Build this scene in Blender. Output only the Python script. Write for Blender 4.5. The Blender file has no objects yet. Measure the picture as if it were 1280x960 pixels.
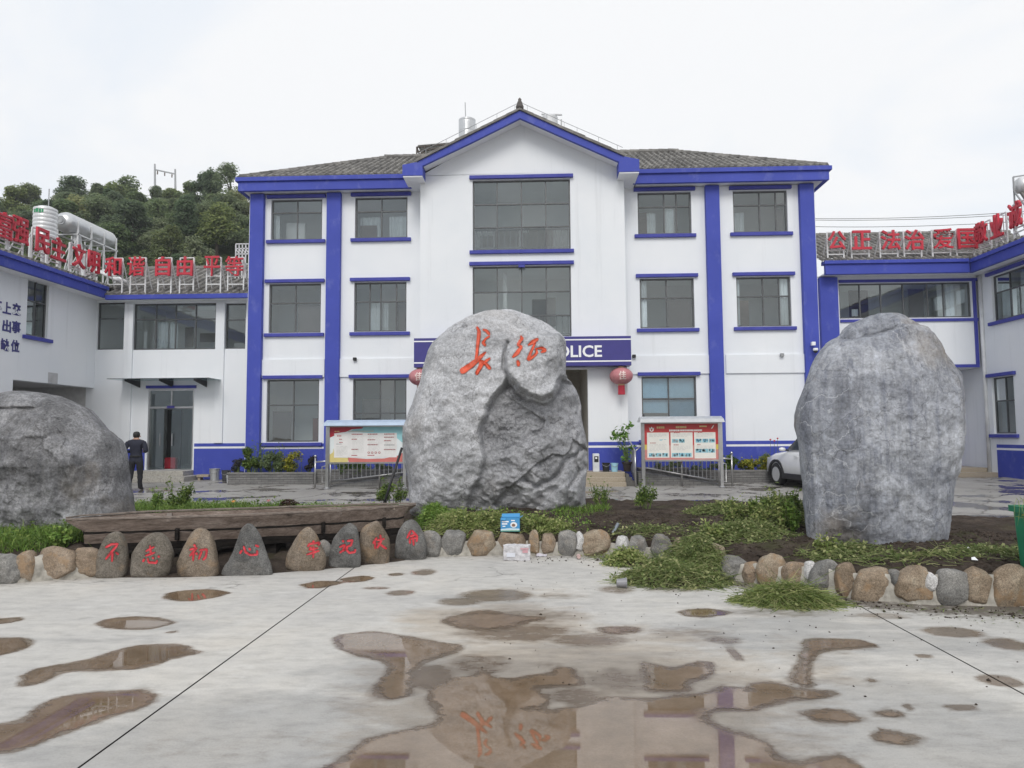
import bpy, bmesh, math, random
import numpy as np
from mathutils import Vector, Matrix, noise
from mathutils.bvhtree import BVHTree

random.seed(7)
rng = np.random.default_rng(7)
SC = bpy.context.scene
COL = SC.collection
R = math.radians

# ------------------------------------------------------------------ camera
CAMZ = 1.9
FPX, PWID, PHEI = 888.0, 1280.0, 960.0
PITCH, ROLL, YAW = R(4.03), R(-0.365), R(2.13)
_fw = Vector((-math.sin(YAW)*math.cos(PITCH), math.cos(YAW)*math.cos(PITCH), math.sin(PITCH)))
_r0 = Vector((math.cos(YAW), math.sin(YAW), 0)); _u0 = _r0.cross(_fw)
_rt = _r0*math.cos(ROLL) + _u0*math.sin(ROLL)
_up = -_r0*math.sin(ROLL) + _u0*math.cos(ROLL)
CAM = Vector((0, 0, CAMZ))
cd = bpy.data.cameras.new('camera'); co = bpy.data.objects.new('camera', cd); COL.objects.link(co)
cd.sensor_width = 17.3; cd.lens = FPX/PWID*17.3; cd.clip_start = .1; cd.clip_end = 3000
m = Matrix((_rt, _up, -_fw)).transposed().to_4x4(); m.translation = CAM
co.matrix_world = m
SC.camera = co

# ------------------------------------------------------------------ sky and sun (overcast)
SUN_EL, SUN_AZ = R(42), R(-4)           # azimuth measured from -Y (behind the camera) towards -X
W = bpy.data.worlds.new('World'); SC.world = W; W.use_nodes = True
nt = W.node_tree; N = nt.nodes; L = nt.links; N.clear()
out = N.new('ShaderNodeOutputWorld'); bg = N.new('ShaderNodeBackground'); bg.inputs['Strength'].default_value = 0.1
sky = N.new('ShaderNodeTexSky'); sky.sky_type = 'NISHITA'; sky.sun_disc = False
sky.sun_elevation = SUN_EL; sky.sun_rotation = R(180)+SUN_AZ; sky.air_density = 1.0; sky.dust_density = 3.0
tc = N.new('ShaderNodeTexCoord'); sep = N.new('ShaderNodeSeparateXYZ'); L.new(tc.outputs['Generated'], sep.inputs[0])
ad = N.new('ShaderNodeMath'); ad.operation = 'ADD'; ad.inputs[1].default_value = .22; L.new(sep.outputs['Z'], ad.inputs[0])
mx = N.new('ShaderNodeMath'); mx.operation = 'MAXIMUM'; mx.inputs[1].default_value = .06; L.new(ad.outputs[0], mx.inputs[0])
vd = N.new('ShaderNodeVectorMath'); vd.operation = 'DIVIDE'
cmb = N.new('ShaderNodeCombineXYZ')
for i in range(3): L.new(mx.outputs[0], cmb.inputs[i])
L.new(tc.outputs['Generated'], vd.inputs[0]); L.new(cmb.outputs[0], vd.inputs[1])
nz = N.new('ShaderNodeTexNoise'); nz.inputs['Scale'].default_value = 1.1; nz.inputs['Detail'].default_value = 7; nz.inputs['Roughness'].default_value = .55
nz.inputs['Distortion'].default_value = .6
L.new(vd.outputs[0], nz.inputs['Vector'])
cr = N.new('ShaderNodeValToRGB')
cr.color_ramp.elements[0].position = .36; cr.color_ramp.elements[0].color = (.75, .80, .865, 1)
cr.color_ramp.elements[1].position = .58; cr.color_ramp.elements[1].color = (.875, .88, .886, 1)
L.new(nz.outputs['Fac'], cr.inputs[0])
sc10 = N.new('ShaderNodeVectorMath'); sc10.operation = 'SCALE'; sc10.inputs['Scale'].default_value = 9.6; L.new(cr.outputs[0], sc10.inputs[0])
mixs = N.new('ShaderNodeMix'); mixs.data_type = 'RGBA'; mixs.inputs['Factor'].default_value = .93
L.new(sky.outputs[0], mixs.inputs['A']); L.new(sc10.outputs[0], mixs.inputs['B'])
L.new(mixs.outputs['Result'], bg.inputs['Color']); L.new(bg.outputs[0], out.inputs[0])

sd = bpy.data.lights.new('sun', 'SUN'); sd.energy = 1.3; sd.angle = R(26); sd.color = (1, .965, .92)
so = bpy.data.objects.new('sun', sd); COL.objects.link(so)
_sv = Vector((math.sin(SUN_AZ)*math.cos(SUN_EL), -math.cos(SUN_AZ)*math.cos(SUN_EL), math.sin(SUN_EL)))
so.rotation_euler = _sv.to_track_quat('Z', 'Y').to_euler(); so.location = (0, 0, 60)

SC.view_settings.view_transform = 'Standard'; SC.view_settings.look = 'None'
SC.view_settings.exposure = 0.30; SC.view_settings.gamma = 1.0
SC.render.engine = 'CYCLES'
SC.cycles.max_bounces = 6; SC.cycles.transparent_max_bounces = 10
SC.cycles.use_denoising = True

# ------------------------------------------------------------------ helpers
def rayd(px, py):
    return _rt*((px-640)/FPX) - _up*((py-480)/FPX) + _fw
def pY(px, py, Y):
    d = rayd(px, py); return CAM + d*(Y/d.y)
def pX(px, py, X):
    d = rayd(px, py); return CAM + d*(X/d.x)
def pZ(px, py, z):
    d = rayd(px, py); return CAM + d*((z-CAMZ)/d.z)
def ss(a, b, x):
    t = np.clip((x-a)/(b-a), 0, 1); return t*t*(3-2*t)
def gz(Y):
    return min(max(0.0, (Y-11.5)*.0285), .36)
def pG(px, py):
    z = 0.0
    for _ in range(6):
        p = pZ(px, py, z); z = gz(p.y)
    return pZ(px, py, z)

def tag(o, label=None, cat=None, group=None, kind=None):
    if label: o['label'] = label
    if cat: o['category'] = cat
    if group: o['group'] = group
    if kind: o['kind'] = kind
    return o
def thing(name, label, cat, loc=(0, 0, 0), group=None, rz=0):
    o = bpy.data.objects.new(name, None); COL.objects.link(o); o.location = loc; o.rotation_euler = (0, 0, rz)
    o.empty_display_size = .3
    return tag(o, label, cat, group)
def wloc(o):
    v = Vector((0, 0, 0))
    while o is not None:
        v += o.location; o = o.parent
    return v
def link(name, me, parent=None):
    o = bpy.data.objects.new(name, me); COL.objects.link(o)
    if parent: o.parent = parent
    return o

class MB:
    def __init__(s): s.v = []; s.f = []; s.mi = []
    def add(s, vs, fs, mi=0):
        b = len(s.v); s.v += [tuple(p) for p in vs]; s.f += [tuple(i+b for i in f) for f in fs]; s.mi += [mi]*len(fs)
    def box(s, x0, x1, y0, y1, z0, z1, mi=0):
        s.add([(x0,y0,z0),(x1,y0,z0),(x1,y1,z0),(x0,y1,z0),(x0,y0,z1),(x1,y0,z1),(x1,y1,z1),(x0,y1,z1)],
              [(0,3,2,1),(4,5,6,7),(0,1,5,4),(1,2,6,5),(2,3,7,6),(3,0,4,7)], mi)
    def boxP(s, P, u0, u1, w0, w1, d0, d1, mi=0):
        s.add([P(u0,w0,d0),P(u1,w0,d0),P(u1,w0,d1),P(u0,w0,d1),P(u0,w1,d0),P(u1,w1,d0),P(u1,w1,d1),P(u0,w1,d1)],
              [(0,3,2,1),(4,5,6,7),(0,1,5,4),(1,2,6,5),(2,3,7,6),(3,0,4,7)], mi)
    def bar(s, p0, p1, w, h=None, mi=0):
        p0 = Vector(p0); p1 = Vector(p1); h = h or w; d = (p1-p0).normalized()
        a = Vector((0,0,1)) if abs(d.z) < .9 else Vector((0,1,0))
        x = d.cross(a).normalized()*w/2; y = x.cross(d).normalized()*h/2
        s.add([p0-x-y,p0+x-y,p0+x+y,p0-x+y,p1-x-y,p1+x-y,p1+x+y,p1-x+y],
              [(0,3,2,1),(4,5,6,7),(0,1,5,4),(1,2,6,5),(2,3,7,6),(3,0,4,7)], mi)
    def tube(s, pts, rad, n=8, mi=0, cap=True):
        pts = [Vector(p) for p in pts]; k = len(pts)
        if not hasattr(rad, '__len__'): rad = [rad]*k
        b = len(s.v); px = None
        for i, p in enumerate(pts):
            d = (pts[min(i+1,k-1)]-pts[max(i-1,0)])
            d = d.normalized() if d.length > 1e-9 else Vector((0,0,1))
            if px is None:
                a = Vector((0,0,1)) if abs(d.z) < .9 else Vector((1,0,0)); px = d.cross(a).normalized()
            else:
                px = (px - d*px.dot(d)).normalized()
            py = d.cross(px)
            for j in range(n):
                a = 2*math.pi*j/n; s.v.append(tuple(p + (px*math.cos(a)+py*math.sin(a))*rad[i]))
        for i in range(k-1):
            for j in range(n):
                s.f.append((b+i*n+j, b+i*n+(j+1)%n, b+(i+1)*n+(j+1)%n, b+(i+1)*n+j)); s.mi.append(mi)
        if cap:
            s.f.append(tuple(b+j for j in range(n))[::-1]); s.mi.append(mi)
            s.f.append(tuple(b+(k-1)*n+j for j in range(n))); s.mi.append(mi)
    def lathe(s, prof, c, n=20, mi=0, axis='z'):
        c = Vector(c); b = len(s.v)
        for (r, z) in prof:
            for j in range(n):
                a = 2*math.pi*j/n
                if axis == 'z': p = Vector((r*math.cos(a), r*math.sin(a), z))
                elif axis == 'y': p = Vector((r*math.cos(a), z, r*math.sin(a)))
                else: p = Vector((z, r*math.cos(a), r*math.sin(a)))
                s.v.append(tuple(c+p))
        for i in range(len(prof)-1):
            for j in range(n):
                s.f.append((b+i*n+j, b+i*n+(j+1)%n, b+(i+1)*n+(j+1)%n, b+(i+1)*n+j)); s.mi.append(mi)
        if prof[0][0] > 1e-4: s.f.append(tuple(b+j for j in range(n))[::-1]); s.mi.append(mi)
        if prof[-1][0] > 1e-4: s.f.append(tuple(b+(len(prof)-1)*n+j for j in range(n))); s.mi.append(mi)
    def quad(s, a, b, c, d, mi=0): s.add([a,b,c,d], [(0,1,2,3)], mi)
    def prism(s, pts, P, d0, d1, mi=0):
        n = len(pts)
        s.add([P(u,w,d0) for u, w in pts]+[P(u,w,d1) for u, w in pts],
              [tuple(range(n))[::-1], tuple(range(n, 2*n))]+[(i,(i+1)%n,n+(i+1)%n,n+i) for i in range(n)], mi)
    def build(s, name, mats, parent=None, smooth=False, kind=None, label=None, bevel=0, fix=True):
        if not isinstance(mats, (list, tuple)): mats = [mats]
        off = wloc(parent) if parent else Vector((0,0,0))
        me = bpy.data.meshes.new(name)
        me.from_pydata([(x-off.x, y-off.y, z-off.z) for x, y, z in s.v], [], s.f)
        for m_ in mats: me.materials.append(m_)
        if any(s.mi): me.polygons.foreach_set('material_index', s.mi)
        if fix:
            bm = bmesh.new(); bm.from_mesh(me); bmesh.ops.recalc_face_normals(bm, faces=bm.faces); bm.to_mesh(me); bm.free()
        if smooth: me.polygons.foreach_set('use_smooth', [True]*len(me.polygons))
        o = link(name, me, parent)
        if bevel:
            b = o.modifiers.new('bevel', 'BEVEL'); b.width = bevel; b.segments = 2; b.limit_method = 'ANGLE'
        if kind: o['kind'] = kind
        if label: o['label'] = label
        return o

def np_mesh(name, V, F, mat, parent=None, smooth=False, kind=None):
    """V (n,3), F (m,k) arrays"""
    me = bpy.data.meshes.new(name); V = np.asarray(V, np.float32); F = np.asarray(F, np.int32)
    if parent:
        V = V - np.array(wloc(parent), np.float32)
    k = F.shape[1]
    me.vertices.add(len(V)); me.vertices.foreach_set('co', V.ravel())
    me.loops.add(F.size); me.loops.foreach_set('vertex_index', F.ravel())
    me.polygons.add(len(F)); me.polygons.foreach_set('loop_start', np.arange(0, F.size, k, dtype=np.int32))
    me.polygons.foreach_set('loop_total', np.full(len(F), k, np.int32))
    me.update(calc_edges=True)
    me.materials.append(mat)
    if smooth: me.polygons.foreach_set('use_smooth', [True]*len(F))
    me.validate()
    o = link(name, me, parent)
    if kind: o['kind'] = kind
    return o
def set_attr(o, name, arr):
    a = o.data.attributes.new(name, 'FLOAT', 'POINT'); a.data.foreach_set('value', np.asarray(arr, np.float32))

# ------------------------------------------------------------------ materials
MATS = {}
class NT:
    def __init__(s, name):
        s.m = bpy.data.materials.new(name); s.m.use_nodes = True; s.t = s.m.node_tree; s.N = s.t.nodes; s.L = s.t.links
        s.b = s.N['Principled BSDF']; MATS[name] = s.m; s._obj = None
    def n(s, t, **kw):
        x = s.N.new(t)
        for k, v in kw.items(): setattr(x, k, v)
        return x
    def inp(s, node, key, v):
        i = node.inputs[key]
        if hasattr(v, 'is_output') or isinstance(v, bpy.types.NodeSocket): s.L.new(v, i)
        else:
            if i.type == 'RGBA' and len(v) == 3: v = (*v, 1)
            i.default_value = v
    def coord(s, scale=(1,1,1), obj=True):
        tcx = s.n('ShaderNodeNewGeometry'); mp = s.n('ShaderNodeMapping'); s.L.new(tcx.outputs['Position'], mp.inputs[0])
        mp.inputs['Scale'].default_value = scale; return mp.outputs[0]
    def noise(s, scale=1, detail=5, rough=.55, vec=None, stretch=(1,1,1), dist=0):
        x = s.n('ShaderNodeTexNoise'); s.inp(x, 'Scale', scale); s.inp(x, 'Detail', detail); s.inp(x, 'Roughness', rough); s.inp(x, 'Distortion', dist)
        s.L.new(vec or s.coord(stretch), x.inputs['Vector']); return x.outputs['Fac']
    def voro(s, scale=1, feature='F1', stretch=(1,1,1), out='Distance', vec=None):
        x = s.n('ShaderNodeTexVoronoi', feature=feature); s.inp(x, 'Scale', scale); s.L.new(vec or s.coord(stretch), x.inputs['Vector']); return x.outputs[out]
    def ramp(s, fac, *stops):
        x = s.n('ShaderNodeValToRGB'); s.L.new(fac, x.inputs[0]); e = x.color_ramp.elements
        while len(e) < len(stops): e.new(.5)
        for i, (p, c) in enumerate(stops):
            e[i].position = p; e[i].color = (*c, 1) if hasattr(c, '__len__') else (c, c, c, 1)
        return x.outputs[0]
    def mix(s, a, b, fac, mode='MIX'):
        x = s.n('ShaderNodeMix', data_type='RGBA', blend_type=mode)
        s.inp(x, 'Factor', fac); s.inp(x, 'A', a); s.inp(x, 'B', b); return x.outputs['Result']
    def math(s, op, a, b=0.0, clamp=False):
        x = s.n('ShaderNodeMath', operation=op, use_clamp=clamp); s.inp(x, 0, a); s.inp(x, 1, b); return x.outputs[0]
    def attr(s, name):
        x = s.n('ShaderNodeAttribute', attribute_name=name); return x.outputs['Fac']
    def island(s):
        return s.n('ShaderNodeNewGeometry').outputs['Random Per Island']
    def orand(s):
        return s.n('ShaderNodeObjectInfo').outputs['Random']
    def bump(s, h, strength=.3, dist=.02, nrm=None):
        x = s.n('ShaderNodeBump'); s.inp(x, 'Strength', strength); s.inp(x, 'Distance', dist); s.L.new(h, x.inputs['Height'])
        if nrm: s.L.new(nrm, x.inputs['Normal'])
        return x.outputs[0]
    def set(s, color=None, rough=None, metal=None, normal=None, spec=None, **kw):
        if color is not None: s.inp(s.b, 'Base Color', color)
        if rough is not None: s.inp(s.b, 'Roughness', rough)
        if metal is not None: s.inp(s.b, 'Metallic', metal)
        if normal is not None: s.L.new(normal, s.b.inputs['Normal'])
        if spec is not None: s.inp(s.b, 'Specular IOR Level', spec)
        for k, v in kw.items(): s.inp(s.b, k, v)
        return s.m
def simple(name, c, rough=.6, metal=0, var=.12, scale=6, bump=.08, spec=.5):
    t = NT(name); f = t.noise(scale, 5)
    lo = tuple(max(0, x*(1-var)) for x in c); hi = tuple(min(1, x*(1+var)) for x in c)
    col = t.ramp(f, (.3, lo), (.7, hi))
    f2 = t.noise(scale*9, 3)
    return t.set(col, rough, metal, t.bump(f2, bump, .01) if bump else None, spec)

# white render with faint grime
t = NT('white_wall')
big = t.ramp(t.noise(.55, 6, .6), (.35, (.755,.785,.82)), (.7, (.81,.83,.855)))
streak = t.ramp(t.noise(1.0, 6, .65, stretch=(3.2,3.2,.16)), (.24, (.80,.80,.80)), (.42, (1,1,1)))
col = t.mix(big, streak, .55, 'MULTIPLY')
blot = t.ramp(t.noise(2.7, 7, .7), (.22, (.86,.86,.85)), (.36, (1,1,1)))
t.set(t.mix(col, blot, .5, 'MULTIPLY'), .85, normal=t.bump(t.noise(45, 4), .12, .01), spec=.2)
WHITE = t.m
t = NT('blue_paint')
base = t.ramp(t.noise(.8, 5), (.3, (.045,.066,.36)), (.7, (.060,.084,.43)))
fade = t.ramp(t.noise(2.2, 8, .72, stretch=(1,1,.6)), (.55, 0.0), (.76, .45))
t.set(t.mix(base, (.22,.25,.52), fade), .62, normal=t.bump(t.noise(40, 4), .12, .01), spec=.3)
BLUE = t.m
t = NT('blue_trim')
t.set(t.ramp(t.noise(3, 6), (.3, (.045,.052,.30)), (.7, (.066,.076,.37))), .6, spec=.3)
TRIM = t.m
SIGNBLUE = simple('sign_blue', (.040,.035,.21), .35, var=.06, bump=0)
SIGNWHITE = simple('sign_white', (.83,.84,.86), .4, var=.04, bump=0)
SOFFIT = simple('soffit_white', (.80,.81,.83), .85, var=.05, scale=1.2)
INT = simple('interior_plaster', (.84,.85,.84), .8, var=.06, scale=.8, bump=0)
INTDARK = simple('interior_dark', (.16,.15,.14), .8, var=.2, scale=2, bump=0)
FRAME = simple('window_frame_metal', (.10,.105,.11), .45, .3, var=.15)
STEEL = simple('stainless_steel', (.52,.52,.52), .28, .9, var=.1, bump=.02)
GREYMETAL = simple('painted_grey_metal', (.33,.34,.35), .45, .4, var=.1)
WHITEMETAL = simple('white_painted_steel', (.66,.67,.68), .5, .1, var=.14, scale=3)
BLACKMETAL = simple('black_metal', (.02,.02,.022), .5, .2, var=.3)
DARKSTEEL = simple('dark_rusty_steel', (.09,.075,.065), .7, .3, var=.3)
RED = simple('red_letter_paint', (.50,.022,.045), .5, var=.18, scale=2.5, bump=.05)
BROWN = simple('brown_wood_door', (.11,.075,.055), .6, var=.2)
CURTAIN = simple('pale_curtain', (.70,.74,.76), .9, var=.08, scale=3)
BLUEBLIND = simple('blue_roller_blind', (.25,.40,.52), .8, var=.06)
DARKBLIND = simple('dark_brown_curtain', (.105,.09,.085), .9, var=.1, scale=3)
BLACK = simple('black_rubber', (.014,.014,.015), .7, var=.2)
t = NT('window_glass')
tr = t.n('ShaderNodeBsdfTransparent'); t.inp(tr, 0, t.ramp(t.orand(), (0,(.90,.94,.95)), (1,(.72,.78,.79))))
gl = t.n('ShaderNodeBsdfGlossy'); t.inp(gl, 'Color', t.ramp(t.orand(), (0,(.62,.68,.70)), (1,(.95,.99,1.0)))); t.inp(gl, 'Roughness', .015)
fr = t.n('ShaderNodeFresnel'); t.inp(fr, 'IOR', 1.5)
wob = t.bump(t.noise(1.6, 2), .035, .05); t.L.new(wob, gl.inputs['Normal'])
fac = t.math('ADD', t.math('MULTIPLY', fr.outputs[0], 1.0), .11, True)
ms = t.n('ShaderNodeMixShader'); t.L.new(fac, ms.inputs[0]); t.L.new(tr.outputs[0], ms.inputs[1]); t.L.new(gl.outputs[0], ms.inputs[2])
t.L.new(ms.outputs[0], t.N['Material Output'].inputs[0])
GLASS = t.m
t = NT('grey_roof_tile')
c = t.ramp(t.noise(1.3, 7, .7), (.3, (.095,.092,.089)), (.5, (.205,.198,.188)), (.72, (.34,.327,.306)))
c = t.mix(c, t.ramp(t.noise(12, 5, .7), (.35, .72), (.65, 1.12)), .7, 'MULTIPLY')
t.set(c, .9, normal=t.bump(t.noise(30, 4), .4, .02), spec=.2)
TILE = t.m
# grey rockery limestone
def rock_mat(name, dark, mid, light, streak=0, warm=.0, veins=.5, sc=1.0, lichen=0, speck=.55, crack=0):
    t = NT(name)
    a = t.noise(.9*sc, 9, .68, dist=.5)
    c = t.ramp(a, (.30, dark), (.47, mid), (.66, light))
    f = t.ramp(t.noise(4.5*sc, 9, .75), (.32, .80), (.50, 1.0), (.68, 1.14))
    c = t.mix(c, f, .85, 'MULTIPLY')
    if streak:
        s1 = t.ramp(t.noise(2.2*sc, 8, .65, stretch=(3.4,3.4,.22), dist=.5), (.36, (.58,.60,.66)), (.50, (1,1,1)), (.66, (1.32,1.34,1.38)))
        c = t.mix(c, s1, streak, 'MULTIPLY')
    sp = t.ramp(t.noise(17*sc, 5, .7), (.36, .50), (.50, 1.0), (.64, 1.40))
    c = t.mix(c, sp, speck, 'MULTIPLY')
    sp2 = t.ramp(t.noise(34*sc, 3, .6), (.40, .55), (.52, 1.0), (.62, 1.35)); c = t.mix(c, sp2, speck*.7, 'MULTIPLY')
    pit = t.ramp(t.noise(11*sc, 3, .6, stretch=(1,1,1.9), dist=1.5), (.64, 0.0), (.70, .6)); c = t.mix(c, t.mix(c, (.35,.34,.34), 1, 'MULTIPLY'), pit)
    if veins:
        dv = t.n('ShaderNodeVectorMath', operation='ADD'); t.L.new(t.coord(), dv.inputs[0])
        nn = t.n('ShaderNodeTexNoise'); t.inp(nn, 'Scale', 2.4*sc); t.inp(nn, 'Detail', 6); t.L.new(t.coord(), nn.inputs['Vector'])
        sv = t.n('ShaderNodeVectorMath', operation='SCALE'); t.inp(sv, 'Scale', .9); t.L.new(nn.outputs['Color'], sv.inputs[0]); t.L.new(sv.outputs[0], dv.inputs[1])
        v1 = t.voro(1.5*sc, 'DISTANCE_TO_EDGE', vec=dv.outputs[0])
        vm = t.ramp(v1, (.0, 1.0), (.018, .0)); vk = t.ramp(t.noise(1.2*sc, 4), (.44, 0.0), (.52, 1.0))
        c = t.mix(c, light, t.math('MULTIPLY', t.math('MULTIPLY', vm, vk), veins))
    if warm:
        wk = t.ramp(t.noise(.8*sc, 6, .6), (.54, 0.0), (.7, warm)); c = t.mix(c, (.30,.245,.175), wk)
    if lichen:
        lk = t.ramp(t.noise(1.5*sc, 7, .7), (.53, 0.0), (.60, lichen)); c = t.mix(c, (.31,.21,.125), lk)
    if crack:
        dv2 = t.n('ShaderNodeVectorMath', operation='ADD'); t.L.new(t.coord(), dv2.inputs[0]); n3 = t.n('ShaderNodeTexNoise'); t.inp(n3, 'Scale', 3.1*sc); t.inp(n3, 'Detail', 6); t.L.new(t.coord(), n3.inputs['Vector'])
        s3 = t.n('ShaderNodeVectorMath', operation='SCALE'); t.inp(s3, 'Scale', .55/sc); t.L.new(n3.outputs['Color'], s3.inputs[0]); t.L.new(s3.outputs[0], dv2.inputs[1])
        ce = t.voro(1.9*sc, 'DISTANCE_TO_EDGE', vec=dv2.outputs[0]); cm_ = t.math('MULTIPLY', t.ramp(ce, (.0, 1.0), (.022, .0)), t.ramp(t.noise(1.7*sc, 3), (.46, 0.0), (.56, crack)))
        c = t.mix(c, t.mix(c, (.30,.29,.29), 1, 'MULTIPLY'), cm_)
        pl = t.voro(2.6*sc, 'F1', out='Color', vec=dv2.outputs[0]); pb = t.n('ShaderNodeSeparateColor'); t.L.new(pl, pb.inputs[0]); c = t.mix(c, t.ramp(pb.outputs[0], (0, .82), (1, 1.14)), .6, 'MULTIPLY')
    fa = t.attr('recess_shade'); c = t.mix(c, t.mix(c, (.66,.66,.67), 1, 'MULTIPLY'), fa)  # shade painted into the colour where the recess mask is set
    h = t.noise(5*sc, 11, .78); h2 = t.noise(19*sc, 6, .7)
    b = t.bump(h, .75, .09/sc); b = t.bump(h2, .6, .03/sc, b)
    t.set(c, .88, normal=b, spec=.25); return t.m
ROCK1 = rock_mat('grey_rock_pale', (.32,.325,.34), (.49,.495,.515), (.62,.625,.645), warm=.25, veins=.25, speck=.34, crack=.75)
ROCK2 = rock_mat('bluish_rock_streaked', (.22,.23,.255), (.355,.37,.41), (.53,.545,.58), streak=.75, warm=.6, veins=.95, speck=.26, crack=.6)
ROCK3 = rock_mat('dark_grey_rock', (.11,.11,.113), (.20,.20,.206), (.44,.44,.455), streak=.35, warm=.4, veins=.4, speck=.40, crack=.7)
STONEM = [rock_mat('kerb_stone_brown', (.15,.115,.08), (.26,.20,.145), (.38,.31,.24), veins=0, sc=3.2, lichen=.7),
          rock_mat('kerb_stone_grey', (.12,.12,.115), (.205,.20,.19), (.32,.31,.29), veins=0, sc=3.2, lichen=.12),
          rock_mat('kerb_stone_tan', (.17,.13,.09), (.28,.22,.16), (.40,.34,.26), veins=0, sc=3.2, lichen=.8),
          rock_mat('kerb_stone_white', (.42,.41,.40), (.55,.54,.53), (.68,.67,.66), veins=0, sc=3.2)]
INSCM = [rock_mat('boulder_greybrown', (.085,.075,.062), (.15,.132,.108), (.235,.21,.18), veins=0, sc=2.6, lichen=.28),
         rock_mat('boulder_brown', (.095,.075,.055), (.175,.14,.105), (.26,.215,.17), veins=0, sc=2.6, lichen=.45),
         rock_mat('boulder_grey', (.075,.074,.072), (.135,.133,.128), (.22,.218,.21), veins=0, sc=2.6, lichen=.05)]
MORTAR = simple('pale_mortar', (.36,.34,.30), .95, var=.4, scale=9, bump=.5)
REDCUT = simple('red_inscription_paint', (.50,.032,.045), .55, var=.35, scale=22)
ORANGECUT = simple('orange_red_carving_paint', (.58,.085,.035), .5, var=.25, scale=7)
# plants
def leafmat(name, a, b, c_, trans=.25, obj=False):
    t = NT(name); r = t.island()
    col = t.ramp(r, (.0, a), (.5, b), (1.0, c_))
    if obj:
        k = t.ramp(t.orand(), (0, (.75,.85,.75)), (.5, (1,1,1)), (1, (1.25,1.15,.85))); col = t.mix(col, k, 1.0, 'MULTIPLY')
    d = t.n('ShaderNodeBsdfTranslucent'); t.L.new(col, d.inputs[0])
    t.set(col, .55, spec=.25)
    ms = t.n('ShaderNodeMixShader'); t.inp(ms, 0, trans); t.L.new(t.b.outputs[0], ms.inputs[1]); t.L.new(d.outputs[0], ms.inputs[2])
    t.L.new(ms.outputs[0], t.N['Material Output'].inputs[0]); return t.m
GRASS = leafmat('grass_blade', (.09,.165,.030), (.155,.27,.050), (.27,.36,.09))
WEED = leafmat('pulled_weed', (.075,.11,.032), (.17,.225,.072), (.37,.37,.18))
WEED2 = leafmat('fresh_pulled_weed', (.11,.155,.04), (.23,.295,.085), (.42,.42,.19))
TREEL = [leafmat('tree_leaf_deep', (.10,.145,.090), (.165,.22,.13), (.24,.29,.17), .5, True),
         leafmat('tree_leaf_mid', (.12,.17,.085), (.19,.255,.12), (.27,.325,.155), .5, True),
         leafmat('tree_leaf_olive', (.17,.21,.12), (.26,.30,.17), (.36,.39,.25), .5, True)]
SHRUBL = leafmat('shrub_leaf', (.055,.105,.022), (.105,.17,.035), (.20,.26,.06))
YELLOWL = leafmat('yellow_green_leaf', (.14,.18,.02), (.25,.26,.03), (.40,.34,.04))
PURPLEL = leafmat('dark_purple_leaf', (.03,.025,.03), (.05,.045,.05), (.075,.08,.06))
POTL = leafmat('broad_pot_leaf', (.07,.16,.03), (.12,.24,.045), (.19,.31,.07))
BARK = simple('bark', (.075,.06,.045), .9, var=.3, scale=8, bump=.5)
STEM = simple('green_stem', (.10,.14,.04), .7, var=.2)
# ================================================================== GROUND
def interp_px(pts, xs):
    a = np.array(pts, float); return np.interp(xs, a[:,0], a[:,1])
FRONT = [(-260,750),(0,731),(130,722),(215,722),(310,719),(400,712),(450,707),(497,702),(530,697),(640,695),(760,696),(850,707),(920,727),(1000,738),(1070,750),(1150,757),(1280,760),(1560,764)]
BACK = [(-260,652),(0,645),(165,638),(330,634),(500,634),(740,634),(830,637),(900,634),(1010,640),(1195,657),(1280,661),(1560,670)]

t = NT('bare_earth'); t.set(t.ramp(t.noise(.3, 6), (.3, (.12,.10,.07)), (.7, (.20,.18,.13))), .95)
gx = [-900,-300,-90,-40,-20,0,20,40,90,300,900]; gy = [-300,-60,-10,0,6,11.5,16,20,24.1,30,45,90,300,1200]
V = [(x, y, gz(y)-.06-(.0 if y < 40 else .5)) for y in gy for x in gx]
F = [(j*len(gx)+i, j*len(gx)+i+1, (j+1)*len(gx)+i+1, (j+1)*len(gx)+i) for j in range(len(gy)-1) for i in range(len(gx)-1)]
GROUND = np_mesh('ground', V, F, t.m, kind='structure')

SILT = [(720,860,360,85,1.0),(620,775,180,28,.8),(800,800,160,28,.6),(520,810,150,26,.55),(560,930,220,50,.7),(900,930,200,50,.7),(1010,825,60,40,.5),(420,755,60,12,.3),(650,740,120,12,.4)]
FILM = [(300,920,360,75,.78),(1150,910,280,90,.8),(700,890,440,100,.85),(1000,790,240,45,.6),(520,840,180,50,.65),(200,790,220,30,.35),(1180,800,140,26,.5),(620,750,160,14,.45),(900,760,160,20,.4),(150,900,200,50,.4)]
def poly_sdf(P2, poly):
    """signed distance, negative inside"""
    a = poly; b = np.roll(poly, -1, 0); d = np.full(len(P2), 1e9); ins = np.zeros(len(P2), bool)
    for (ax, ay), (bx, by) in zip(a, b):
        ex, ey = bx-ax, by-ay; wx = P2[:,0]-ax; wy = P2[:,1]-ay
        tt = np.clip((wx*ex+wy*ey)/(ex*ex+ey*ey+1e-12), 0, 1)
        d = np.minimum(d, (wx-ex*tt)**2+(wy-ey*tt)**2)
        c = ((ay > P2[:,1]) != (by > P2[:,1]))
        xi = ax+(P2[:,1]-ay)*ex/(ey if abs(ey) > 1e-12 else 1e-12)
        ins ^= c & (P2[:,0] < xi)
    return np.where(ins, -1, 1)*np.sqrt(d)


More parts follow.
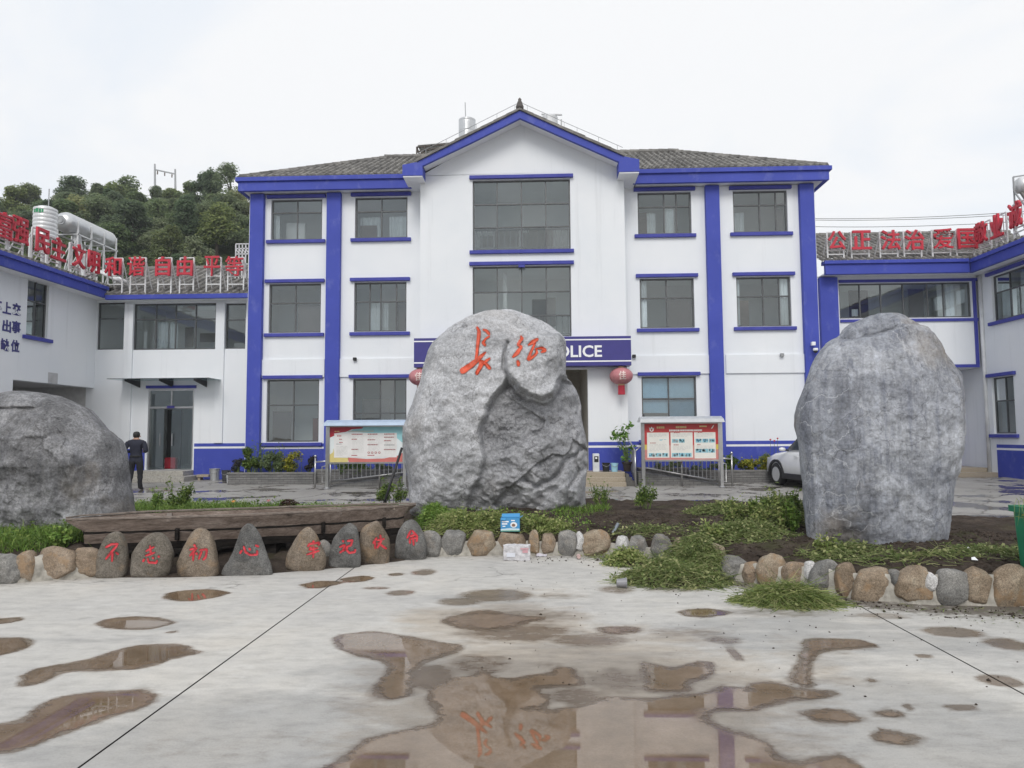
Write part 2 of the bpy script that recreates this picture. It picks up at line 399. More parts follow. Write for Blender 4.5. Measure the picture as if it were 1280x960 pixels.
# puddle outlines traced on the court (photo pixels), laid on the ground plane
PUD = [
 [(209,747),(215,741),(230,738.5),(255,737),(272,737.5),(287,741),(275,744),(262,748),(240,751),(222,751)],
 [(126,779),(135,774.5),(155,773),(180,772.5),(200,775),(213,778.5),(203,782),(188,785.5),(160,786),(138,784.5)],
 [(-40,776),(0,774),(20,772.5),(24,774),(15,777),(0,779),(-40,782)],
 [(-40,803),(0,798.5),(22,798),(33,805),(25,811),(10,815),(0,818),(-40,826)],
 [(24,857),(30,852),(28,848),(35,842),(55,836),(75,833),(95,829),(115,826),(135,818),(150,812),(175,807),(205,805),(222,806),(235,812),(248,815.5),(243,818),(230,819),(215,822),(195,829),(170,836),(152,835),(140,836),(128,839),(115,836),(95,838),(72,840),(62,847),(50,853),(35,858)],
 [(-60,912),(0,906),(30,903),(37,897),(50,888),(60,878),(80,872),(110,867),(150,864),(175,863),(193,869),(180,882),(165,889),(140,894),(120,902),(95,912),(60,922),(45,930),(25,936),(0,939),(-60,948)],
 [(378,731),(395,727.5),(418,727),(428,728),(415,731),(400,734.5),(385,734)],
 [(430,724),(445,721),(456,720),(466,722.5),(455,726),(436,728)],
 [(420,800),(427,795),(450,790),(475,790.5),(495,794.5),(520,799),(545,804),(577,807.5),(567,815),(545,821),(527,829),(515,836),(510,850),(508,870),(495,873),(480,874),(466,867),(475,855),(487,845),(490,837),(475,825),(450,820),(432,812)],
 [(407,962),(445,937),(455,925),(495,917),(547,911),(556,899),(547,890),(540,875),(548,862),(560,850),(585,846),(598,845),(600,838),(605,838),(612,847),(640,851),(665,846),(697,844),(700,835),(712,834),(712,842),(725,850),(725,857),(700,856),(667,857),(670,865),(680,872),(677,884),(655,884),(659,890),(690,890),(722,886),(745,880),(767,873),(815,875),(852,870),(890,867),(905,860),(940,864),(947,855),(960,853),(992,862),(1039,865),(1025,872),(992,872),(960,880),(940,887),(890,887),(880,892),(884,902),(905,912),(927,917),(952,925),(960,937),(975,952),(1012,955),(1032,946),(1060,947),(1075,960),(1080,1010),(380,1010),(380,975)],
 [(806,829),(822,832),(837,837),(857,835),(882,827),(884,838),(880,847),(865,850),(855,855),(866,862),(852,865),(830,864),(812,863),(808,845)],
 [(1010,800),(1027,798),(1070,800),(1096,807),(1080,809),(1042,811),(1020,817),(1014,827),(1009,837),(1010,850),(1018,857),(1002,858),(992,852),(992,840),(1001,827),(1007,815)],
 [(849,765),(862,762),(890,762),(911,765.5),(895,769),(880,772),(862,770)],
 [(1010,893),(1025,890),(1050,890),(1072,898),(1060,902),(1035,902),(1018,898)],
 [(1097,918),(1105,914),(1125,917),(1145,923),(1140,928),(1118,927),(1100,924)],
 [(1100,892),(1115,888.5),(1128,891),(1125,896),(1108,897)],
]
BROWNPUD = [[(558,777),(575,770),(600,764.5),(625,766),(655,771),(676,772.5),(655,778),(640,784),(600,787.5),(575,783)],
            [(748,786),(765,784),(790,785),(797,789),(775,792),(756,791)]]
t = NT('puddle_water')
f = t.noise(3.0, 7, .65, stretch=(1,1,1))
c = t.ramp(f, (.3, (.135,.092,.055)), (.5, (.19,.132,.083)), (.72, (.25,.182,.125)))
c = t.mix(c, t.ramp(t.noise(55, 5, .8), (.35, .78), (.6, 1.12)), .6, 'MULTIPLY')
def shore_mix(t, wdt, amp):
    d = t.attr('shore'); n1 = t.noise(16, 6, .75, stretch=(1,1.5,1)); n2 = t.noise(4.5, 4, .6, stretch=(1,1.5,1))
    e = t.math('ADD', d, t.math('ADD', t.math('MULTIPLY', t.math('SUBTRACT', n1, .5), amp), t.math('MULTIPLY', t.math('SUBTRACT', n2, .5), amp*1.3)))
    a = t.math('SUBTRACT', .5, t.math('DIVIDE', e, wdt), True); tb = t.n('ShaderNodeBsdfTransparent'); ms = t.n('ShaderNodeMixShader')
    t.L.new(a, ms.inputs[0]); t.L.new(tb.outputs[0], ms.inputs[1]); t.L.new(t.b.outputs[0], ms.inputs[2]); t.L.new(ms.outputs[0], t.N['Material Output'].inputs[0]); return e
t.set(c, .012, **{'IOR': 1.9}); e_ = shore_mix(t, .045, .16); WATER = t.m
t.inp(t.b, 'Roughness', t.ramp(t.math('ADD', e_, .10), (.0, .012), (.10, .14)))
t = NT('muddy_film')
c = t.ramp(t.noise(5, 7, .7), (.3, (.15,.10,.065)), (.7, (.25,.18,.125)))
t.set(c, .16, **{'IOR': 1.5}, normal=t.bump(t.noise(60, 6, .75), .25, .004)); shore_mix(t, .10, .30); MUD = t.m

def resample(poly, step, jit):
    out_ = []; n = len(poly)
    for i in range(n):
        a = np.array(poly[i]); b = np.array(poly[(i+1) % n]); k = max(1, int(np.linalg.norm(b-a)/step))
        nrm = np.array([-(b-a)[1], (b-a)[0]]); nrm = nrm/(np.linalg.norm(nrm)+1e-9)
        for j in range(k):
            p = a+(b-a)*j/k
            q = noise.fractal(Vector((p[0]*5, p[1]*5, 3.3)), 1.0, 2.0, 4)*jit
            q += noise.noise(Vector((p[0]*1.4, p[1]*1.4, 9)))*jit*1.2
            out_.append(tuple(p+nrm*q))
    return out_
PUDW = []
def puddle(poly, i, mat):
    w = [pZ(x, y, 0) for x, y in poly]
    w = [(p.x, p.y) for p in w]
    w = np.array(resample(w, .035, .030)); PUDW.append(w)
    lo = w.min(0)-.09; hi = w.max(0)+.09; st = .028
    gx_, gy_ = np.meshgrid(np.arange(lo[0], hi[0], st), np.arange(lo[1], hi[1], st)); G2 = np.stack([gx_.ravel(), gy_.ravel()], -1)
    sd_ = poly_sdf(G2, w[::2]); ny_, nx_ = gx_.shape; id_ = np.arange(nx_*ny_).reshape(ny_, nx_)
    q = np.stack([id_[:-1,:-1], id_[:-1,1:], id_[1:,1:], id_[1:,:-1]], -1).reshape(-1, 4); q = q[(sd_[q] < .06).any(1)]
    used, inv = np.unique(q, return_inverse=True); q = inv.reshape(-1, 4)
    o = np_mesh('puddle', np.column_stack([G2[used], np.full(len(used), .0010+.00015*i)]), q, mat, kind='structure')
    set_attr(o, 'shore', sd_[used]); return o
for i, p in enumerate(PUD): puddle(p, i, WATER)
for i, p in enumerate(BROWNPUD): puddle(p, i+20, MUD)

DAMP = [(620,744,62,10,.7),(575,752,40,7,.6),(650,790,110,16,.55),(735,800,70,12,.55),(770,737,34,7,.5),(1155,820,16,4,.8),(1090,851,12,4,.8),(1046,896,30,7,.5),
        (1138,884,9,6,.7),(1200,884,32,5,.7),(1250,851,36,11,.85),(1190,790,50,9,.7),(1260,805,40,12,.6),(1010,822,20,5,.5),(905,800,35,8,.5),(918,817,12,14,.55),
        (540,845,36,20,.75),(600,830,60,20,.45),(720,870,60,16,.5),(770,850,60,22,.45),(800,890,120,20,.4),(470,735,25,3,.5),(500,741,26,5,.6),(510,740,14,4,.5),(530,715,22,6,.6),(495,718,14,3,.7),
        (440,880,60,25,.28),(640,770,140,14,.4),(215,790,12,3,.6),(970,765,120,10,.35),(860,790,90,10,.35),(1030,812,80,12,.3),(700,745,60,6,.35),(840,735,60,8,.4),
        (680,830,40,8,.3),(990,960,100,20,.4),(600,800,30,10,.3),(300,935,260,40,.22),(900,930,300,40,.25),(1150,905,200,60,.2),(250,860,160,30,.18),(1000,850,200,25,.22),(1100,770,60,6,.4)]
t = NT('court_concrete')
warm = t.ramp(t.noise(.55, 5, .6), (.3, (.425,.415,.40)), (.5, (.50,.485,.455)), (.7, (.555,.525,.475)))
c = t.mix(warm, t.ramp(t.noise(4, 9, .72, stretch=(1,1.9,1)), (.3, .74), (.52, 1.0), (.72, 1.12)), .85, 'MULTIPLY')
c = t.mix(c, t.ramp(t.noise(70, 6, .8), (.33, .72), (.5, 1.0), (.66, 1.15)), .55, 'MULTIPLY')
pale = t.math('MULTIPLY', t.ramp(t.noise(1.5, 8, .72, stretch=(1,2.2,1)), (.55, 0.0), (.68, 1.0)), .40); c = t.mix(c, (.66,.65,.625), pale)
dk = t.n('ShaderNodeVectorMath', operation='ADD'); t.L.new(t.coord(), dk.inputs[0])
nn = t.n('ShaderNodeTexNoise'); t.inp(nn, 'Scale', 1.3); t.inp(nn, 'Detail', 7); t.L.new(t.coord(), nn.inputs['Vector'])
sv = t.n('ShaderNodeVectorMath', operation='SCALE'); t.inp(sv, 'Scale', 1.1); t.L.new(nn.outputs['Color'], sv.inputs[0]); t.L.new(sv.outputs[0], dk.inputs[1])
crk = t.voro(.17, 'DISTANCE_TO_EDGE', vec=dk.outputs[0])
ck = t.math('MULTIPLY', t.ramp(crk, (.0, 1.0), (.0013, 0.0)), t.ramp(t.noise(.7, 3), (.56, 0.0), (.62, .6)))
c = t.mix(c, (.10,.09,.08), ck)
silt = t.attr('silt'); sn = t.noise(2.3, 8, .68, stretch=(.8,1.7,1), dist=.4)
sf = t.ramp(t.math('ADD', silt, t.math('MULTIPLY', t.math('SUBTRACT', sn, .5), 1.3)), (.32, 0.0), (.58, .55), (.85, .85))
c = t.mix(c, t.mix(c, (.74,.66,.575), 1.0, 'MULTIPLY'), sf)
gs = t.attr('film'); gf = t.ramp(t.math('ADD', gs, t.math('MULTIPLY', t.math('SUBTRACT', t.noise(1.4, 8, .66, stretch=(.7,1.9,1)), .5), 1.4)), (.30, 0.0), (.62, .8))
c = t.mix(c, t.mix(c, (.68,.69,.71), 1.0, 'MULTIPLY'), gf)
w = t.attr('wet'); wn = t.noise(7, 8, .7, stretch=(.8,1.6,1))
wf = t.ramp(t.math('ADD', w, t.math('MULTIPLY', t.math('SUBTRACT', wn, .5), 1.0)), (.30, 0.0), (.46, .35), (.70, 1.0))
c = t.mix(c, t.mix(c, (.44,.37,.305), 1.0, 'MULTIPLY'), wf)
dr = t.attr('dirt'); dn = t.noise(9, 8, .72, stretch=(.9,1.5,1))
df = t.ramp(t.math('ADD', dr, t.math('MULTIPLY', t.math('SUBTRACT', dn, .5), 1.5)), (.45, 0.0), (.75, .85))
c = t.mix(c, (.075,.058,.042), df)
spk = t.ramp(t.noise(24, 4, .6, stretch=(.8,1.3,1)), (.70, 0.0), (.73, .75)); c = t.mix(c, (.07,.06,.05), spk)
rgh = t.ramp(wf, (0, .72), (.5, .42), (1, .20))
t.set(c, rgh, normal=t.bump(t.noise(60, 8, .75), .22, .006), spec=.4); CONC = t.m

jx1 = (pZ(118,960,0).x+pZ(440,706,0).x)/2; jx2 = (pZ(1067,756,0).x+pZ(1157,799,0).x)/2; sw = jx2-jx1
edges = [jx1-2*sw, jx1-sw, jx1, jx2, jx2+sw, jx2+2*sw]
front_w = np.array([[pZ(x, y, 0).x, pZ(x, y, 0).y] for x, y in FRONT])
YEND = 12.4
for k in range(5):
    near = 1 <= k <= 3
    st = .055 if near else .5
    xs = np.linspace(edges[k]+.008, edges[k+1]-.008, int(sw/st)); 
    ys = np.concatenate([np.linspace(-6, 2.6, 6)[:-1], np.linspace(2.6, 10, int(7.4/st)+2)[:-1], np.linspace(10, YEND, 12)])
    X, Y = np.meshgrid(xs, ys); Z = np.array([gz(v) for v in Y.ravel()]).reshape(Y.shape)
    n, mcol = Y.shape
    idx = np.arange(n*mcol).reshape(n, mcol)
    Fq = np.stack([idx[:-1,:-1], idx[:-1,1:], idx[1:,1:], idx[1:,:-1]], -1).reshape(-1, 4)
    Vq = np.stack([X.ravel(), Y.ravel(), Z.ravel()], -1)
    # turned-down rim of the slab at the joint
    o = np_mesh('concrete_slab', Vq, Fq, CONC, GROUND)
    o.data['slab'] = 1
    wet = np.zeros(len(Vq)); dirt = np.zeros(len(Vq))
    if near:
        P2 = Vq[:, :2]
        for pw in PUDW:
            lo = pw.min(0)-.5; hi = pw.max(0)+.5
            mk = np.all((P2 > lo) & (P2 < hi), 1)
            if mk.any():
                sdv = poly_sdf(P2[mk], pw[::3]); wet[mk] = np.maximum(wet[mk], 1-ss(-.02, .12, sdv))
        d = rayd(0,0)
        for (px, py, rx, ry, a) in DAMP:
            c0 = pZ(px, py, 0); c1 = pZ(px+rx, py, 0); c2 = pZ(px, py-ry, 0)
            q = np.hypot((P2[:,0]-c0.x)/max(.05, c1.x-c0.x), (P2[:,1]-c0.y)/max(.06, c2.y-c0.y))
            wet = np.maximum(wet, min(.95, a*1.35)*(1-ss(.35, 1.15, q)))
        fy = np.interp(P2[:,0], front_w[:,0], front_w[:,1])
        dist = fy-P2[:,1]
        amt = np.interp(P2[:,0], [-9,-4,-.5,.8,1.5,2.2,4,6,9], [.50,.42,.5,.6,.85,1.0,.8,1.0,1.0])
        dirt = amt*np.clip(1-ss(.0, .9, dist)+.18*(1-ss(.5,2.2,dist))*(P2[:,0] > .6), 0, 1)*.95
    silt = np.zeros(len(Vq)); film = np.zeros(len(Vq))
    if near:
        for (lst, arr) in ((SILT, silt), (FILM, film)):
            for (px, py, rx, ry, a) in lst:
                c0 = pZ(px, py, 0); c1 = pZ(px+rx, py, 0); c2 = pZ(px, py-ry, 0)
                q = np.hypot((P2[:,0]-c0.x)/(c1.x-c0.x), (P2[:,1]-c0.y)/(c2.y-c0.y)); arr[:] = np.maximum(arr, a*(1-ss(.25, 1.25, q)))
    set_attr(o, 'wet', wet); set_attr(o, 'dirt', dirt); set_attr(o, 'silt', silt); set_attr(o, 'film', film)
# slab side rims close the joints (dark joint sheet just under the slabs)
mb = MB()
for e in edges[1:-1]:
    mb.quad((e-.03,-6,-.014),(e+.03,-6,-.014),(e+.03,11.4,-.014),(e-.03,11.4,-.014))
mb.build('joint_filler', simple('joint_dirt', (.028,.025,.022), .95), GROUND)

# back plaza, gently rising to the building
t = NT('plaza_paving')
c = t.ramp(t.noise(.7, 7, .65), (.3, (.25,.24,.225)), (.7, (.37,.36,.34)))
c = t.mix(c, t.ramp(t.noise(20, 7, .75), (.3, .75), (.65, 1.15)), .7, 'MULTIPLY')
nn = t.n('ShaderNodeTexNoise'); t.inp(nn, 'Scale', .9); t.inp(nn, 'Detail', 6); t.L.new(t.coord(), nn.inputs['Vector'])
sv = t.n('ShaderNodeVectorMath', operation='SCALE'); t.inp(sv, 'Scale', 1.2); t.L.new(nn.outputs['Color'], sv.inputs[0])
dk = t.n('ShaderNodeVectorMath', operation='ADD'); t.L.new(t.coord(), dk.inputs[0]); t.L.new(sv.outputs[0], dk.inputs[1])
ck = t.ramp(t.voro(.50, 'DISTANCE_TO_EDGE', vec=dk.outputs[0]), (.0, .75), (.010, .6), (.018, 0.0))
c = t.mix(c, (.075,.07,.062), ck)
wf = t.ramp(t.noise(.55, 8, .68, stretch=(1,1.5,1)), (.52, 0.0), (.56, 1.0)); c = t.mix(c, t.mix(c, (.40,.37,.34), 1, 'MULTIPLY'), wf)
t.set(c, t.ramp(wf, (0, .7), (1, .06)), spec=.5, normal=t.bump(t.noise(30, 6), .05, .01)); PLAZA = t.m
xs = np.linspace(-24, 24, 60); ys = np.linspace(YEND+.01, 29.5, 40); X, Y = np.meshgrid(xs, ys); idx = np.arange(X.size).reshape(X.shape)
Fq = np.stack([idx[:-1,:-1], idx[:-1,1:], idx[1:,1:], idx[1:,:-1]], -1).reshape(-1, 4)
np_mesh('plaza', np.stack([X.ravel(), Y.ravel(), np.array([gz(v) for v in Y.ravel()])], -1), Fq, PLAZA, kind='structure')

# ================================================================== BUILDING TOOLS
def PYm(Y): return lambda u, w, d: (u, Y+d, w)
def PXl(X): return lambda u, w, d: (X-d, u, w)      # wall that faces +X
def PXr(X): return lambda u, w, d: (X+d, u, w)      # wall that faces -X
def facade(mb, P, u0, u1, w0, w1, holes, reveal=.2, back=False):
    us = sorted({u0, u1, *[h[i] for h in holes for i in (0, 1)]}); ws = sorted({w0, w1, *[h[i] for h in holes for i in (2, 3)]})
    for a, b in zip(us, us[1:]):
        for c, d in zip(ws, ws[1:]):
            um, wm = (a+b)/2, (c+d)/2
            if um < u0 or um > u1 or wm < w0 or wm > w1: continue
            if any(h[0] < um < h[1] and h[2] < wm < h[3] for h in holes): continue
            mb.quad(P(a,c,0), P(b,c,0), P(b,d,0), P(a,d,0))
            if back: mb.quad(P(a,c,reveal), P(b,c,reveal), P(b,d,reveal), P(a,d,reveal))
    for h in holes:
        a, b, c, d = h[:4]
        mb.quad(P(a,c,0),P(a,d,0),P(a,d,reveal),P(a,c,reveal)); mb.quad(P(b,c,0),P(b,d,0),P(b,d,reveal),P(b,c,reveal))
        mb.quad(P(a,d,0),P(b,d,0),P(b,d,reveal),P(a,d,reveal)); mb.quad(P(a,c,0),P(b,c,0),P(b,c,reveal),P(a,c,reveal))
def window(parent, P, u0, u1, w0, w1, cols, rows, lintel=True, sill=True, ext=.13, trimh=.115, fr=.05, inner=(), trim=None, skip_mull=()):
    """cols/rows: inner division positions as fractions (rows from the bottom)"""
    W_, H_ = u1-u0, w1-w0
    mb = MB(); d0, d1 = .085, .145
    mb.boxP(P, u0+.002, u0+fr, w0+.002, w1-.002, d0, d1); mb.boxP(P, u1-fr, u1-.002, w0+.002, w1-.002, d0, d1)
    mb.boxP(P, u0+fr, u1-fr, w0+.002, w0+fr, d0, d1); mb.boxP(P, u0+fr, u1-fr, w1-fr, w1-.002, d0, d1)
    for r in rows: mb.boxP(P, u0+fr, u1-fr, w0+H_*r-fr*.45, w0+H_*r+fr*.45, d0+.004, d1-.004)
    for c in cols: mb.boxP(P, u0+W_*c-fr*.42, u0+W_*c+fr*.42, w0+fr, w1-fr, d0+.008, d1-.008)
    win = mb.build('window', FRAME, parent)
    cs = [0, *cols, 1]; rs = [0, *rows, 1]
    for a, b in zip(cs, cs[1:]):
        for c, d in zip(rs, rs[1:]):
            g = MB(); ua, ub, wa, wb = u0+W_*a+.012, u0+W_*b-.012, w0+H_*c+.012, w0+H_*d-.012
            j = [rng.uniform(-.004, .004) for _ in range(3)]
            g.quad(P(ua,wa,.115+j[0]), P(ub,wa,.115+j[1]), P(ub,wb,.115+j[2]), P(ua,wb,.115+j[0]-j[1]+j[2]))
            g.build('pane', GLASS, win)
    if lintel:
        g = MB(); g.boxP(P, u0-ext, u1+ext, w1+.025, w1+.025+trimh, -.11, .0-.002); g.build('lintel', trim or TRIM, win, bevel=.008)
    if sill:
        g = MB(); g.boxP(P, u0-ext, u1+ext, w0-.02-trimh, w0-.02, -.10, -.002); g.build('sill', trim or TRIM, win, bevel=.008)
    for (a, b, c, d, dep, mt, nm) in inner:
        g = MB()
        if mt in (CURTAIN,):
            k = max(6, int((b-a)*W_/.05))
            for i in range(k):
                t0, t1 = a+(b-a)*i/k, a+(b-a)*(i+1)/k
                o0, o1 = .03*math.sin(i*1.9), .03*math.sin((i+1)*1.9)
                g.quad(P(u0+W_*t0,w0+H_*c,dep+o0), P(u0+W_*t1,w0+H_*c,dep+o1), P(u0+W_*t1,w0+H_*d,dep+o1), P(u0+W_*t0,w0+H_*d,dep+o0))
        else:
            g.boxP(P, u0+W_*a, u0+W_*b, w0+H_*c, w0+H_*d, dep, dep+.03)
        g.build(nm, mt, win)
    return win
def room(mb, P, u0, u1, w0, w1, d0=.21, d1=2.3):
    mb.quad(P(u0,w0,d1),P(u1,w0,d1),P(u1,w1,d1),P(u0,w1,d1)); mb.quad(P(u0,w0,d0),P(u0,w0,d1),P(u0,w1,d1),P(u0,w1,d0))
    mb.quad(P(u1,w0,d0),P(u1,w0,d1),P(u1,w1,d1),P(u1,w1,d0)); mb.quad(P(u0,w0,d0),P(u1,w0,d0),P(u1,w0,d1),P(u0,w0,d1)); mb.quad(P(u0,w1,d0),P(u1,w1,d0),P(u1,w1,d1),P(u0,w1,d1))
def tiled(mb, e0, e1, up, Lf, pitch=.21, r=.062, course=.36, base=True):
    """half-round cover tiles on a slope: eave e0->e1, up = unit vector up the slope, Lf(t) -> (start,end) length along the slope"""
    e0 = Vector(e0); e1 = Vector(e1); up = Vector(up).normalized(); ax = (e1-e0); T = ax.length; ax.normalize()
    n = ax.cross(up).normalized()
    if n.z < 0: n = -n
    k = int(T/pitch); rr = random.Random(3)
    for i in range(k):
        tt = (i+.5)/k; s0, s1 = Lf(tt)
        if s1-s0 < .15: continue
        c0 = e0+ax*T*tt
        m_ = max(1, int((s1-s0)/course))
        for j in range(m_):
            a, b = s0+(s1-s0)*j/m_, s0+(s1-s0)*(j+1)/m_+.03
            jx, jz = rr.uniform(-.008,.008), rr.uniform(-.006,.008); ra, rb = r*1.05, r*.97
            vs = []
            for (s_, rad, lift) in ((a, ra, .009), (b, rb, 0.0)):
                for q in range(5):
                    an = math.pi*q/4
                    vs.append(c0+up*s_+ax*(math.cos(an)*rad+jx)+n*(math.sin(an)*rad+lift+jz))
            mb.add(vs, [(q, q+1, 6+q, 5+q) for q in range(4)]+[(0,1,2,3,4)])
        # pan between the covers: shallow stepped trough
        for j in range(m_):
            a, b = s0+(s1-s0)*j/m_, s0+(s1-s0)*(j+1)/m_
            p = c0+ax*(-pitch/2); q = c0+ax*(pitch/2)
            mb.add([p+up*a+n*.008, q+up*a+n*.008, q+up*b+n*-.006, p+up*b+n*-.006], [(0,1,2,3)])

# ================================================================== MAIN BUILDING
DW, DB = 23.9, 23.1
PW, PB = PYm(DW), PYm(DB)
Z0 = .34
def X_(px, Y, py=400): return pY(px, py, Y).x
def Z_(px, py, Y): return pY(px, py, Y).z
ST = thing('police_station', 'three storey white building with blue columns and central gable behind the rocks', 'building', (X_(650, DW), DW, Z0))
xl, xr = X_(310, DW), X_(1023, DW)
bl, br = X_(525, DB), X_(783, DB)
zsof = (Z_(400, 238, DW-.48)+Z_(900, 226, DW-.48))/2       # soffit / fascia bottom
ztopL = (Z_(400, 221, DW-.48)+Z_(900, 210, DW-.48))/2
WIN = [ # x0,x1,ytop,ybottom, columns, rows(from bottom), inner
 (338.7,402.7,249,299.5,[.5],[.68],[(.0,.12,0,.65,.3,CURTAIN,'curtain'),(.12,.5,.0,.6,.9,INT,'cupboard')]),
 (443.7,509.3,246.3,297.3,[.5],[.66],[(.04,.36,0,.40,.45,BROWN,'cupboard'),(.03,.42,0,.62,.55,CURTAIN,'curtain'),(.60,.98,0,.62,.5,CURTAIN,'curtain')]),
 (336,401,354.5,416,[.5],[.61],[(.53,.97,.02,.58,.2,DARKBLIND,'blind')]),
 (442.5,508,352.5,414.5,[.29,.5,.8],[.61],[(.28,.5,.0,.6,.3,CURTAIN,'curtain'),(.52,.62,0,.6,.35,CURTAIN,'curtain'),(.8,.97,.0,.6,.3,DARKBLIND,'blind')]),
 (333,398.5,474.5,552.5,[.5],[.59],[(.04,.4,.0,.5,.4,DARKBLIND,'cupboard'),(.8,.97,0,.38,.5,simple('red_brown_panel',(.16,.055,.04),.6),'cupboard')]),
 (441,508,473.5,548,[.5,.77],[.42],[(.08,.6,.0,.68,.7,INTDARK,'cupboard'),(.5,.66,0,.42,.4,INTDARK,'cupboard')]),
 (797.2,864.2,240,292.3,[.5,.73],[.66],[(.02,.21,0,.62,.5,BROWN,'shelf'),(.22,.38,0,.62,.6,CURTAIN,'curtain'),(.5,.70,0,.64,.25,CURTAIN,'curtain')]),
 (916.5,984.5,238,290,[.5,.8],[.66],[(.03,.3,0,.62,.7,CURTAIN,'curtain'),(.83,.98,.0,.63,.3,DARKBLIND,'blind')]),
 (800,868,347.8,410,[.5],[.61],[(.02,.14,0,.99,.2,CURTAIN,'curtain'),(.53,.97,.02,.58,.2,DARKBLIND,'blind')]),
 (921,989,345.8,408,[.5,.8],[.61],[(.0,.08,0,.99,.2,CURTAIN,'curtain'),(.80,.98,0,.99,.2,CURTAIN,'curtain'),(.1,.3,0,.58,.5,BROWN,'cupboard')]),
 (802.5,871,470.5,549,[.5],[.28,.64],[(.02,.49,.66,.98,.18,BLUEBLIND,'blind'),(.51,.98,.66,.98,.18,BLUEBLIND,'blind'),(.02,.49,.42,.63,.18,BLUEBLIND,'blind'),(.51,.98,.31,.63,.18,BLUEBLIND,'blind')]),
]
holesL, holesR, wspec = [], [], []
for (a, b, c, d, cols, rows, inner) in WIN:
    u0, u1 = X_(a, DW, (c+d)/2), X_(b, DW, (c+d)/2); mid = (a+b)/2; w1, w0 = Z_(mid, c, DW), Z_(mid, d, DW)
    (holesL if a < 640 else holesR).append((u0, u1, w0, w1)); wspec.append((u0, u1, w0, w1, cols, rows, inner))
mb = MB(); facade(mb, PW, xl-.02, bl+.3, Z0-.3, zsof+.02, holesL); facade(mb, PW, br-.3, xr+.02, Z0-.3, zsof+.02, holesR)
for xx in (xl-.02, xr+.02):   # outer side walls
    mb.quad((xx,DW,Z0-.3),(xx,DW+9,Z0-.3),(xx,DW+9,zsof),(xx,DW,zsof))
mb.quad((xl,DW+9,Z0-.3),(xr,DW+9,Z0-.3),(xr,DW+9,zsof+1),(xl,DW+9,zsof+1))
mb.build('wing_wall', WHITE, ST, fix=False)
for s in wspec: window(ST, PW, *s[:4], s[4], s[5], inner=s[6])
mbi = MB()
for s in wspec: room(mbi, PW, s[0]-.5, s[1]+.5, s[2]-.75, s[3]+.22)
# bay
CW = [(590.8,713,224.5,312,[.25,.5,.75],[.33,.66]), (590.8,714,332.5,421,[.25,.5,.75],[.30,.64])]
holesB = []
for (a, b, c, d, cols, rows) in CW:
    holesB.append((X_(a,DB,(c+d)/2), X_(b,DB,(c+d)/2), Z_(650,d,DB), Z_(650,c,DB)))
zporch = Z_(700, 590, DB-.9)
ent = (X_(566,DB), X_(735,DB,500), zporch, Z_(650, 462, DB)); holesB.append(ent)
zbe = Z_(650, 206, DB-.65)           # underside level of the gable eaves ends
mb = MB(); facade(mb, PB, bl, br, Z0-.3, zbe-.05, holesB, reveal=.25)
for xx in (bl, br): mb.quad((xx,DB,Z0-.3),(xx,DW+.3,Z0-.3),(xx,DW+.3,zbe+.2),(xx,DB,zbe+.2))
xpk = X_(649.7, DB-.65, 139)
zpk_in = Z_(650, 152, DB)
mb.add([PB(bl,zbe-.05,0), PB(br,zbe-.05,0), PB(br,Z_(773,214,DB),0), PB(xpk,zpk_in+.1,0), PB(bl,Z_(530,220,DB),0)], [(0,1,2,3,4)])
mb.build('bay_wall', WHITE, ST, fix=False)
for i, (s, h) in enumerate(zip(CW, holesB)):
    inn = [] 
    if i == 0:
        inn = [(.06,.2,.0,.30,.8,INTDARK,'cupboard'),(.2,.46,.0,.43,1.3,INTDARK,'doorway'),(.57,.83,.0,.43,1.3,INTDARK,'doorway'),(.51,.74,.05,.36,1.0,INTDARK,'cupboard')]
    else:
        inn = [(.30,.34,.0,1,.8,INT,'wall_edge'),(.60,.75,.25,.62,1.2,BLACK,'screen'),(.75,.85,.2,.62,.9,INTDARK,'cupboard')]
    w_ = window(ST, PB, *h, s[4], s[5], inner=inn, ext=.10, fr=.045)
    g = MB()      # balcony balustrade behind the glass
    zr0, zr1 = h[2]+.02, h[2]+(h[3]-h[2])*.30
    g.boxP(PB, h[0]+.06, h[1]-.06, zr1, zr1+.05, .2, .25); g.boxP(PB, h[0]+.06, h[1]-.06, zr0+.08, zr0+.12, .2, .25)
    for q in range(17): u = h[0]+.1+(h[1]-h[0]-.2)*q/16; g.boxP(PB, u-.012, u+.012, zr0+.12, zr1, .21, .24)
    g.build('balustrade', FRAME, w_)
    room(mbi, PB, h[0]-.6, h[1]+.6, h[2]-.1, h[3]+.1, .26, 2.6)
g = MB(); hb = holesB[1]; xm = (hb[0]+hb[1])/2; g.boxP(PB, xm-.1, xm+.11, hb[3]-.06, hb[3]+.024, -.10, -.003); g.build('lintel_drop', TRIM, ST)
mbi.build('interior', INT, ST, fix=False)
# blue columns, from the plinth to the soffit
for (a, b) in ((309.2,326.3),(406.2,423.8),(886.6,904.2),(1006.2,1024.2)):
    g = MB(); g.boxP(PW, X_(a,DW-.18,420), X_(b,DW-.18,420), Z0-.3, zsof-.002, -.18, .05); g.build('blue_column', BLUE, ST, bevel=.012)
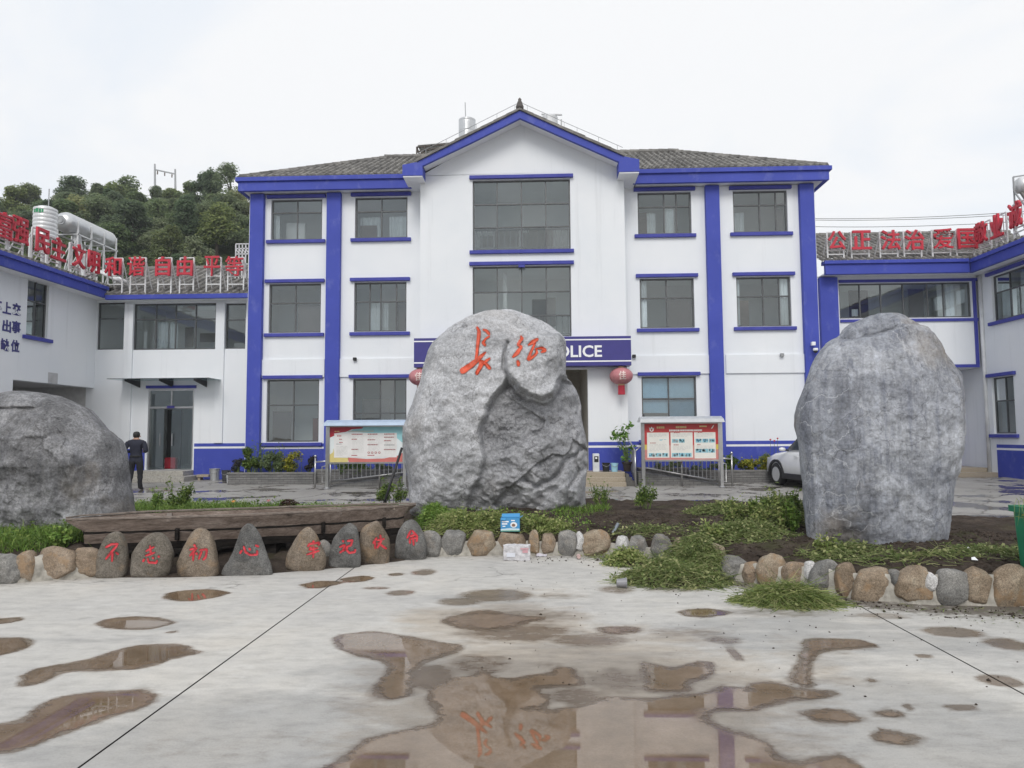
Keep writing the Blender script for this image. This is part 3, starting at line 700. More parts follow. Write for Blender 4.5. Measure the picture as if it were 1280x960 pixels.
# plinth bands (blue, white line, blue) and white string course
def band(parent, P, segs, zt, d=.014, zb=None):
    zb = Z0-.2 if zb is None else zb
    for (a, b) in segs:
        g = MB(); g.boxP(P, a, b, zt-.115, zt, -d, .01); g.boxP(P, a, b, zb, zt-.185, -d, .01); g.build('plinth_band', BLUE, parent)
        g = MB(); g.boxP(P, a, b, zt-.185+.001, zt-.115-.001, -d+.003, .01); g.build('plinth_line', SIGNWHITE, parent)
ztb = (Z_(290, 554.5, DW)+Z_(930, 551.3, DW))/2
c_ = lambda px: X_(px, DW, 520)
band(ST, PW, [(c_(318), c_(415)), (c_(415.1), bl+.01), (br-.01, c_(896)), (c_(896.1), c_(1016))], ztb)
band(ST, PB, [(X_(524.5,DB,560), X_(566,DB,560)), (X_(735.5,DB,560), br+.005)], ztb, zb=Z0-.2)
for (x0_, x1_) in ((bl-.014, bl-.0005), (br+.0005, br+.0135)):
    g = MB(); g.box(x0_, x1_, DB-.0005, DW-.001, ztb-.115, ztb); g.box(x0_, x1_, DB-.0005, DW-.001, Z0-.2, ztb-.185); g.build('plinth_band', BLUE, ST)
    g = MB(); g.box(x0_+.002, x1_-.002, DB, DW-.002, ztb-.184, ztb-.116); g.build('plinth_line', SIGNWHITE, ST)
zsc = (Z_(300, 472, DW)+Z_(940, 467, DW))/2
for (a, b) in ((326.6,406),(424,524),(786,889),(907,1009)):
    g = MB(); g.boxP(PW, X_(a,DW,450), X_(b,DW,450), zsc, zsc+.62, -.055, -.001); 
    g.build('string_course', WHITE, ST)
# wing eaves
yE = DW-.48
eL0, eL1 = X_(297.5, yE, 230), X_(514, yE, 225); eR0, eR1 = X_(791, yE, 220), X_(1036.5, yE, 217)
for (a, b, oa, ob) in ((eL0, eL1, True, False), (eR0, eR1, False, True)):
    g = MB(); g.box(a, b, yE, yE+.13, zsof, ztopL-.14)
    if oa: g.box(a, a+.13, yE+.131, DW+9.5, zsof, ztopL-.14)
    if ob: g.box(b-.13, b, yE+.131, DW+9.5, zsof, ztopL-.14)
    g.build('eave_fascia', BLUE, ST, bevel=.01)
    g = MB(); g.box(a-(.08 if oa else 0), b+(.08 if ob else 0), yE-.07, yE+.3, ztopL-.138, ztopL+.01)
    if oa: g.box(a-.08, a+.3, yE+.3, DW+9.5, ztopL-.138, ztopL+.01)
    if ob: g.box(b-.3, b+.08, yE+.3, DW+9.5, ztopL-.138, ztopL+.01)
    g.build('eave_lip', BLUE, ST, bevel=.012)
    g = MB(); g.box(a+.13, b-.0 if oa else b-.13, yE+.13, DW+.0, zsof+.03, zsof+.07)
    if oa: g.box(a+.13, xl-.02, DW, DW+9, zsof+.03, zsof+.07)
    if ob: g.box(xr+.02, b-.13, DW, DW+9, zsof+.03, zsof+.07)
    g.build('soffit', SOFFIT, ST)
# wing roof (hipped), ridge along X
yR = DW+4.3
zR = (Z_(500, 198.5, yR)+Z_(830, 191, yR))/2
hL = X_(484, yR, 198); hR = X_(844, yR, 191)
E0 = Vector((eL0-.05, yE-.03, ztopL-.012)); E1 = Vector((eR1+.05, yE-.03, ztopL-.012))
upv = Vector((0, yR-E0.y, zR-E0.z)); Ls = upv.length; T = (E1-E0).length
fl, frr = (hL-E0.x)/T, (hR-E0.x)/T
def Lmain(tt):
    xx = E0.x+(E1.x-E0.x)*tt
    s0_ = 1.6 if X_(503,yE,215) < xx < X_(799,yE,210) else 0.0
    return (s0_, Ls*min(1.0, tt/fl if tt < fl else ((1-tt)/(1-frr) if tt > frr else 1)))
mb = MB(); tiled(mb, E0, E1, upv, Lmain, pitch=.235, r=.07, course=.42)
yB = DW+9.6
mb.add([E0, (E0.x, yB, E0.z), (hL, yR, zR)], [(0,1,2)]); mb.add([E1, (E1.x, yB, E1.z), (hR, yR, zR)], [(0,1,2)])
mb.add([(E0.x, yB, E0.z), (E1.x, yB, E1.z), (hR, yR, zR), (hL, yR, zR)], [(0,1,2,3)])
mb.build('roof_tiles', TILE, ST, kind='stuff', fix=False)
g = MB()
def ridge(g, a, b, r=.11, seg=.38):
    a = Vector(a); b = Vector(b); n = max(2, int((b-a).length/seg))
    for i in range(n):
        p, q = a.lerp(b, i/n), a.lerp(b, (i+1.06)/n); g.tube([p, q], [r*1.08, r*.94], 8)
ridge(g, (hL-.1, yR, zR+.05), (hR+.1, yR, zR+.05), .13); ridge(g, E0+Vector((.1,.1,.06)), (hL, yR, zR+.04), .1); ridge(g, E1+Vector((-.1,.1,.06)), (hR, yR, zR+.04), .1)
g.build('ridge_tiles', TILE, ST)
# gable
yG = DB-.65
PG = PYm(yG)
def gp(px, py): p = pY(px, py, yG); return (p.x, p.z)
topL = [gp(521,202.5), gp(585,170.5), gp(649.7,138.0), gp(712,166.0), gp(780,195.5)]
botL = [gp(528,207), gp(588,178.5), gp(650,147.5), gp(711,174.5), gp(773.5,202)]
g = MB()
for i in range(4): g.prism([botL[i], botL[i+1], topL[i+1], topL[i]], PG, 0, .13)
g.prism([gp(503,206), gp(503,219.5), gp(528.3,219.2), botL[0], topL[0]], PG, -.002, .13)
g.prism([gp(799,199), gp(799.3,214.2), gp(773.2,214.8), botL[4], topL[4]], PG, -.002, .13)
g.build('gable_fascia', BLUE, ST)
g = MB()
for (a, b, pa, pb) in (((503,206),(528,206),219.3,0), ((773.4,199),(799,199),214.5,0)):
    p0, p1 = gp(*a), gp(*b); zb = gp(a[0], pa)[1]
    g.box(p0[0]+.004, p1[0]-.004, yG+.13, DW-.002, zb, p0[1]-.02)
g.build('eave_return', BLUE, ST)
g = MB()
for (a, b, pa) in ((503.5,527.8,219.3), (773.7,798.6,214.5)):
    zb = gp((a+b)/2, pa)[1]; g.box(gp(a,200)[0]+.006, gp(b,200)[0], yG+.02, DW-.002, zb-.045, zb-.004)
for i in range(4):
    (xa, za), (xb, zb) = botL[i], botL[i+1]
    g.add([(xa, yG+.13, za+.06), (xb, yG+.13, zb+.06), (xb, DB+.02, zb+.06), (xa, DB+.02, za+.06)], [(0,1,2,3)])
g.build('gable_soffit', SOFFIT, ST)
mb = MB()
for s in (0, 1):
    pts = topL[:3] if s == 0 else topL[2:]
    for i in range(2):
        (xa, za), (xb, zb) = pts[i], pts[i+1]
        mb.add([(xa, yG-.06, za+.006), (xb, yG-.06, zb+.006), (xb, yG+6.5, zb+.006), (xa, yG+6.5, za+.006),
                (xa, yG-.06, za+.075), (xb, yG-.06, zb+.075), (xb, yG+6.5, zb+.075), (xa, yG+6.5, za+.075)],
               [(0,3,2,1),(4,5,6,7),(0,1,5,4),(1,2,6,5),(2,3,7,6),(3,0,4,7)])
for s, (pa, pb) in enumerate(((topL[0], topL[2]), (topL[4], topL[2]))):
    a = Vector((pa[0], yG-.05, pa[1]+.075)); up = Vector((pb[0]-pa[0], 0, pb[1]-pa[1]))
    tiled(mb, a, a+Vector((0,6.4,0)), up, lambda t_, l=up.length: (0.0, l), pitch=.235, r=.06, course=.42)
mb.build('gable_roof_tiles', TILE, ST, kind='stuff', fix=False)
g = MB(); ridge(g, (xpk, yG-.02, topL[2][1]+.12), (xpk, yG+5, topL[2][1]+.12), .12)
g.lathe([(.10,0),(.12,.06),(.07,.12),(.09,.2),(.05,.27),(.06,.31),(.0,.38)], (xpk, yG+.05, topL[2][1]+.08), 10)
g.build('ridge_finial', simple('finial_clay', (.10,.09,.085), .8, var=.3), ST, smooth=True)
# lightning wire along the gable
g = MB()
for pts in ([topL[0], topL[1], topL[2]], [topL[2], topL[3], topL[4]]):
    tops = [Vector((x, yG+.3, z+.42)) for x, z in pts]; g.tube(tops, .009, 5)
    for a, b in zip(pts, pts[1:]):
        for q in (.15, .55, .9): x, z = a[0]+(b[0]-a[0])*q, a[1]+(b[1]-a[1])*q; g.tube([(x, yG+.3, z+.07), (x, yG+.3, z+.42)], .008, 5)
g.build('lightning_wire', GREYMETAL, ST)
# sign canopy over the entrance
yS = DB-.55; PS = PYm(yS)
sx0, sx1 = X_(517.3,yS,440), X_(789,yS,440); sz1, sz0 = Z_(650,421.3,yS), Z_(650,458,yS)
g = MB(); g.boxP(PS, sx0, sx1, sz0, sz1, 0, .54); CAN = g.build('sign_canopy', SIGNBLUE, ST, bevel=.006)
g = MB(); 
for (ya, yb) in ((424.7,426.2),(451.6,453.2)): g.boxP(PS, sx0+.003, sx1-.003, Z_(650,yb,yS), Z_(650,ya,yS), -.006, -.001)
g.build('sign_line', SIGNWHITE, CAN)
def text_mesh(s, weight=0.0, depth=.05, res=3):
    cu = bpy.data.curves.new('txt', 'FONT'); cu.body = s; cu.extrude = depth/2; cu.offset = weight; cu.resolution_u = res
    o = bpy.data.objects.new('txt', cu); COL.objects.link(o)
    dg = bpy.context.evaluated_depsgraph_get(); me = bpy.data.meshes.new_from_object(o.evaluated_get(dg))
    bpy.data.objects.remove(o); bpy.data.curves.remove(cu)
    co_ = np.array([v.co[:] for v in me.vertices]); return me, co_.min(0), co_.max(0)
def text_obj(name, s, mat, P, uc, wc, width, height, d, depth=.05, weight=0.0, parent=None, shear=0.0, flip=1):
    """letters in plane P (u right, w up, d away from the viewer); flip=-1 when u runs right-to-left"""
    me, lo, hi = text_mesh(s, weight, depth); off = wloc(parent) if parent else Vector((0,0,0))
    c = (lo+hi)/2; sx = width/(hi[0]-lo[0]); sy = height/(hi[1]-lo[1])
    for v in me.vertices:
        x = (v.co.x-c[0])*sx; y = (v.co.y-c[1])*sy
        v.co = Vector(P(uc+flip*(x+shear*y), wc+y, d-v.co.z-depth/2)) - off
    me.materials.clear(); me.materials.append(mat); me.name = name
    return link(name, me, parent)
text_obj('sign_lettering', 'POLICE', SIGNWHITE, PS, X_(719,yS,440), Z_(719,439.2,yS), X_(752.3,yS,440)-X_(685.5,yS,440), Z_(719,432,yS)-Z_(719,446.8,yS), -.004, .012, .022, CAN)
# entrance recess, counter
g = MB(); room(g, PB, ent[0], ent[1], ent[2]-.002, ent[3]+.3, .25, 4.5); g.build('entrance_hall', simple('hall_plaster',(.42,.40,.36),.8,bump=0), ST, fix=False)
g = MB(); g.box(ent[1]-1.3, ent[1]-.05, DB+2.4, DB+2.9, ent[2], ent[2]+1.05); g.build('hall_counter', simple('yellow_wood_counter', (.36,.29,.15), .5), ST)
g = MB(); g.box(ent[1]-1.35, ent[1]-.02, DB+2.35, DB+2.95, ent[2]+1.052, ent[2]+1.12); g.build('counter_top', INTDARK, ST)
# entrance steps
t = NT('granite_step'); t.set(t.ramp(t.noise(40, 5, .7), (.35, (.27,.23,.17)), (.65, (.42,.36,.28))), .5); GRAN = t.m
yF = 21.75; xs0, xs1 = X_(545,yF,600), X_(783,yF,600); zg = gz(yF)
for i in range(3):
    g = MB(); z1 = zg-.02+(zporch-zg+.02)*(i+1)/3; g.box(xs0, xs1, yF+.16*i+(.002*i), DB-.003, zg-.1 if i == 0 else zg+(zporch-zg)*i/3-.015, z1); g.build('entrance_step', GRAN, ST, bevel=.012)
for i in range(4):
    g = MB(); w_ = (X_(798,yF,600)-xs1)/4; g.box(xs1+.003+w_*i, xs1+w_*(i+1)+.003, yF+.1, DB-.01, zg-.1, zporch-(zporch-zg)*(i+.5)/4); g.build('side_step', simple('dark_granite', (.10,.095,.085), .6, var=.3, scale=20), ST)

# ================================================================== LEFT LINK BUILDING
YL = 25.0; PL = PYm(YL)
LK = thing('link_building', 'white two storey link with glass door and large upstairs windows left of the main block', 'building', (X_(215,YL), YL, Z0))
zeL0, zeL1 = Z_(215,373.3,YL-.6), Z_(215,367.8,YL-.6)
xa, xb = X_(119,YL), xl-.03
LW = [(121,155,378,437,[],[.66],[]),(166.3,269.5,379,437,[.26,.5,.745],[.66],[(.26,.38,0,.62,.25,CURTAIN,'curtain'),(.40,.50,0,.62,.3,CURTAIN,'curtain'),(.5,.6,.1,.55,.8,INTDARK,'cupboard'),(.62,.9,.25,.45,1.2,INTDARK,'cupboard')]),(281,307,379,436,[],[.64],[])]
hs, ws_ = [], []
for (a, b, c, d, cols, rows, inner) in LW:
    h = (X_(a,YL,410), min(X_(b,YL,410), xb-.05), Z_((a+b)/2,d,YL), Z_((a+b)/2,c,YL)); hs.append(h); ws_.append((h, cols, rows, inner))
dh = (X_(184.5,YL,530), X_(241.8,YL,530), Z_(213,587.5,YL), Z_(213,486.5,YL)); hs.append(dh)
mb = MB(); facade(mb, PL, xa, xb, Z0-.3, zeL1+.1, hs)
mb.build('wall', WHITE, LK, fix=False)
mb = MB(); mb.box(xa, xb+1, YL+8, YL+8.2, Z0-.2, zeL1); mb.build('back_wall', WHITE, LK)
g = MB()
for h, cols, rows, inner in ws_:
    window(LK, PL, *h, cols, rows, lintel=False, sill=False, inner=inner); room(g, PL, h[0]-.3, h[1]+.3, h[2]-.5, h[3]+.12)
room(g, PL, dh[0]-1, dh[1]+1, dh[2]-.002, dh[3]+.3, .21, 5); g.build('interior', INT, LK, fix=False)
for (a, b) in ((155.5,166),(270,280.6)):
    g = MB(); g.boxP(PL, X_(a,YL,450), X_(b,YL,450), Z_(215,554.4,YL)+.012, zeL0-.06, -.07, -.002); g.build('pillar', WHITE, LK)
# glass door with transom
W_, H_ = dh[1]-dh[0], dh[3]-dh[2]; zt = Z_(213,510.5,YL)
g = MB(); f_ = .055
g.boxP(PL, dh[0]+.002, dh[0]+f_, dh[2], dh[3]-.002, .02, .12); g.boxP(PL, dh[1]-f_, dh[1]-.002, dh[2], dh[3]-.002, .02, .12); g.boxP(PL, dh[0]+f_, dh[1]-f_, dh[3]-f_, dh[3]-.002, .02, .12); g.boxP(PL, dh[0]+f_, dh[1]-f_, zt, zt+.07, .02, .12)
um = (dh[0]+dh[1])/2; g.boxP(PL, um-.025, um+.025, zt+.07, dh[3]-f_, .03, .11)
DOOR = g.build('glass_door', STEEL, LK)
for (a, b) in ((dh[0]+f_, um-.025), (um+.025, dh[1]-f_)):
    g = MB(); g.boxP(PL, a, b, zt+.07, dh[3]-f_, .06, .072); g.build('transom_pane', GLASS, DOOR)
greenglass = GLASS
g = MB(); g.boxP(PL, dh[0]+f_, dh[0]+f_+W_*.28, dh[2]+.02, zt-.01, .14, .152); g.build('door_leaf', greenglass, DOOR)
g = MB(); g.boxP(PL, um+.01, dh[1]-f_, dh[2]+.02, zt-.01, .06, .072); g.build('door_leaf', greenglass, DOOR)
for u in (dh[0]+f_+W_*.25, um+.07): g = MB(); g.boxP(PL, u-.015, u+.015, dh[2]+.85, dh[2]+1.3, -.02, .01); g.build('door_handle', STEEL, DOOR)
g = MB(); g.boxP(PL, um-.14, um+.12, zt+.005, zt+.095, -.012, .018); g.build('door_plate', SIGNBLUE, DOOR)
g = MB(); g.boxP(PL, um-.55, um-.02, dh[2]+.02, zt-.02, .8, .86); g.build('dark_partition', BLACK, DOOR)
g = MB(); g.boxP(PL, um-.5, um-.1, dh[2]+.02, dh[2]+.42, .6, .76); g.build('red_box', simple('red_box_paint', (.35,.015,.03), .5), DOOR)
g = MB(); g.boxP(PL, dh[0]-.05, dh[1]+.08, dh[3]+.03, dh[3]+.13, -.10, -.002); g.build('lintel', TRIM, LK)
ztl = (Z_(160,553.8,YL)+Z_(280,555,YL))/2
band(LK, PL, [(xa, dh[0]-.07), (dh[1]+.05, xb)], ztl)
# glass awning on black brackets
g = MB(); u0, u1 = X_(142,YL-.6,474), X_(268,YL-.6,473); za = Z_(205,474.3,YL-.6)
g.box(u0, u1, YL-1.0, YL-.002, za, za+.018); AW = g.build('glass_awning', GLASS, LK)
for px in (155.5,197.5,240):
    g = MB(); u = X_(px+12,YL-.4,478)
    v = [(YL-.03, za-.24), (YL-.03, za-.004), (YL-.95, za-.004), (YL-.95, za-.07)]
    g.prism(v, lambda a, b, d: (u+d-.02-(0 if 1 else 0), a, b), 0, .04); 
    bx = g.build('awning_bracket', BLACKMETAL, AW)
# steps at the door
for i in range(2):
    g = MB(); zs = gz(YL-1)-.1; z1 = gz(YL-1)+(dh[2]-gz(YL-1))*(i+1)/2-.004
    g.box(X_(150+3*i,YL-1,600), X_((234 if i == 0 else 224),YL-1,600), YL-1.25+.5*i, YL-.003, zs+.2*i, z1); g.build('door_step', simple('speckled_terrazzo_%d' % i, (.36,.345,.31), .6, var=.3, scale=30), LK, bevel=.01)
# eave and tiled roof
g = MB(); g.box(X_(131.5,YL-.6,370), xl-.02, YL-.62, YL-.48, zeL0, zeL1); g.build('eave_fascia', BLUE, LK, bevel=.008)
g = MB(); g.box(X_(131.5,YL-.6,370), xl-.02, YL-.48, YL-.003, zeL0+.02, zeL0+.06); g.build('soffit', SOFFIT, LK)
yrg = YL+3.2; zrg = Z_(250,337.5,yrg)
mb = MB(); e0 = Vector((X_(128,YL-.6,370)-.6, YL-.60, zeL1-.012)); e1 = Vector((xl-.03, YL-.60, zeL1-.012)); upL = Vector((0, yrg-e0.y, zrg-e0.z))
tiled(mb, e0, e1, upL, lambda t_: (0, upL.length), pitch=.29, r=.082, course=.36)
mb.build('roof_tiles', TILE, LK, kind='stuff', fix=False)
g = MB(); ridge(g, (e0.x-.5, yrg, zrg+.06), (xl-.03, yrg, zrg+.06), .12, .33); g.build('ridge_tiles', TILE, LK)

# ================================================================== LEFT WING (faces the court from the left)
XL = X_(119, YL, 450); PWL = PXl(XL)
LWG = thing('side_wing', 'white two storey wing at the left edge with blue slogan characters on its wall', 'building', (XL, 20, Z0))
def uL(px, py=400): return pX(px, py, XL).y
XE = XL+.65
zwf0, zwf1 = pX(66,351.6,XE).z, pX(66,335.5,XE).z
wn = (uL(33.8,385), uL(60.5,385), pX(47,421,XL).z, pX(47,350.5,XL).z)
op = (uL(16,480), uL(117.8,480), Z0-.3, pX(70,480,XL).z)
mb = MB(); facade(mb, PWL, 13, YL-.003, Z0-.3, zwf0+.06, [wn, op], reveal=.3)
mb.build('wall', WHITE, LWG, fix=False)
window(LWG, PWL, *wn, [.5], [.62], inner=[(.5,.95,0,.6,.3,DARKBLIND,'blind')], ext=.16)
g = MB(); room(g, PWL, wn[0]-.5, wn[1]+.5, wn[2]-.6, wn[3]+.2, .31); g.build('interior', INT, LWG, fix=False)
g = MB(); room(g, PWL, op[0]-.2, op[1]-.0, Z0-.05, op[3]+.02, .3, 3.2); g.build('passage', simple('passage_plaster', (.50,.50,.50), .9), LWG, fix=False)
g = MB(); un = (uL(60,473), uL(72,473)); zn = pX(66,466,XL).z
g.boxP(PWL, un[0], un[1], op[3]+.005, zn, -.004, .02); g.build('wall_recess', simple('recess_grey', (.45,.45,.46), .9), LWG)
g = MB(); g.box(XE-.12, XE, 13, YL-.5, zwf0, zwf1-.13); g.build('eave_fascia', BLUE, LWG, bevel=.01)
g = MB(); g.box(XE-.25, XE+.07, 13, YL-.46, zwf1-.128, zwf1); g.build('eave_lip', BLUE, LWG, bevel=.01)
g = MB(); g.box(XL-.2, XE-.12, 13, YL-.004, zwf0+.031, zwf0+.071); g.build('soffit', SOFFIT, LWG)
mb = MB(); xrg = XL-4.2; e0 = Vector((XE+.04, 13, zwf1-.012)); e1 = Vector((XE+.04, YL+1.5, zwf1-.012)); zr_ = zwf1+1.62; up2 = Vector((xrg-XE, 0, zr_-zwf1))
tiled(mb, e0, e1, up2, lambda t_: (0, up2.length), pitch=.27, r=.078, course=.36); mb.build('roof_tiles', TILE, LWG, kind='stuff', fix=False)
g = MB(); ridge(g, (xrg, 13, zr_+.05), (xrg, YL+1.5, zr_+.05), .12); g.build('ridge_tiles', TILE, LWG)
SLOG = simple('slogan_blue', (.045,.045,.20), .5, bump=0)
for (s, px, py, hpx) in (('不',-3.5,383.5,15.5),('上',8.5,385,15),('交',20.5,386.5,15.5),('出',8.3,407.5,15.5),('事',20,409,15.5),('缺',6,431,15.5),('位',18.7,432.5,15.5)):
    p = pX(px, py, XL); h = abs(pX(px, py-hpx/2, XL).z-pX(px, py+hpx/2, XL).z)
    o = text_obj('slogan_character', s, SLOG, PWL, p.y, p.z, h*.93, h, -.003, .012, .028, LWG)

# ================================================================== RIGHT LINK BUILDING
YR_ = 25.3; PR = PYm(YR_)
RK = thing('link_building', 'white overhanging link with a long strip window right of the main block', 'building', (X_(1135,YR_), YR_, Z0))
zr0, zr1 = Z_(1120,341.8,YR_-.6), Z_(1120,325,YR_-.6)
xc, xd = xr+.05, X_(1224,YR_,430)
wl = (X_(1049,YR_,375), X_(1214.5,YR_,375), Z_(1130,397.3,YR_), Z_(1130,353.3,YR_)); zb = Z_(1150,459.5,YR_)
mb = MB(); facade(mb, PR, xc, xd, zb, zr0+.06, [wl]); mb.quad((xd,YR_,zb),(xd,YR_+2.2,zb),(xd,YR_+2.2,zr0),(xd,YR_,zr0)); mb.quad((xc,YR_,zb),(xd,YR_,zb),(xd,YR_+2.2,zb),(xc,YR_+2.2,zb))
mb.build('upper_wall', WHITE, RK, fix=False)
wn_ = window(RK, PR, *wl, [.165,.325,.495,.68,.80],[], lintel=False, sill=False, inner=[(.66,.78,.0,1,1.2,INTDARK,'cupboard'),(.79,.97,0,1,.4,INT,'cupboard'),(.17,.32,0,.95,1.0,DARKBLIND,'cupboard'),(.12,.165,.1,.3,.3,CURTAIN,'curtain'),(.84,.9,.0,.98,.3,CURTAIN,'curtain')])
g = MB(); room(g, PR, wl[0], wl[1]+.2, wl[2]-.5, wl[3]+.15); g.build('interior', INT, RK, fix=False)
g = MB(); g.boxP(PR, wl[0], xd+.03, wl[3]+.02, wl[3]+.12, -.05, -.002); g.boxP(PR, wl[0], xd-.002, wl[2]-.14, wl[2]-.04, -.05, -.002); g.boxP(PR, X_(1217,YR_,400), X_(1221,YR_,400), zb+.1, wl[3]+.018, -.045, -.003); g.boxP(PR, X_(1190,YR_,460), X_(1224,YR_,460), zb-.01, zb+.098, -.046, -.004)
g.build('blue_trim', TRIM, RK)
g = MB(); g.boxP(PR, X_(1027,YR_-.15,430), X_(1049.5,YR_-.15,430), Z0-.3, zr0-.01, -.2, .3); g.build('blue_column', BLUE, RK, bevel=.01)
mb = MB(); yw = YR_+2.1; PRl = PYm(yw); dd = (X_(1203.5,yw,550), X_(1216.5,yw,550), Z_(1210,581,yw), Z_(1210,514.5,yw))
facade(mb, PRl, xc, X_(1250,yw), Z0-.3, zb+.3, [dd], reveal=.15); mb.build('lower_wall', WHITE, RK, fix=False)
g = MB(); g.boxP(PRl, dd[0]+.002, dd[1]-.002, dd[2], dd[3]-.002, .1, .14); g.build('dark_door', BLACK, RK)
band(RK, PRl, [(xc, dd[0]-.005), (dd[1]+.005, X_(1234,yw))], Z_(1190,543,yw))
for i in range(2):
    g = MB(); ztp = gz(24)+(dd[2]-gz(24))*(i+1)/2-.003; g.box(X_(1180,YR_,590), X_(1234,YR_,590)+(.0 if i else .3), YR_-.5+.45*i, yw-.02, gz(24)-.1+.1*i, ztp); g.build('door_step', GRAN, RK, bevel=.01)
g = MB(); g.box(X_(1031.5,YR_-.6,335), X_(1212,YR_-.6,335), YR_-.62, YR_-.48, zr0, zr1-.12); g.build('eave_fascia', BLUE, RK, bevel=.01)
g = MB(); g.box(X_(1030,YR_-.6,335), X_(1212,YR_-.6,335)-.05, YR_-.69, YR_-.35, zr1-.118, zr1); g.build('eave_lip', BLUE, RK, bevel=.01)
g = MB(); g.box(X_(1031.5,YR_-.6,335)+.02, X_(1229,YR_,450)-.51, YR_-.48, YR_-.003, zr0+.03, zr0+.07); g.build('soffit', SOFFIT, RK)
yq = YR_+3.4; zq = Z_(1120,294.5,yq)
mb = MB(); e0 = Vector((X_(1026,YR_-.6,330), YR_-.66, zr1-.012)); e1 = Vector((X_(1212,YR_-.6,330)+4, YR_-.66, zr1-.012)); upR = Vector((0, yq-e0.y, zq-e0.z))
tiled(mb, e0, e1, upR, lambda t_: (0, upR.length), pitch=.23, r=.066, course=.36); mb.build('roof_tiles', TILE, RK, kind='stuff', fix=False)
g = MB(); ridge(g, (e0.x, yq, zq+.05), (e1.x, yq, zq+.05), .11); g.build('ridge_tiles', TILE, RK)

# ================================================================== RIGHT WING
XR = X_(1229, YR_, 450); PWR = PXr(XR)
RWG = thing('side_wing', 'white two storey wing at the right edge with barred upstairs window and blue base', 'building', (XR, 21, Z0))
RWG['label'] = 'white two storey wing at the right edge with curtained upstairs window and blue base'
def uR(px, py): return pX(px, py, XR).y
XE2 = XR-.62
zq0, zq1 = pX(1246,328.5,XE2).z, pX(1246,311,XE2).z
ya_, yb_ = uR(1240,372), uR(1240,372)-2.35
wu = (yb_, ya_, pX(1240,402.5,XR).z, pX(1240,345.5,XR).z)
wd = (uR(1268.5,505), uR(1240.7,505), pX(1240.7,542,XR).z, pX(1240.7,472.5,XR).z)
mb = MB(); facade(mb, PWR, 14, YR_+2.08, Z0-.3, zq0+.06, [wu, wd], reveal=.25); mb.build('wall', WHITE, RWG, fix=False)
window(RWG, PWR, *wu, [.33,.66], [.62], inner=[(.8,.98,0,.99,.3,CURTAIN,'curtain'),(.3,.62,0,.99,.4,CURTAIN,'curtain')], ext=.16)
window(RWG, PWR, *wd, [.48], [.58], inner=[(.75,.98,.0,.98,.3,CURTAIN,'curtain'),(.2,.4,.6,.98,.3,CURTAIN,'curtain')], ext=.14)
g = MB(); room(g, PWR, wu[0]-.4, wu[1]+.3, wu[2]-.7, wu[3]+.2, .26); room(g, PWR, wd[0]-.4, wd[1]+.3, wd[2]-.7, wd[3]+.2, .26); g.build('interior', INT, RWG, fix=False)
band(RWG, PWR, [(14, YR_-.5)], pX(1240,555.3,XR).z)
g = MB(); g.box(XE2, XE2+.12, 14, YR_-.5, zq0, zq1-.13); g.build('eave_fascia', BLUE, RWG, bevel=.01)
g = MB(); g.box(XE2-.07, XE2+.3, 14, YR_-.46, zq1-.128, zq1); g.build('eave_lip', BLUE, RWG, bevel=.01)
g = MB(); g.box(XE2+.12, XR+.3, 14, YR_+1.5, zq0+.031, zq0+.071); g.build('soffit', SOFFIT, RWG)
mb = MB(); e0 = Vector((XE2-.04, 14, zq1-.012)); e1 = Vector((XE2-.04, YR_+2, zq1-.012)); up3 = Vector((4.6, 0, 1.25))
tiled(mb, e0, e1, up3, lambda t_: (0, up3.length), pitch=.27, r=.078, course=.36); mb.build('roof_tiles', TILE, RWG, kind='stuff', fix=False)
g = MB(); pp = pY(1226.5,400,YR_-.12); g.tube([(pp.x+.02,YR_-.12,.45),(pp.x+.02,YR_-.12,zr0-.05)], .065, 10)
g.build('drain_pipe', WHITEMETAL, RWG, smooth=True)
# ================================================================== FLOWER BED SOIL
def bed_uv():
    pxs = np.arange(-260, 1561, 9.0); fy = interp_px(FRONT, pxs); by = interp_px(BACK, pxs)
    Fp = np.array([pZ(x, y, 0)[:2] for x, y in zip(pxs, fy)]); Bp = np.array([pG(x, y)[:2] for x, y in zip(pxs, by)])
    return pxs, Fp, Bp
PXS, FP, BP = bed_uv()
def soil_h(px, v, x, y):
    left = 1-ss(500, 545, px)
    peak = .47
    hr = np.interp(v, [0, .024, .045, .10, .35, .70, .93, 1.0], [-.05, -.05, .30, .40, peak, peak-.04, .26, -.02])
    hl = np.interp(v, [0, .02, .10, .30, .70, .93, 1.0], [.0, .02, .05, .17, .22, .16, -.02])
    hl2 = np.interp(v, [0, .03, .055, .12, .35, .70, .93, 1.0], [-.05, -.05, .28, .38, .42, .35, .22, -.02])
    ll = 1-ss(95, 135, px)      # bed left of the inscribed stones is kerbed again
    hl = hl*(1-ll)+hl2*ll
    return hl*left+hr*(1-left)
nv = 130
us = len(PXS); vv = np.linspace(0, 1, nv)
Pm = FP[None]*(1-vv[:,None,None])+BP[None]*vv[:,None,None]
Hm = np.zeros((nv, us))
for j in range(nv):
    for i in range(us):
        x, y = Pm[j,i]
        h = soil_h(PXS[i], vv[j], x, y)
        e = min(1, max(0,vv[j]-.03)/.06)*min(1, (1-vv[j])/.06)
        n_ = noise.fractal(Vector((x*2.2, y*2.2, 0)), 1, 2, 5)*.055+noise.fractal(Vector((x*9, y*9, 4)), .8, 2, 4)*.028
        Hm[j,i] = gz(y)*.6+h+n_*e
idx = np.arange(nv*us).reshape(nv, us)
Fq = np.stack([idx[:-1,:-1], idx[:-1,1:], idx[1:,1:], idx[1:,:-1]], -1).reshape(-1, 4)
t = NT('dug_soil')
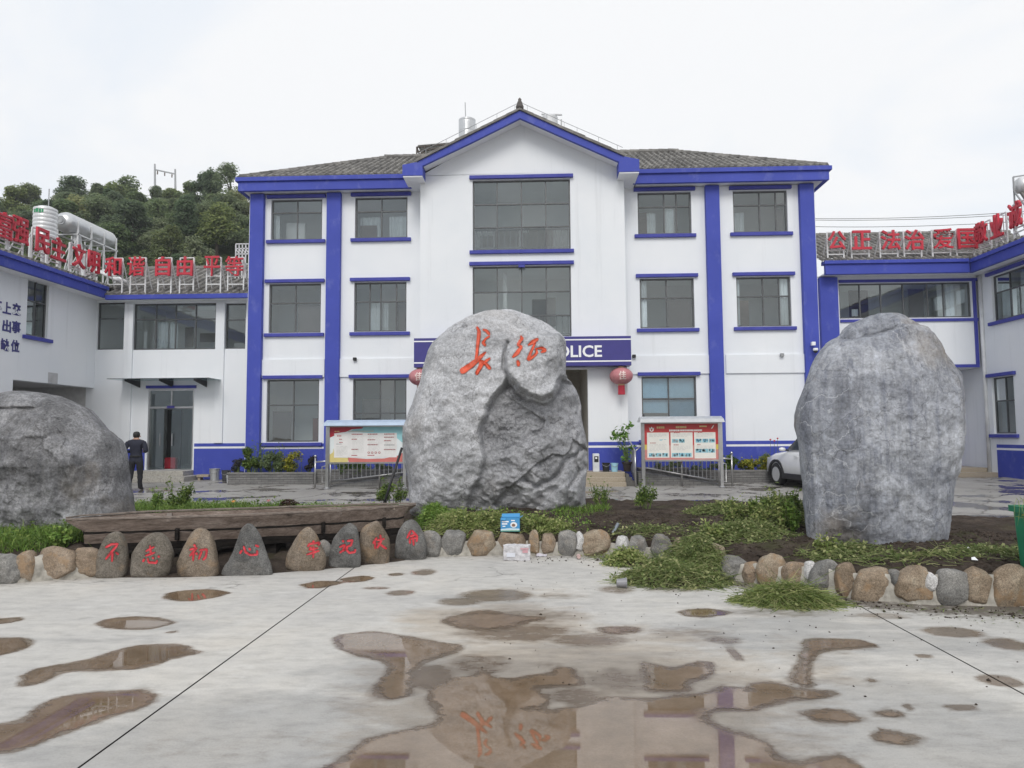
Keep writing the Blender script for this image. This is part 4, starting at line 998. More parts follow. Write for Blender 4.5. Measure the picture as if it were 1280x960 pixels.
c = t.ramp(t.noise(2.2, 8, .7), (.3, (.035,.027,.022)), (.52, (.075,.058,.047)), (.72, (.135,.108,.085)))
c = t.mix(c, t.ramp(t.noise(34, 6, .8), (.35, .5), (.6, 1.15), (.72, 1.9)), .8, 'MULTIPLY')
gk = t.ramp(t.noise(1.6, 7, .7), (.55, 0.0), (.68, .35)); c = t.mix(c, (.085,.10,.035), gk)
t.set(c, .95, normal=t.bump(t.noise(40, 8, .8), .9, .03), spec=.15); SOILM = t.m
SV = np.concatenate([Pm, Hm[...,None]], -1).reshape(-1, 3)
SOIL = np_mesh('soil', SV, Fq, SOILM, kind='structure', smooth=True)
SBVH = BVHTree.FromPolygons([tuple(v) for v in SV], [tuple(f) for f in Fq])
def soilz(x, y, default=None):
    h = SBVH.ray_cast(Vector((x, y, 5)), Vector((0, 0, -1)))
    return h[0].z if h[0] is not None else (gz(y) if default is None else default)
def pS(px, py):
    """pixel -> point on the soil (or ground)"""
    h = SBVH.ray_cast(CAM, rayd(px, py).normalized())
    return h[0] if h[0] is not None else pG(px, py)

# ================================================================== ROCKS
def smooth_poly(poly, n, it=2):
    a = np.array(poly, float)
    for _ in range(it):
        b = np.roll(a, -1, 0); a = np.stack([.75*a+.25*b, .25*a+.75*b], 1).reshape(-1, 2)
    d = np.r_[0, np.cumsum(np.linalg.norm(np.diff(np.vstack([a, a[:1]]), axis=0), axis=1))]
    q = np.linspace(0, d[-1], n, endpoint=False); a2 = np.vstack([a, a[:1]])
    return np.stack([np.interp(q, d, a2[:,0]), np.interp(q, d, a2[:,1])], 1)
def rock_mesh(outl, Y, depth_f, depth_b, n=300, mf=70, mbk=26, amp=.05, fsc=1.0, seed=0, power=2.4, front_fn=None, silh=.35, ridged=.0, it=2, facets=0, fq=.86):
    """outl: (x,z) outline at plane Y. Grows a closed boulder with bulging front and back."""
    o = smooth_poly(outl, n, it); c = o.mean(0)
    c = np.array([(o[:,0].min()+o[:,0].max())/2, o[:,1].min()*.5+o[:,1].max()*.5])
    rows = []; 
    sf = np.linspace(.02, 1, mf)
    for s in sf: rows.append(np.c_[c[0]+(o[:,0]-c[0])*s, np.full(n, 0.)-depth_f*(1-s**power)**(1/2.2), c[1]+(o[:,1]-c[1])*s])
    for s in np.linspace(1, .02, mbk)[1:]: rows.append(np.c_[c[0]+(o[:,0]-c[0])*s, depth_b*(1-s**power)**(1/2.2)*np.ones(n), c[1]+(o[:,1]-c[1])*s])
    V = np.concatenate(rows); V[:,1] += Y
    k = len(rows)
    V = np.vstack([V, [c[0], Y-depth_f, c[1]], [c[0], Y+depth_b, c[1]]])
    F = []
    for i in range(k-1):
        a = i*n+np.arange(n); b = i*n+(np.arange(n)+1) % n
        F.append(np.stack([a, b, b+n, a+n], 1))
    F = np.concatenate(F)
    T = [(len(V)-2, (j+1) % n, j) for j in range(n)]+[(len(V)-1, (k-1)*n+j, (k-1)*n+(j+1) % n) for j in range(n)]
    me = bpy.data.meshes.new('rock')
    me.from_pydata(V.tolist(), [], F.tolist()+T)
    bm = bmesh.new(); bm.from_mesh(me); bmesh.ops.recalc_face_normals(bm, faces=bm.faces); bm.to_mesh(me); bm.free()
    def normals():
        a = np.empty(len(V)*3, np.float32); me.vertex_normals.foreach_get('vector', a); return a.reshape(-1, 3)
    N_ = normals(); disp = np.zeros(len(V))
    off = Vector((seed*7.31, seed*3.17, seed*1.77))
    H = mathutils_hybrid
    for i, p in enumerate(V):
        q = Vector(p)*fsc+off
        d = noise.fractal(q*.9, 1.0, 2.1, 3)*1.3+noise.fractal(q*3.1, .9, 2.1, 6)*.5
        if ridged: d += (noise.ridged_multi_fractal(q*1.5, .9, 2.2, 5, 1.0, 2.0)-1.1)*ridged
        disp[i] = d
    rim = np.ones(len(V)); 
    ny = np.abs(N_[:,1]); rim = silh+(1-silh)*np.clip(ny*1.4, 0, 1)
    V = V+N_*(disp*amp*rim)[:,None]
    if facets:
        rf = np.random.default_rng(seed+900); cc_ = V.mean(0)
        for _ in range(facets):
            d_ = rf.normal(size=3); d_[1] = -abs(d_[1])*1.1; d_ /= np.linalg.norm(d_); pr_ = (V-cc_)@d_; lim = pr_.max()*rf.uniform(fq-.07, fq+.05)
            over = np.clip(pr_-lim, 0, None); V = V-d_*(over*.93)[:,None]
    if front_fn is not None:
        dy = front_fn(V); V[:,1] += dy
    me.vertices.foreach_set('co', V.astype(np.float32).ravel()); me.update()
    return me, V
mathutils_hybrid = None
def px_outline(pts, Y): return [(p.x, p.z) for p in (pY(x, y, Y) for x, y in pts)]
def mesh_bvh(me):
    return BVHTree.FromPolygons([v.co.copy() for v in me.vertices], [tuple(p.vertices) for p in me.polygons])
def stroke_pts(st, T, step=.02):
    """st: list of (x,y,w) in zoom coordinates; T maps to photo px"""
    pts = []
    for (a, b) in zip(st, st[1:]):
        k = 10
        for j in range(k): pts.append([a[q]+(b[q]-a[q])*j/k for q in range(3)])
    pts.append(list(st[-1]))
    a = np.array(pts)
    for _ in range(2):
        a[1:-1,:2] = .25*a[:-2,:2]+.5*a[1:-1,:2]+.25*a[2:,:2]
    w = a[:,2].copy(); n = len(w); ends = np.minimum(np.arange(n), np.arange(n)[::-1])/3.0
    a[:,2] = w*np.clip(.35+.65*np.sqrt(np.clip(ends, 0, 1)), 0, 1)
    return [(*T(x, y), wz) for x, y, wz in a]
def carve(me, strokes, T, wscale, mat, parent, depth=.02, lift=.004, name='inscription', minw=.0):
    """cut brush strokes into the rock mesh (world coordinates) and lay a painted groove in them"""
    bv = mesh_bvh(me); mb = MB(); V = np.empty(len(me.vertices)*3, np.float32); me.vertices.foreach_get('co', V); V = V.reshape(-1, 3)
    cut = np.zeros(len(V))
    for st in strokes:
        pts = stroke_pts(st, T); rows = []
        cen = []
        for i, (x, y, wz) in enumerate(pts):
            x0, y0, _ = pts[max(i-1, 0)]; x1, y1, _ = pts[min(i+1, len(pts)-1)]
            dx, dy = x1-x0, y1-y0; l = math.hypot(dx, dy)+1e-9; nx, ny = -dy/l, dx/l
            hw = max(wz*wscale/2, minw); row = []
            for q in (-1, -.55, 0, .55, 1):
                h = bv.ray_cast(CAM, rayd(x+nx*hw*q, y+ny*hw*q).normalized())
                if h[0] is None: row = None; break
                row.append(h[0]+h[1]*(lift if h[1].dot(CAM-h[0]) > 0 else -lift)-h[1]*depth*(1-q*q)*.9)
            if row: rows.append(row); cen.append((row[2], (row[4]-row[0]).length/2))
            else: rows.append(None)
        for a, b in zip(rows, rows[1:]):
            if a and b:
                mb.add(a+b, [(q, q+1, 6+q, 5+q) for q in range(4)])
        for (p, hw) in cen:
            d = np.linalg.norm(V-np.array(p, np.float32), axis=1); hw2 = hw*1.02+.004
            cut = np.maximum(cut, np.where(d < hw2*1.15, (1-(d/(hw2*1.15))**2)*depth*1.1+.006*(d < hw2*.9), 0))
    N_ = np.empty(len(V)*3, np.float32); me.vertex_normals.foreach_get('vector', N_)
    V = V-N_.reshape(-1, 3)*cut[:,None]; me.vertices.foreach_set('co', V.ravel().astype(np.float32)); me.update()
    return mb
def place_mesh(me, name, mat, root_loc, label, cat, group=None, smooth=True):
    V = np.empty(len(me.vertices)*3, np.float32); me.vertices.foreach_get('co', V); V = V.reshape(-1, 3)-np.array(root_loc, np.float32)
    me.vertices.foreach_set('co', V.ravel()); me.materials.append(mat); me.update()
    if smooth: me.polygons.foreach_set('use_smooth', [True]*len(me.polygons))
    o = link(name, me); o.location = root_loc
    return tag(o, label, cat, group)

# --- main rock with the large carved inscription
Y1 = 14.0
O1 = [(625,388),(600,391),(580,400),(557.5,415),(538,434),(534,452),(527.5,477.5),(517.5,502.5),(507,527.5),(504,550),(506,577),(511,605),(513,622),(516,646),(560,652),(620,652),(690,650),(731,640),(730,620),(732,600),(734.5,570),(734,552),(727,525),(726,500),(718,480),(705,473),(706,460),(708,442),(707.5,425),(700,415),(685,404),(665,395),(645,389.5)]
rec = np.array(px_outline([(633,470),(645,488),(660,499),(676,503),(690,496),(705,474),(760,470),(760,700),(560,700),(585,620),(604,575),(597,536),(608,512),(622,490)], Y1-.9))
nose = np.array(px_outline([(632,440),(640,433),(662,418),(700,412),(716,425),(716,470),(703,474),(690,494),(676,501),(662,497),(646,486),(634,470)], Y1-.9))
crackp = [pY(x, y, Y1-.9) for x, y in ((634,428),(630,445),(632,462),(636,474),(648,489),(660,498),(676,502),(690,496))]
c2p = [pY(x, y, Y1-.9) for x, y in ((732,560),(715,572),(700,590),(688,602),(670,608),(655,600))]
c3p = [pY(x, y, Y1-.9) for x, y in ((735,585),(722,600),(712,612),(708,640))]
def seg_d(P2, pl):
    d = np.full(len(P2), 1e9)
    for a, b in zip(pl, pl[1:]):
        ex, ez = b.x-a.x, b.z-a.z; tt = np.clip(((P2[:,0]-a.x)*ex+(P2[:,1]-a.z)*ez)/(ex*ex+ez*ez), 0, 1)
        d = np.minimum(d, np.hypot(P2[:,0]-a.x-ex*tt, P2[:,1]-a.z-ez*tt))
    return d
def front1(V):
    P2 = V[:, [0, 2]].copy()
    for i in range(len(P2)):
        q = Vector((P2[i,0]*3, 0, P2[i,1]*3)); P2[i,0] += noise.fractal(q, 1, 2, 4)*.05; P2[i,1] += noise.fractal(q+Vector((9,0,0)), 1, 2, 4)*.05
    fr_ = ss(Y1+.05, Y1-.35, V[:,1]); fr_ = np.clip((Y1+.1-V[:,1])/.4, 0, 1)
    r = poly_sdf(P2, rec); zt_, zb_ = pY(650,480,Y1-.9).z, pY(650,650,Y1-.9).z
    fade = np.interp(P2[:,1], [zb_, zb_+.5*(zt_-zb_), zt_], [.25, .6, 1.0])
    dy = .36*ss(.02, -.085, r)*fade
    nn_ = poly_sdf(P2, nose); dy -= .24*ss(.015, -.07, nn_)
    dy += .13*np.exp(-(seg_d(P2, crackp)/.03)**2)+.15*np.exp(-(seg_d(P2, c2p)/.045)**2)+.12*np.exp(-(seg_d(P2, c3p)/.045)**2)
    inner = ss(.0, -.3, r)
    lum = np.array([noise.ridged_multi_fractal(Vector((p[0]*1.9+3, p[1]*.7, p[2]*1.9+1)), .85, 2.1, 6, 1.0, 2.0) for p in V])
    dy += (1.15-lum)*.085*(inner*.95+.14)
    slab = np.array([noise.cell(Vector((p[0]*1.1-p[2]*1.5+noise.noise(Vector(p)*2)*.7, p[0]*.6+p[2]*.9, 2))) for p in V])
    dy += slab*.075*inner
    fine = np.array([noise.hetero_terrain(Vector(p)*7, .7, 2.1, 5, .6) for p in V])
    dy -= (fine-.6)*.014
    return dy*fr_
def ss_(a, b, x): return ss(a, b, x)
_ss = ss
def ss(a, b, x):
    if a < b: return _ss(a, b, x)
    return 1-_ss(b, a, x)
me1, _ = rock_mesh(px_outline(O1, Y1), Y1, 1.15, 1.0, n=420, mf=130, mbk=24, amp=.075, fsc=1.0, seed=2, front_fn=front1, silh=.3, it=1)
T1 = lambda x, y: (490+x*.2031, 380+y*.2031)
S1 = [
 [(520,138,10),(536,168,22),(533,215,22),(526,270,18),(522,318,18),(512,356,8)],
 [(558,158,8),(582,166,18),(601,188,22)],
 [(603,198,12),(575,216,10),(560,238,18),(577,258,16)],
 [(577,294,10),(540,332,22),(492,374,34),(440,410,40),(420,418,26)],
 [(536,332,12),(550,375,24),(534,405,22),(518,434,22)],
 [(522,428,16),(555,375,16),(582,350,18),(606,334,10)],
 [(548,348,14),(578,370,20),(606,402,26)],
 [(790,194,8),(800,216,22),(774,252,14),(797,264,18),(772,300,26),(742,330,12)],
 [(772,346,16),(778,366,22),(777,384,16)],
 [(838,254,14),(866,234,24),(902,214,16)],
 [(884,236,10),(862,280,16),(836,344,18),(868,325,18),(892,300,14),(884,272,10)],
 [(884,276,8),(922,270,18),(942,286,22),(918,298,12)],
]
mbi1 = carve(me1, S1[:7], T1, .2031, ORANGECUT, None, depth=.026, lift=.010, minw=1.1)
mbi1b = carve(me1, S1[7:], T1, .2031, ORANGECUT, None, depth=.022, lift=.010, minw=1.1)
zr1b = .25
def _paint_recess_shade(me):  # mask of painted shade for the hollow under the nose, weaker towards the base
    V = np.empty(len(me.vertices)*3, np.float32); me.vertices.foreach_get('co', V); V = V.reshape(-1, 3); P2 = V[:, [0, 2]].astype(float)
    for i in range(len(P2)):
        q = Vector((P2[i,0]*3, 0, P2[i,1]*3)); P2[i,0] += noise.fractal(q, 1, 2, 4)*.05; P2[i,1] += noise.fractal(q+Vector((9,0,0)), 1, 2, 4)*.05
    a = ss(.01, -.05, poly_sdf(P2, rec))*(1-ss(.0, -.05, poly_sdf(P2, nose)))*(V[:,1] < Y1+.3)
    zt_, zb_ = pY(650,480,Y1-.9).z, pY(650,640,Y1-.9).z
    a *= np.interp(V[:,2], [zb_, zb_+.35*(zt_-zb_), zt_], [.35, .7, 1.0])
    at = me.attributes.new('recess_shade', 'FLOAT', 'POINT'); at.data.foreach_set('value', a.astype(np.float32))
_paint_recess_shade(me1)
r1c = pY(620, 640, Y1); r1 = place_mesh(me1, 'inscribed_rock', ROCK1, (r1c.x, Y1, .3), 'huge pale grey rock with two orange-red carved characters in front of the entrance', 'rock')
mbi1.build('carved_character', ORANGECUT, r1, smooth=True, fix=False); mbi1b.build('carved_character', ORANGECUT, r1, smooth=True, fix=False)

# --- right rock
Y2 = 10.15
O2 = [(1115,390),(1095,391),(1067,402),(1055,411),(1051,421),(1037,427),(1022,442),(1014,457),(1006,485),(1000,500),(995,525),(997,555),(1001,585),(1005,620),(1009,660),(1012,690),(1085,698),(1135,698),(1172,694),(1177,660),(1184,642),(1187,610),(1192,585),(1200,550),(1197,520),(1195,475),(1190,457),(1175,440),(1170,425),(1155,410),(1137,399),(1125,391)]
capl = [pY(x, y, Y2-.4) for x, y in ((1048,424),(1062,420),(1078,424),(1090,417),(1105,415),(1120,410),(1130,404))]
def front2(V):
    P2 = V[:, [0, 2]].copy(); fr_ = np.clip((Y2+.1-V[:,1])/.3, 0, 1)
    for i in range(len(P2)):
        q = Vector((P2[i,0]*4, 0, P2[i,1]*4)); P2[i,1] += noise.fractal(q, 1, 2, 4)*.03
    zc = np.interp(P2[:,0], [p.x for p in capl], [p.z for p in capl])
    dy = .085*np.clip((P2[:,1]-zc)/.02, 0, 1)
    dy += .11*np.exp(-(seg_d(P2, capl)/.016)**2)
    g_ = np.array([noise.ridged_multi_fractal(Vector((p[0]*2.4, p[1], p[2]*1.1)), .9, 2.1, 6, 1.0, 2.0) for p in V]); dy += (1.15-g_)*.030
    st_ = np.array([noise.fractal(Vector((p[0]*9, 1, p[2]*1.2)), .9, 2.1, 5) for p in V]); dy += st_*.012
    fine = np.array([noise.hetero_terrain(Vector(p)*9, .7, 2.1, 5, .6) for p in V]); dy -= (fine-.6)*.010
    return dy*fr_
me2, _ = rock_mesh(px_outline(O2, Y2), Y2, .55, .5, n=330, mf=100, mbk=20, amp=.035, fsc=1.3, seed=5, front_fn=front2, silh=.25, power=3.2, it=1)
place_mesh(me2, 'upright_rock', ROCK2, (pY(1100,670,Y2).x, Y2, .35), 'tall rounded bluish grey rock with no carving, rightmost of the three big rocks', 'rock')
# --- left rock
Y3 = 11.6
O3 = [(30,488),(10,491),(-30,492),(-80,498),(-120,518),(-128,600),(-116,700),(0,712),(120,708),(166,700),(167,662),(164,635),(160,620),(155,597),(152.5,572),(147.5,555),(140,545),(125,532.5),(115,520),(100,505),(75,494),(50,490)]
def front3(V):
    fr_ = np.clip((Y3+.1-V[:,1])/.4, 0, 1); px0 = np.array([p[0] for p in V])
    st_ = np.array([noise.fractal(Vector((p[0]*13, 1, p[2]*1.6)), .9, 2.1, 4) for p in V]); low = np.clip((2.0-V[:,2])/.7, 0, 1)*np.clip((-6.1-V[:,0])/.5+.4, 0, 1)
    g_ = np.array([noise.ridged_multi_fractal(Vector((p[0]*1.9, p[1], p[2]*1.9)), .9, 2.1, 6, 1.0, 2.0) for p in V])
    fine = np.array([noise.hetero_terrain(Vector(p)*8, .7, 2.1, 5, .6) for p in V])
    pl_ = np.array([noise.cell(Vector((p[0]*1.6+noise.noise(Vector(p)*1.7)*.9, p[1], p[2]*2.1))) for p in V])
    return (pl_*.05+st_*.055*low+(1.15-g_)*.05-(fine-.6)*.012)*fr_
me3, _ = rock_mesh(px_outline(O3, Y3), Y3, .9, .8, n=300, mf=90, mbk=20, amp=.06, fsc=1.1, seed=9, front_fn=front3, silh=.3, it=1, facets=4, fq=.9)
place_mesh(me3, 'grey_rock', ROCK3, (pY(30,680,Y3).x, Y3, .2), 'broad dark grey rock cut off by the left edge behind the wooden boat', 'rock')

# ================================================================== EIGHT SMALL INSCRIBED STONES
def kz(st, w=17): return [[(x, y, w) for x, y in s] for s in st]
TA = lambda x, y: (120+x*.16406, 640+y*.16406)
TB = lambda x, y: (340+x*.16406, 640+y*.16406)
IN = [
 ('不', [(123,722),(124,700),(128,685),(134,670),(143,664.5),(151,665),(156.5,674),(159,692),(158.5,712),(154,723),(138,725)], TA,
  kz([[(70,272),(118,246),(172,244)],[(165,248),(122,300),(72,362)],[(126,300),(122,380)],[(150,306),(172,326)]]), 0, 'greybrown stone with a rusty patch and red character'),
 ('忘', [(166,722),(166,700),(168,686),(176,675),(190,666.5),(203,665.5),(211,676),(215.5,690),(214.5,708),(208,722),(188,724)], TA,
  kz([[(378,300),(446,264)],[(412,254),(418,328)],[(374,334),(452,308)],[(372,356),(356,380)],[(394,350),(402,384),(458,388),(468,366)],[(428,344),(442,356)],[(472,332),(484,346)]]), 0, 'broad grey-brown stone with red character'),
 ('初', [(223,720),(222.5,708),(228,692),(236,676),(243,663),(249,660),(257,661),(264,668),(269,682),(271,700),(273,716),(268,722),(240,723)], TA,
  kz([[(746,246),(760,266)],[(712,288),(770,272),(712,338)],[(744,300),(740,374)],[(760,308),(774,326)],[(786,292),(846,284),(836,344),(812,368)],[(808,290),(782,362)]]), 1, 'tan domed stone with red character'),
 ('心', [(280,717),(281,710),(290,698),(297,682),(302,664),(307,655.5),(313,655),(320,661),(327,675),(334,694),(339.5,712),(340,718),(310,722),(288,721)], TA,
  kz([[(1114,288),(1096,318)],[(1124,258),(1140,306),(1178,328),(1228,324),(1228,290)],[(1164,274),(1178,292)],[(1212,252),(1242,266)]]), 2, 'pointed triangular dark grey stone with red character'),
 ('牢', [(359,708),(358.5,700),(364,685),(373,668),(381,660),(387,659),(394,666),(400,682),(407.5,697),(406,708),(402,714),(380,716),(366,713)], TB,
  kz([[(312,218),(320,236)],[(272,266),(286,244),(362,232),(352,256)],[(300,264),(284,292)],[(280,290),(352,274)],[(262,326),(362,294)],[(316,258),(314,352)]]), 1, 'rounded brown stone with slanting top and red character'),
 ('记', [(413,708),(412.5,695),(416,678),(424,664),(434,655),(441,654),(446,660),(449,678),(450.5,705),(448,711),(425,712)], TB,
  kz([[(536,214),(548,230)],[(512,268),(556,250),(544,290),(514,312)],[(528,300),(560,286)],[(570,222),(612,214),(602,254),(574,262),(568,288),(590,312),(632,304),(634,282)]]), 2, 'leaning grey stone with curved left side and red character'),
 ('使', [(452,702),(450,690),(451,668),(455,658),(466,653),(471,650.5),(476,656),(483,667),(487,676),(486.5,698),(484,706),(462,707)], TB,
  kz([[(800,194),(768,242)],[(786,222),(786,282)],[(798,216),(858,204)],[(824,172),(832,220),(800,278)],[(806,234),(840,258),(874,282)]]), 1, 'angular brown stone with a peaked top and red character'),
 ('命', [(496,699),(494.5,685),(497,668),(504,654),(512,649.5),(519,650.5),(526,660),(531,675),(532,690),(530,699),(512,702)], TB,
  kz([[(1060,138),(1028,202)],[(1066,140),(1112,192)],[(1048,186),(1086,174)],[(1050,200),(1052,242)],[(1044,206),(1106,194),(1100,228)],[(1074,184),(1080,256)]]), 2, 'smooth oval grey stone with red character, nearest the big rock'),
]
for k, (ch, ol, T, st, mi, lab) in enumerate(IN):
    yb = max(y for x, y in ol); xm = sum(x for x, y in ol)/len(ol)
    Yf = pZ(xm, yb-1.5, 0).y; Yc = Yf+.15
    ym = sum(y for x, y in ol)/len(ol); ol = [(xm+(x-xm)*1.06, ym+(y-ym)*1.03) for x, y in ol]
    o2 = [(p.x, p.z) for p in (pY(x, y, Yc) for x, y in ol)]
    zmin = min(z for x, z in o2); o2 = [(x, z-(.03 if z < zmin+.07 else 0)) for x, z in o2]
    me, _ = rock_mesh(o2, Yc, .15, .13, n=110, mf=46, mbk=12, amp=.016, fsc=2.6, seed=20+k*3, silh=.35, power=2.8, it=1 if ch in '使心' else 2, facets=2, fq=.9)
    mbs = carve(me, st, T, .16406, REDCUT, None, depth=.006, lift=.003)
    o = place_mesh(me, 'inscribed_stone', INSCM[mi], (pY(xm, yb, Yc).x, Yc, 0), lab+' '+ch, 'inscribed stone', 'small inscribed stones standing along the front of the boat')
    mbs.build('inscription', REDCUT, o, smooth=True, fix=False)
bs = [(470,690,.13),(405,690,.14)]
# ================================================================== STONE KERB
KERB = [ # xc, width, top, bottom, material
 (8,38,693,732,1),(33,18,688,729,0),(70,40,684,725,0),(108,30,684,720,0),
 (538,22,664,697,1),(568,24,662,696,1),(602,32,662,696,2),(641,31,663,696,0),(667,11,663,694,2),(686,16,666,693,0),(709,21,663,696,1),(725,10,665,690,3),
 (744,31,662,697,2),(779,16,668,698,3),(797,20,668,700,1),(828,22,668,703,1),(850,17,672,706,2),(875,17,676,714,1),(895,18,678,718,2),
 (918,32,694,727,1),(939,21,703,731,0),(964,32,693,732,2),(994,28,703,736,0),(1012,12,702,727,3),(1030,31,702,746,1),(1057,25,705,748,0),(1093,46,708,755,2),(1118,12,711,732,1),(1141,38,708,757,2),(1160,12,716,737,3),(1189,38,711,757,1),(1222,29,710,758,2),(1264,38,709,759,2),(1305,36,710,762,0),(1345,38,712,764,1),(-24,34,690,735,0)]
KB = thing('stone_kerb', 'low kerb of upright rounded field stones set in pale mortar along the flower bed', 'stone kerb', (pZ(700,697,0).x, 10.9, 0))
KV = []
for k, (xc, w, ty, by, mi) in enumerate(KERB):
    Yf = pZ(xc, np.interp(xc, [p[0] for p in FRONT], [p[1] for p in FRONT]), 0).y; Yc = Yf+.11
    rr = random.Random(k*5+1)
    ol = []
    for a in range(12):
        an = -math.pi/2+2*math.pi*a/12; ex = .62
        cx_, sy_ = math.cos(an), math.sin(an)
        x = xc+w*.67*math.copysign(abs(cx_)**ex, cx_)*rr.uniform(.84, 1.08); y = (ty+by)/2-(by-ty)*.57*math.copysign(abs(sy_)**ex, sy_)*rr.uniform(.90, 1.06)
        if sy_ > .5: x = xc+(x-xc)*.84
        elif sy_ < -.3: x = xc+(x-xc)*1.06
        ol.append((x, y))
    me, V = rock_mesh(px_outline(ol, Yc), Yc, .11, .13, n=56, mf=18, mbk=8, amp=.017, fsc=4.5, seed=60+k, silh=.7, power=3.4, it=1, facets=7, fq=.80)
    KV.append((xc, w, ty, by, Yc))
    loc = Vector((pY(xc, by, Yc).x, Yc, 0)); off = wloc(KB)
    V2 = V-np.array(off); me.vertices.foreach_set('co', V2.astype(np.float32).ravel()); me.materials.append(STONEM[mi])
    me.polygons.foreach_set('use_smooth', [True]*len(me.polygons)); me.update(); me.name = 'stone'
    link('stone', me, KB)
# mortar behind and between the stones
def mortar(x0, x1):
    mb = MB(); pts = np.arange(x0, x1+.1, 4); row = []
    for x in pts:
        by = np.interp(x, [p[0] for p in FRONT], [p[1] for p in FRONT]); Yf = pZ(x, by, 0).y; p = pY(x, by, Yf)
        sc_ = FPX/Yf; hh = np.interp(x, [-40,130,530,780,900,1000,1300], [.34,.30,.24,.20,.20,.27,.34])+noise.noise(Vector((x*.13,0,1)))*.05
        f = .055+noise.noise(Vector((x*.2,5,1)))*.02
        row.append([(p.x, Yf+f-.01, -.05),(p.x, Yf+f+.012+noise.noise(Vector((x*.3,9,1)))*.012, hh*.5),(p.x, Yf+f+.045, hh*.92),(p.x, Yf+.12, hh),(p.x, Yf+.22, hh*.8)])
    for a, b in zip(row, row[1:]): mb.add(a+b, [(q, q+1, 6+q, 5+q) for q in range(4)])
    mb.build('mortar', MORTAR, KB, smooth=True)
mortar(-60, 124); mortar(528, 1370)
# small back-edge stones right of the tall rock
for k, (xc, yc, r_) in enumerate(((1184,656,9),(1206,657,8),(1232,659,10),(1252,660,8),(1276,662,9))):
    p = pG(xc, yc+4); me, V = rock_mesh(px_outline([(xc+r_*math.cos(a*.785)*1.1, yc-1+r_*.62*math.sin(a*.785)) for a in range(8)], p.y), p.y, .09, .09, n=36, mf=12, mbk=6, amp=.02, fsc=3, seed=130+k, silh=.6)
    place_mesh(me, 'edge_stone', STONEM[1], (p.x, p.y, p.z), ['back edge stone touching the right flank of the tall rock','second back edge stone counted from the tall rock','widest stone on the back edge of the bed','back edge stone left of the green bin','back edge stone directly behind the green bin'][k], 'stone', 'stones on the back edge of the flower bed')

# ================================================================== WOODEN BOAT
t = NT('weathered_wood')
c = t.ramp(t.noise(1.5, 8, .7, stretch=(.6,6,9)), (.3, (.115,.088,.072)), (.5, (.215,.168,.140)), (.7, (.33,.275,.24)))
c = t.mix(c, t.ramp(t.noise(6, 8, .75, stretch=(.35,9,14)), (.36, .45), (.5, 1.0), (.68, 1.22)), .8, 'MULTIPLY')
dkk = t.ramp(t.noise(1.7, 7, .7, stretch=(1,2,3)), (.56, 0.0), (.68, .75)); c = t.mix(c, (.018,.016,.015), dkk)
t.set(c, .85, normal=t.bump(t.noise(14, 8, .75, stretch=(.3,6,8)), .6, .02), spec=.2); WOOD = t.m
t = NT('black_rotten_wood'); t.set(t.ramp(t.noise(5, 7, .7, stretch=(.6,3,5)), (.3, (.010,.009,.009)), (.7, (.040,.034,.030))), .9, normal=t.bump(t.noise(18, 8, .7), .7, .02), spec=.15); ROT = t.m
WOODTOP = simple('pale_weathered_edge', (.20,.165,.14), .9, var=.35, scale=12, bump=.5)
# stations: px x, near gunwale y, far gunwale y ; gunwale height .70
zgw = .70
stn = []
for (x, yn, yf, hb) in ((82,651.5,648.8,.03),(105,650.5,646,.20),(180,649,641,.26),(280,646.5,637.5,.28),(400,641,633.5,.27),(470,636.5,631,.22),(505,633.4,630.6,.12),(520,632,630.9,.05)):
    n_ = pZ(x, yn, zgw); f_ = pZ(x, yf, zgw); stn.append((n_, f_, hb))
def bcurve(i_f):
    k = len(stn)-1; s = i_f*k; i = min(int(s), k-1); q = s-i
    a, b = stn[i], stn[i+1]; return a[0].lerp(b[0], q), a[1].lerp(b[1], q)
BT = thing('wooden_boat', 'long weathered brown plank boat lying behind the row of inscribed stones', 'boat', ((stn[0][0].x+stn[-1][0].x)/2, 10.9, .1))
NS = 40
def lv(side, s, h):
    """hull surface: side 0 near, 1 far; h 0 gunwale .. 1 bottom"""
    n_, f_ = bcurve(s); c_ = (n_+f_)/2; p = (n_ if side == 0 else f_)
    q = c_.lerp(p, 1-.38*h)
    rake = .50*ss(.16, 0, s)*h - .55*ss(.84, 1.0, s)*h
    dpt = .46-.12*ss(.8, 1.0, s)-.10*ss(.10, 0, s)
    ax = (stn[-1][0]-stn[0][0]).normalized()
    return q+Vector((ax.x*rake, ax.y*rake, -dpt*h))
def strake(name, side, h0, h1, th, mat, s0=0.0, s1=1.0):
    mb = MB(); rows = []
    for i in range(NS+1):
        s = s0+(s1-s0)*i/NS; a, b = lv(side, s, h0), lv(side, s, h1); n_, f_ = bcurve(s); w = (f_-n_).normalized()*(th if side == 0 else -th)
        j = Vector((0, 0, noise.fractal(Vector((s*22, h0*5, side)), 1, 2, 4)*.016)); k = (n_-f_).normalized()*noise.noise(Vector((s*9, h0*7, side+3)))*.010*(1 if side == 0 else -1)
        rows.append([a+j+k, b+j+k, b+j+w+k, a+j+w+k])
    for a, b in zip(rows, rows[1:]): mb.add(a+b, [(0,1,5,4),(1,2,6,5),(2,3,7,6),(3,0,4,7)])
    mb.add(rows[0], [(0,1,2,3)]); mb.add(rows[-1], [(0,1,2,3)])
    return mb.build(name, mat, BT)
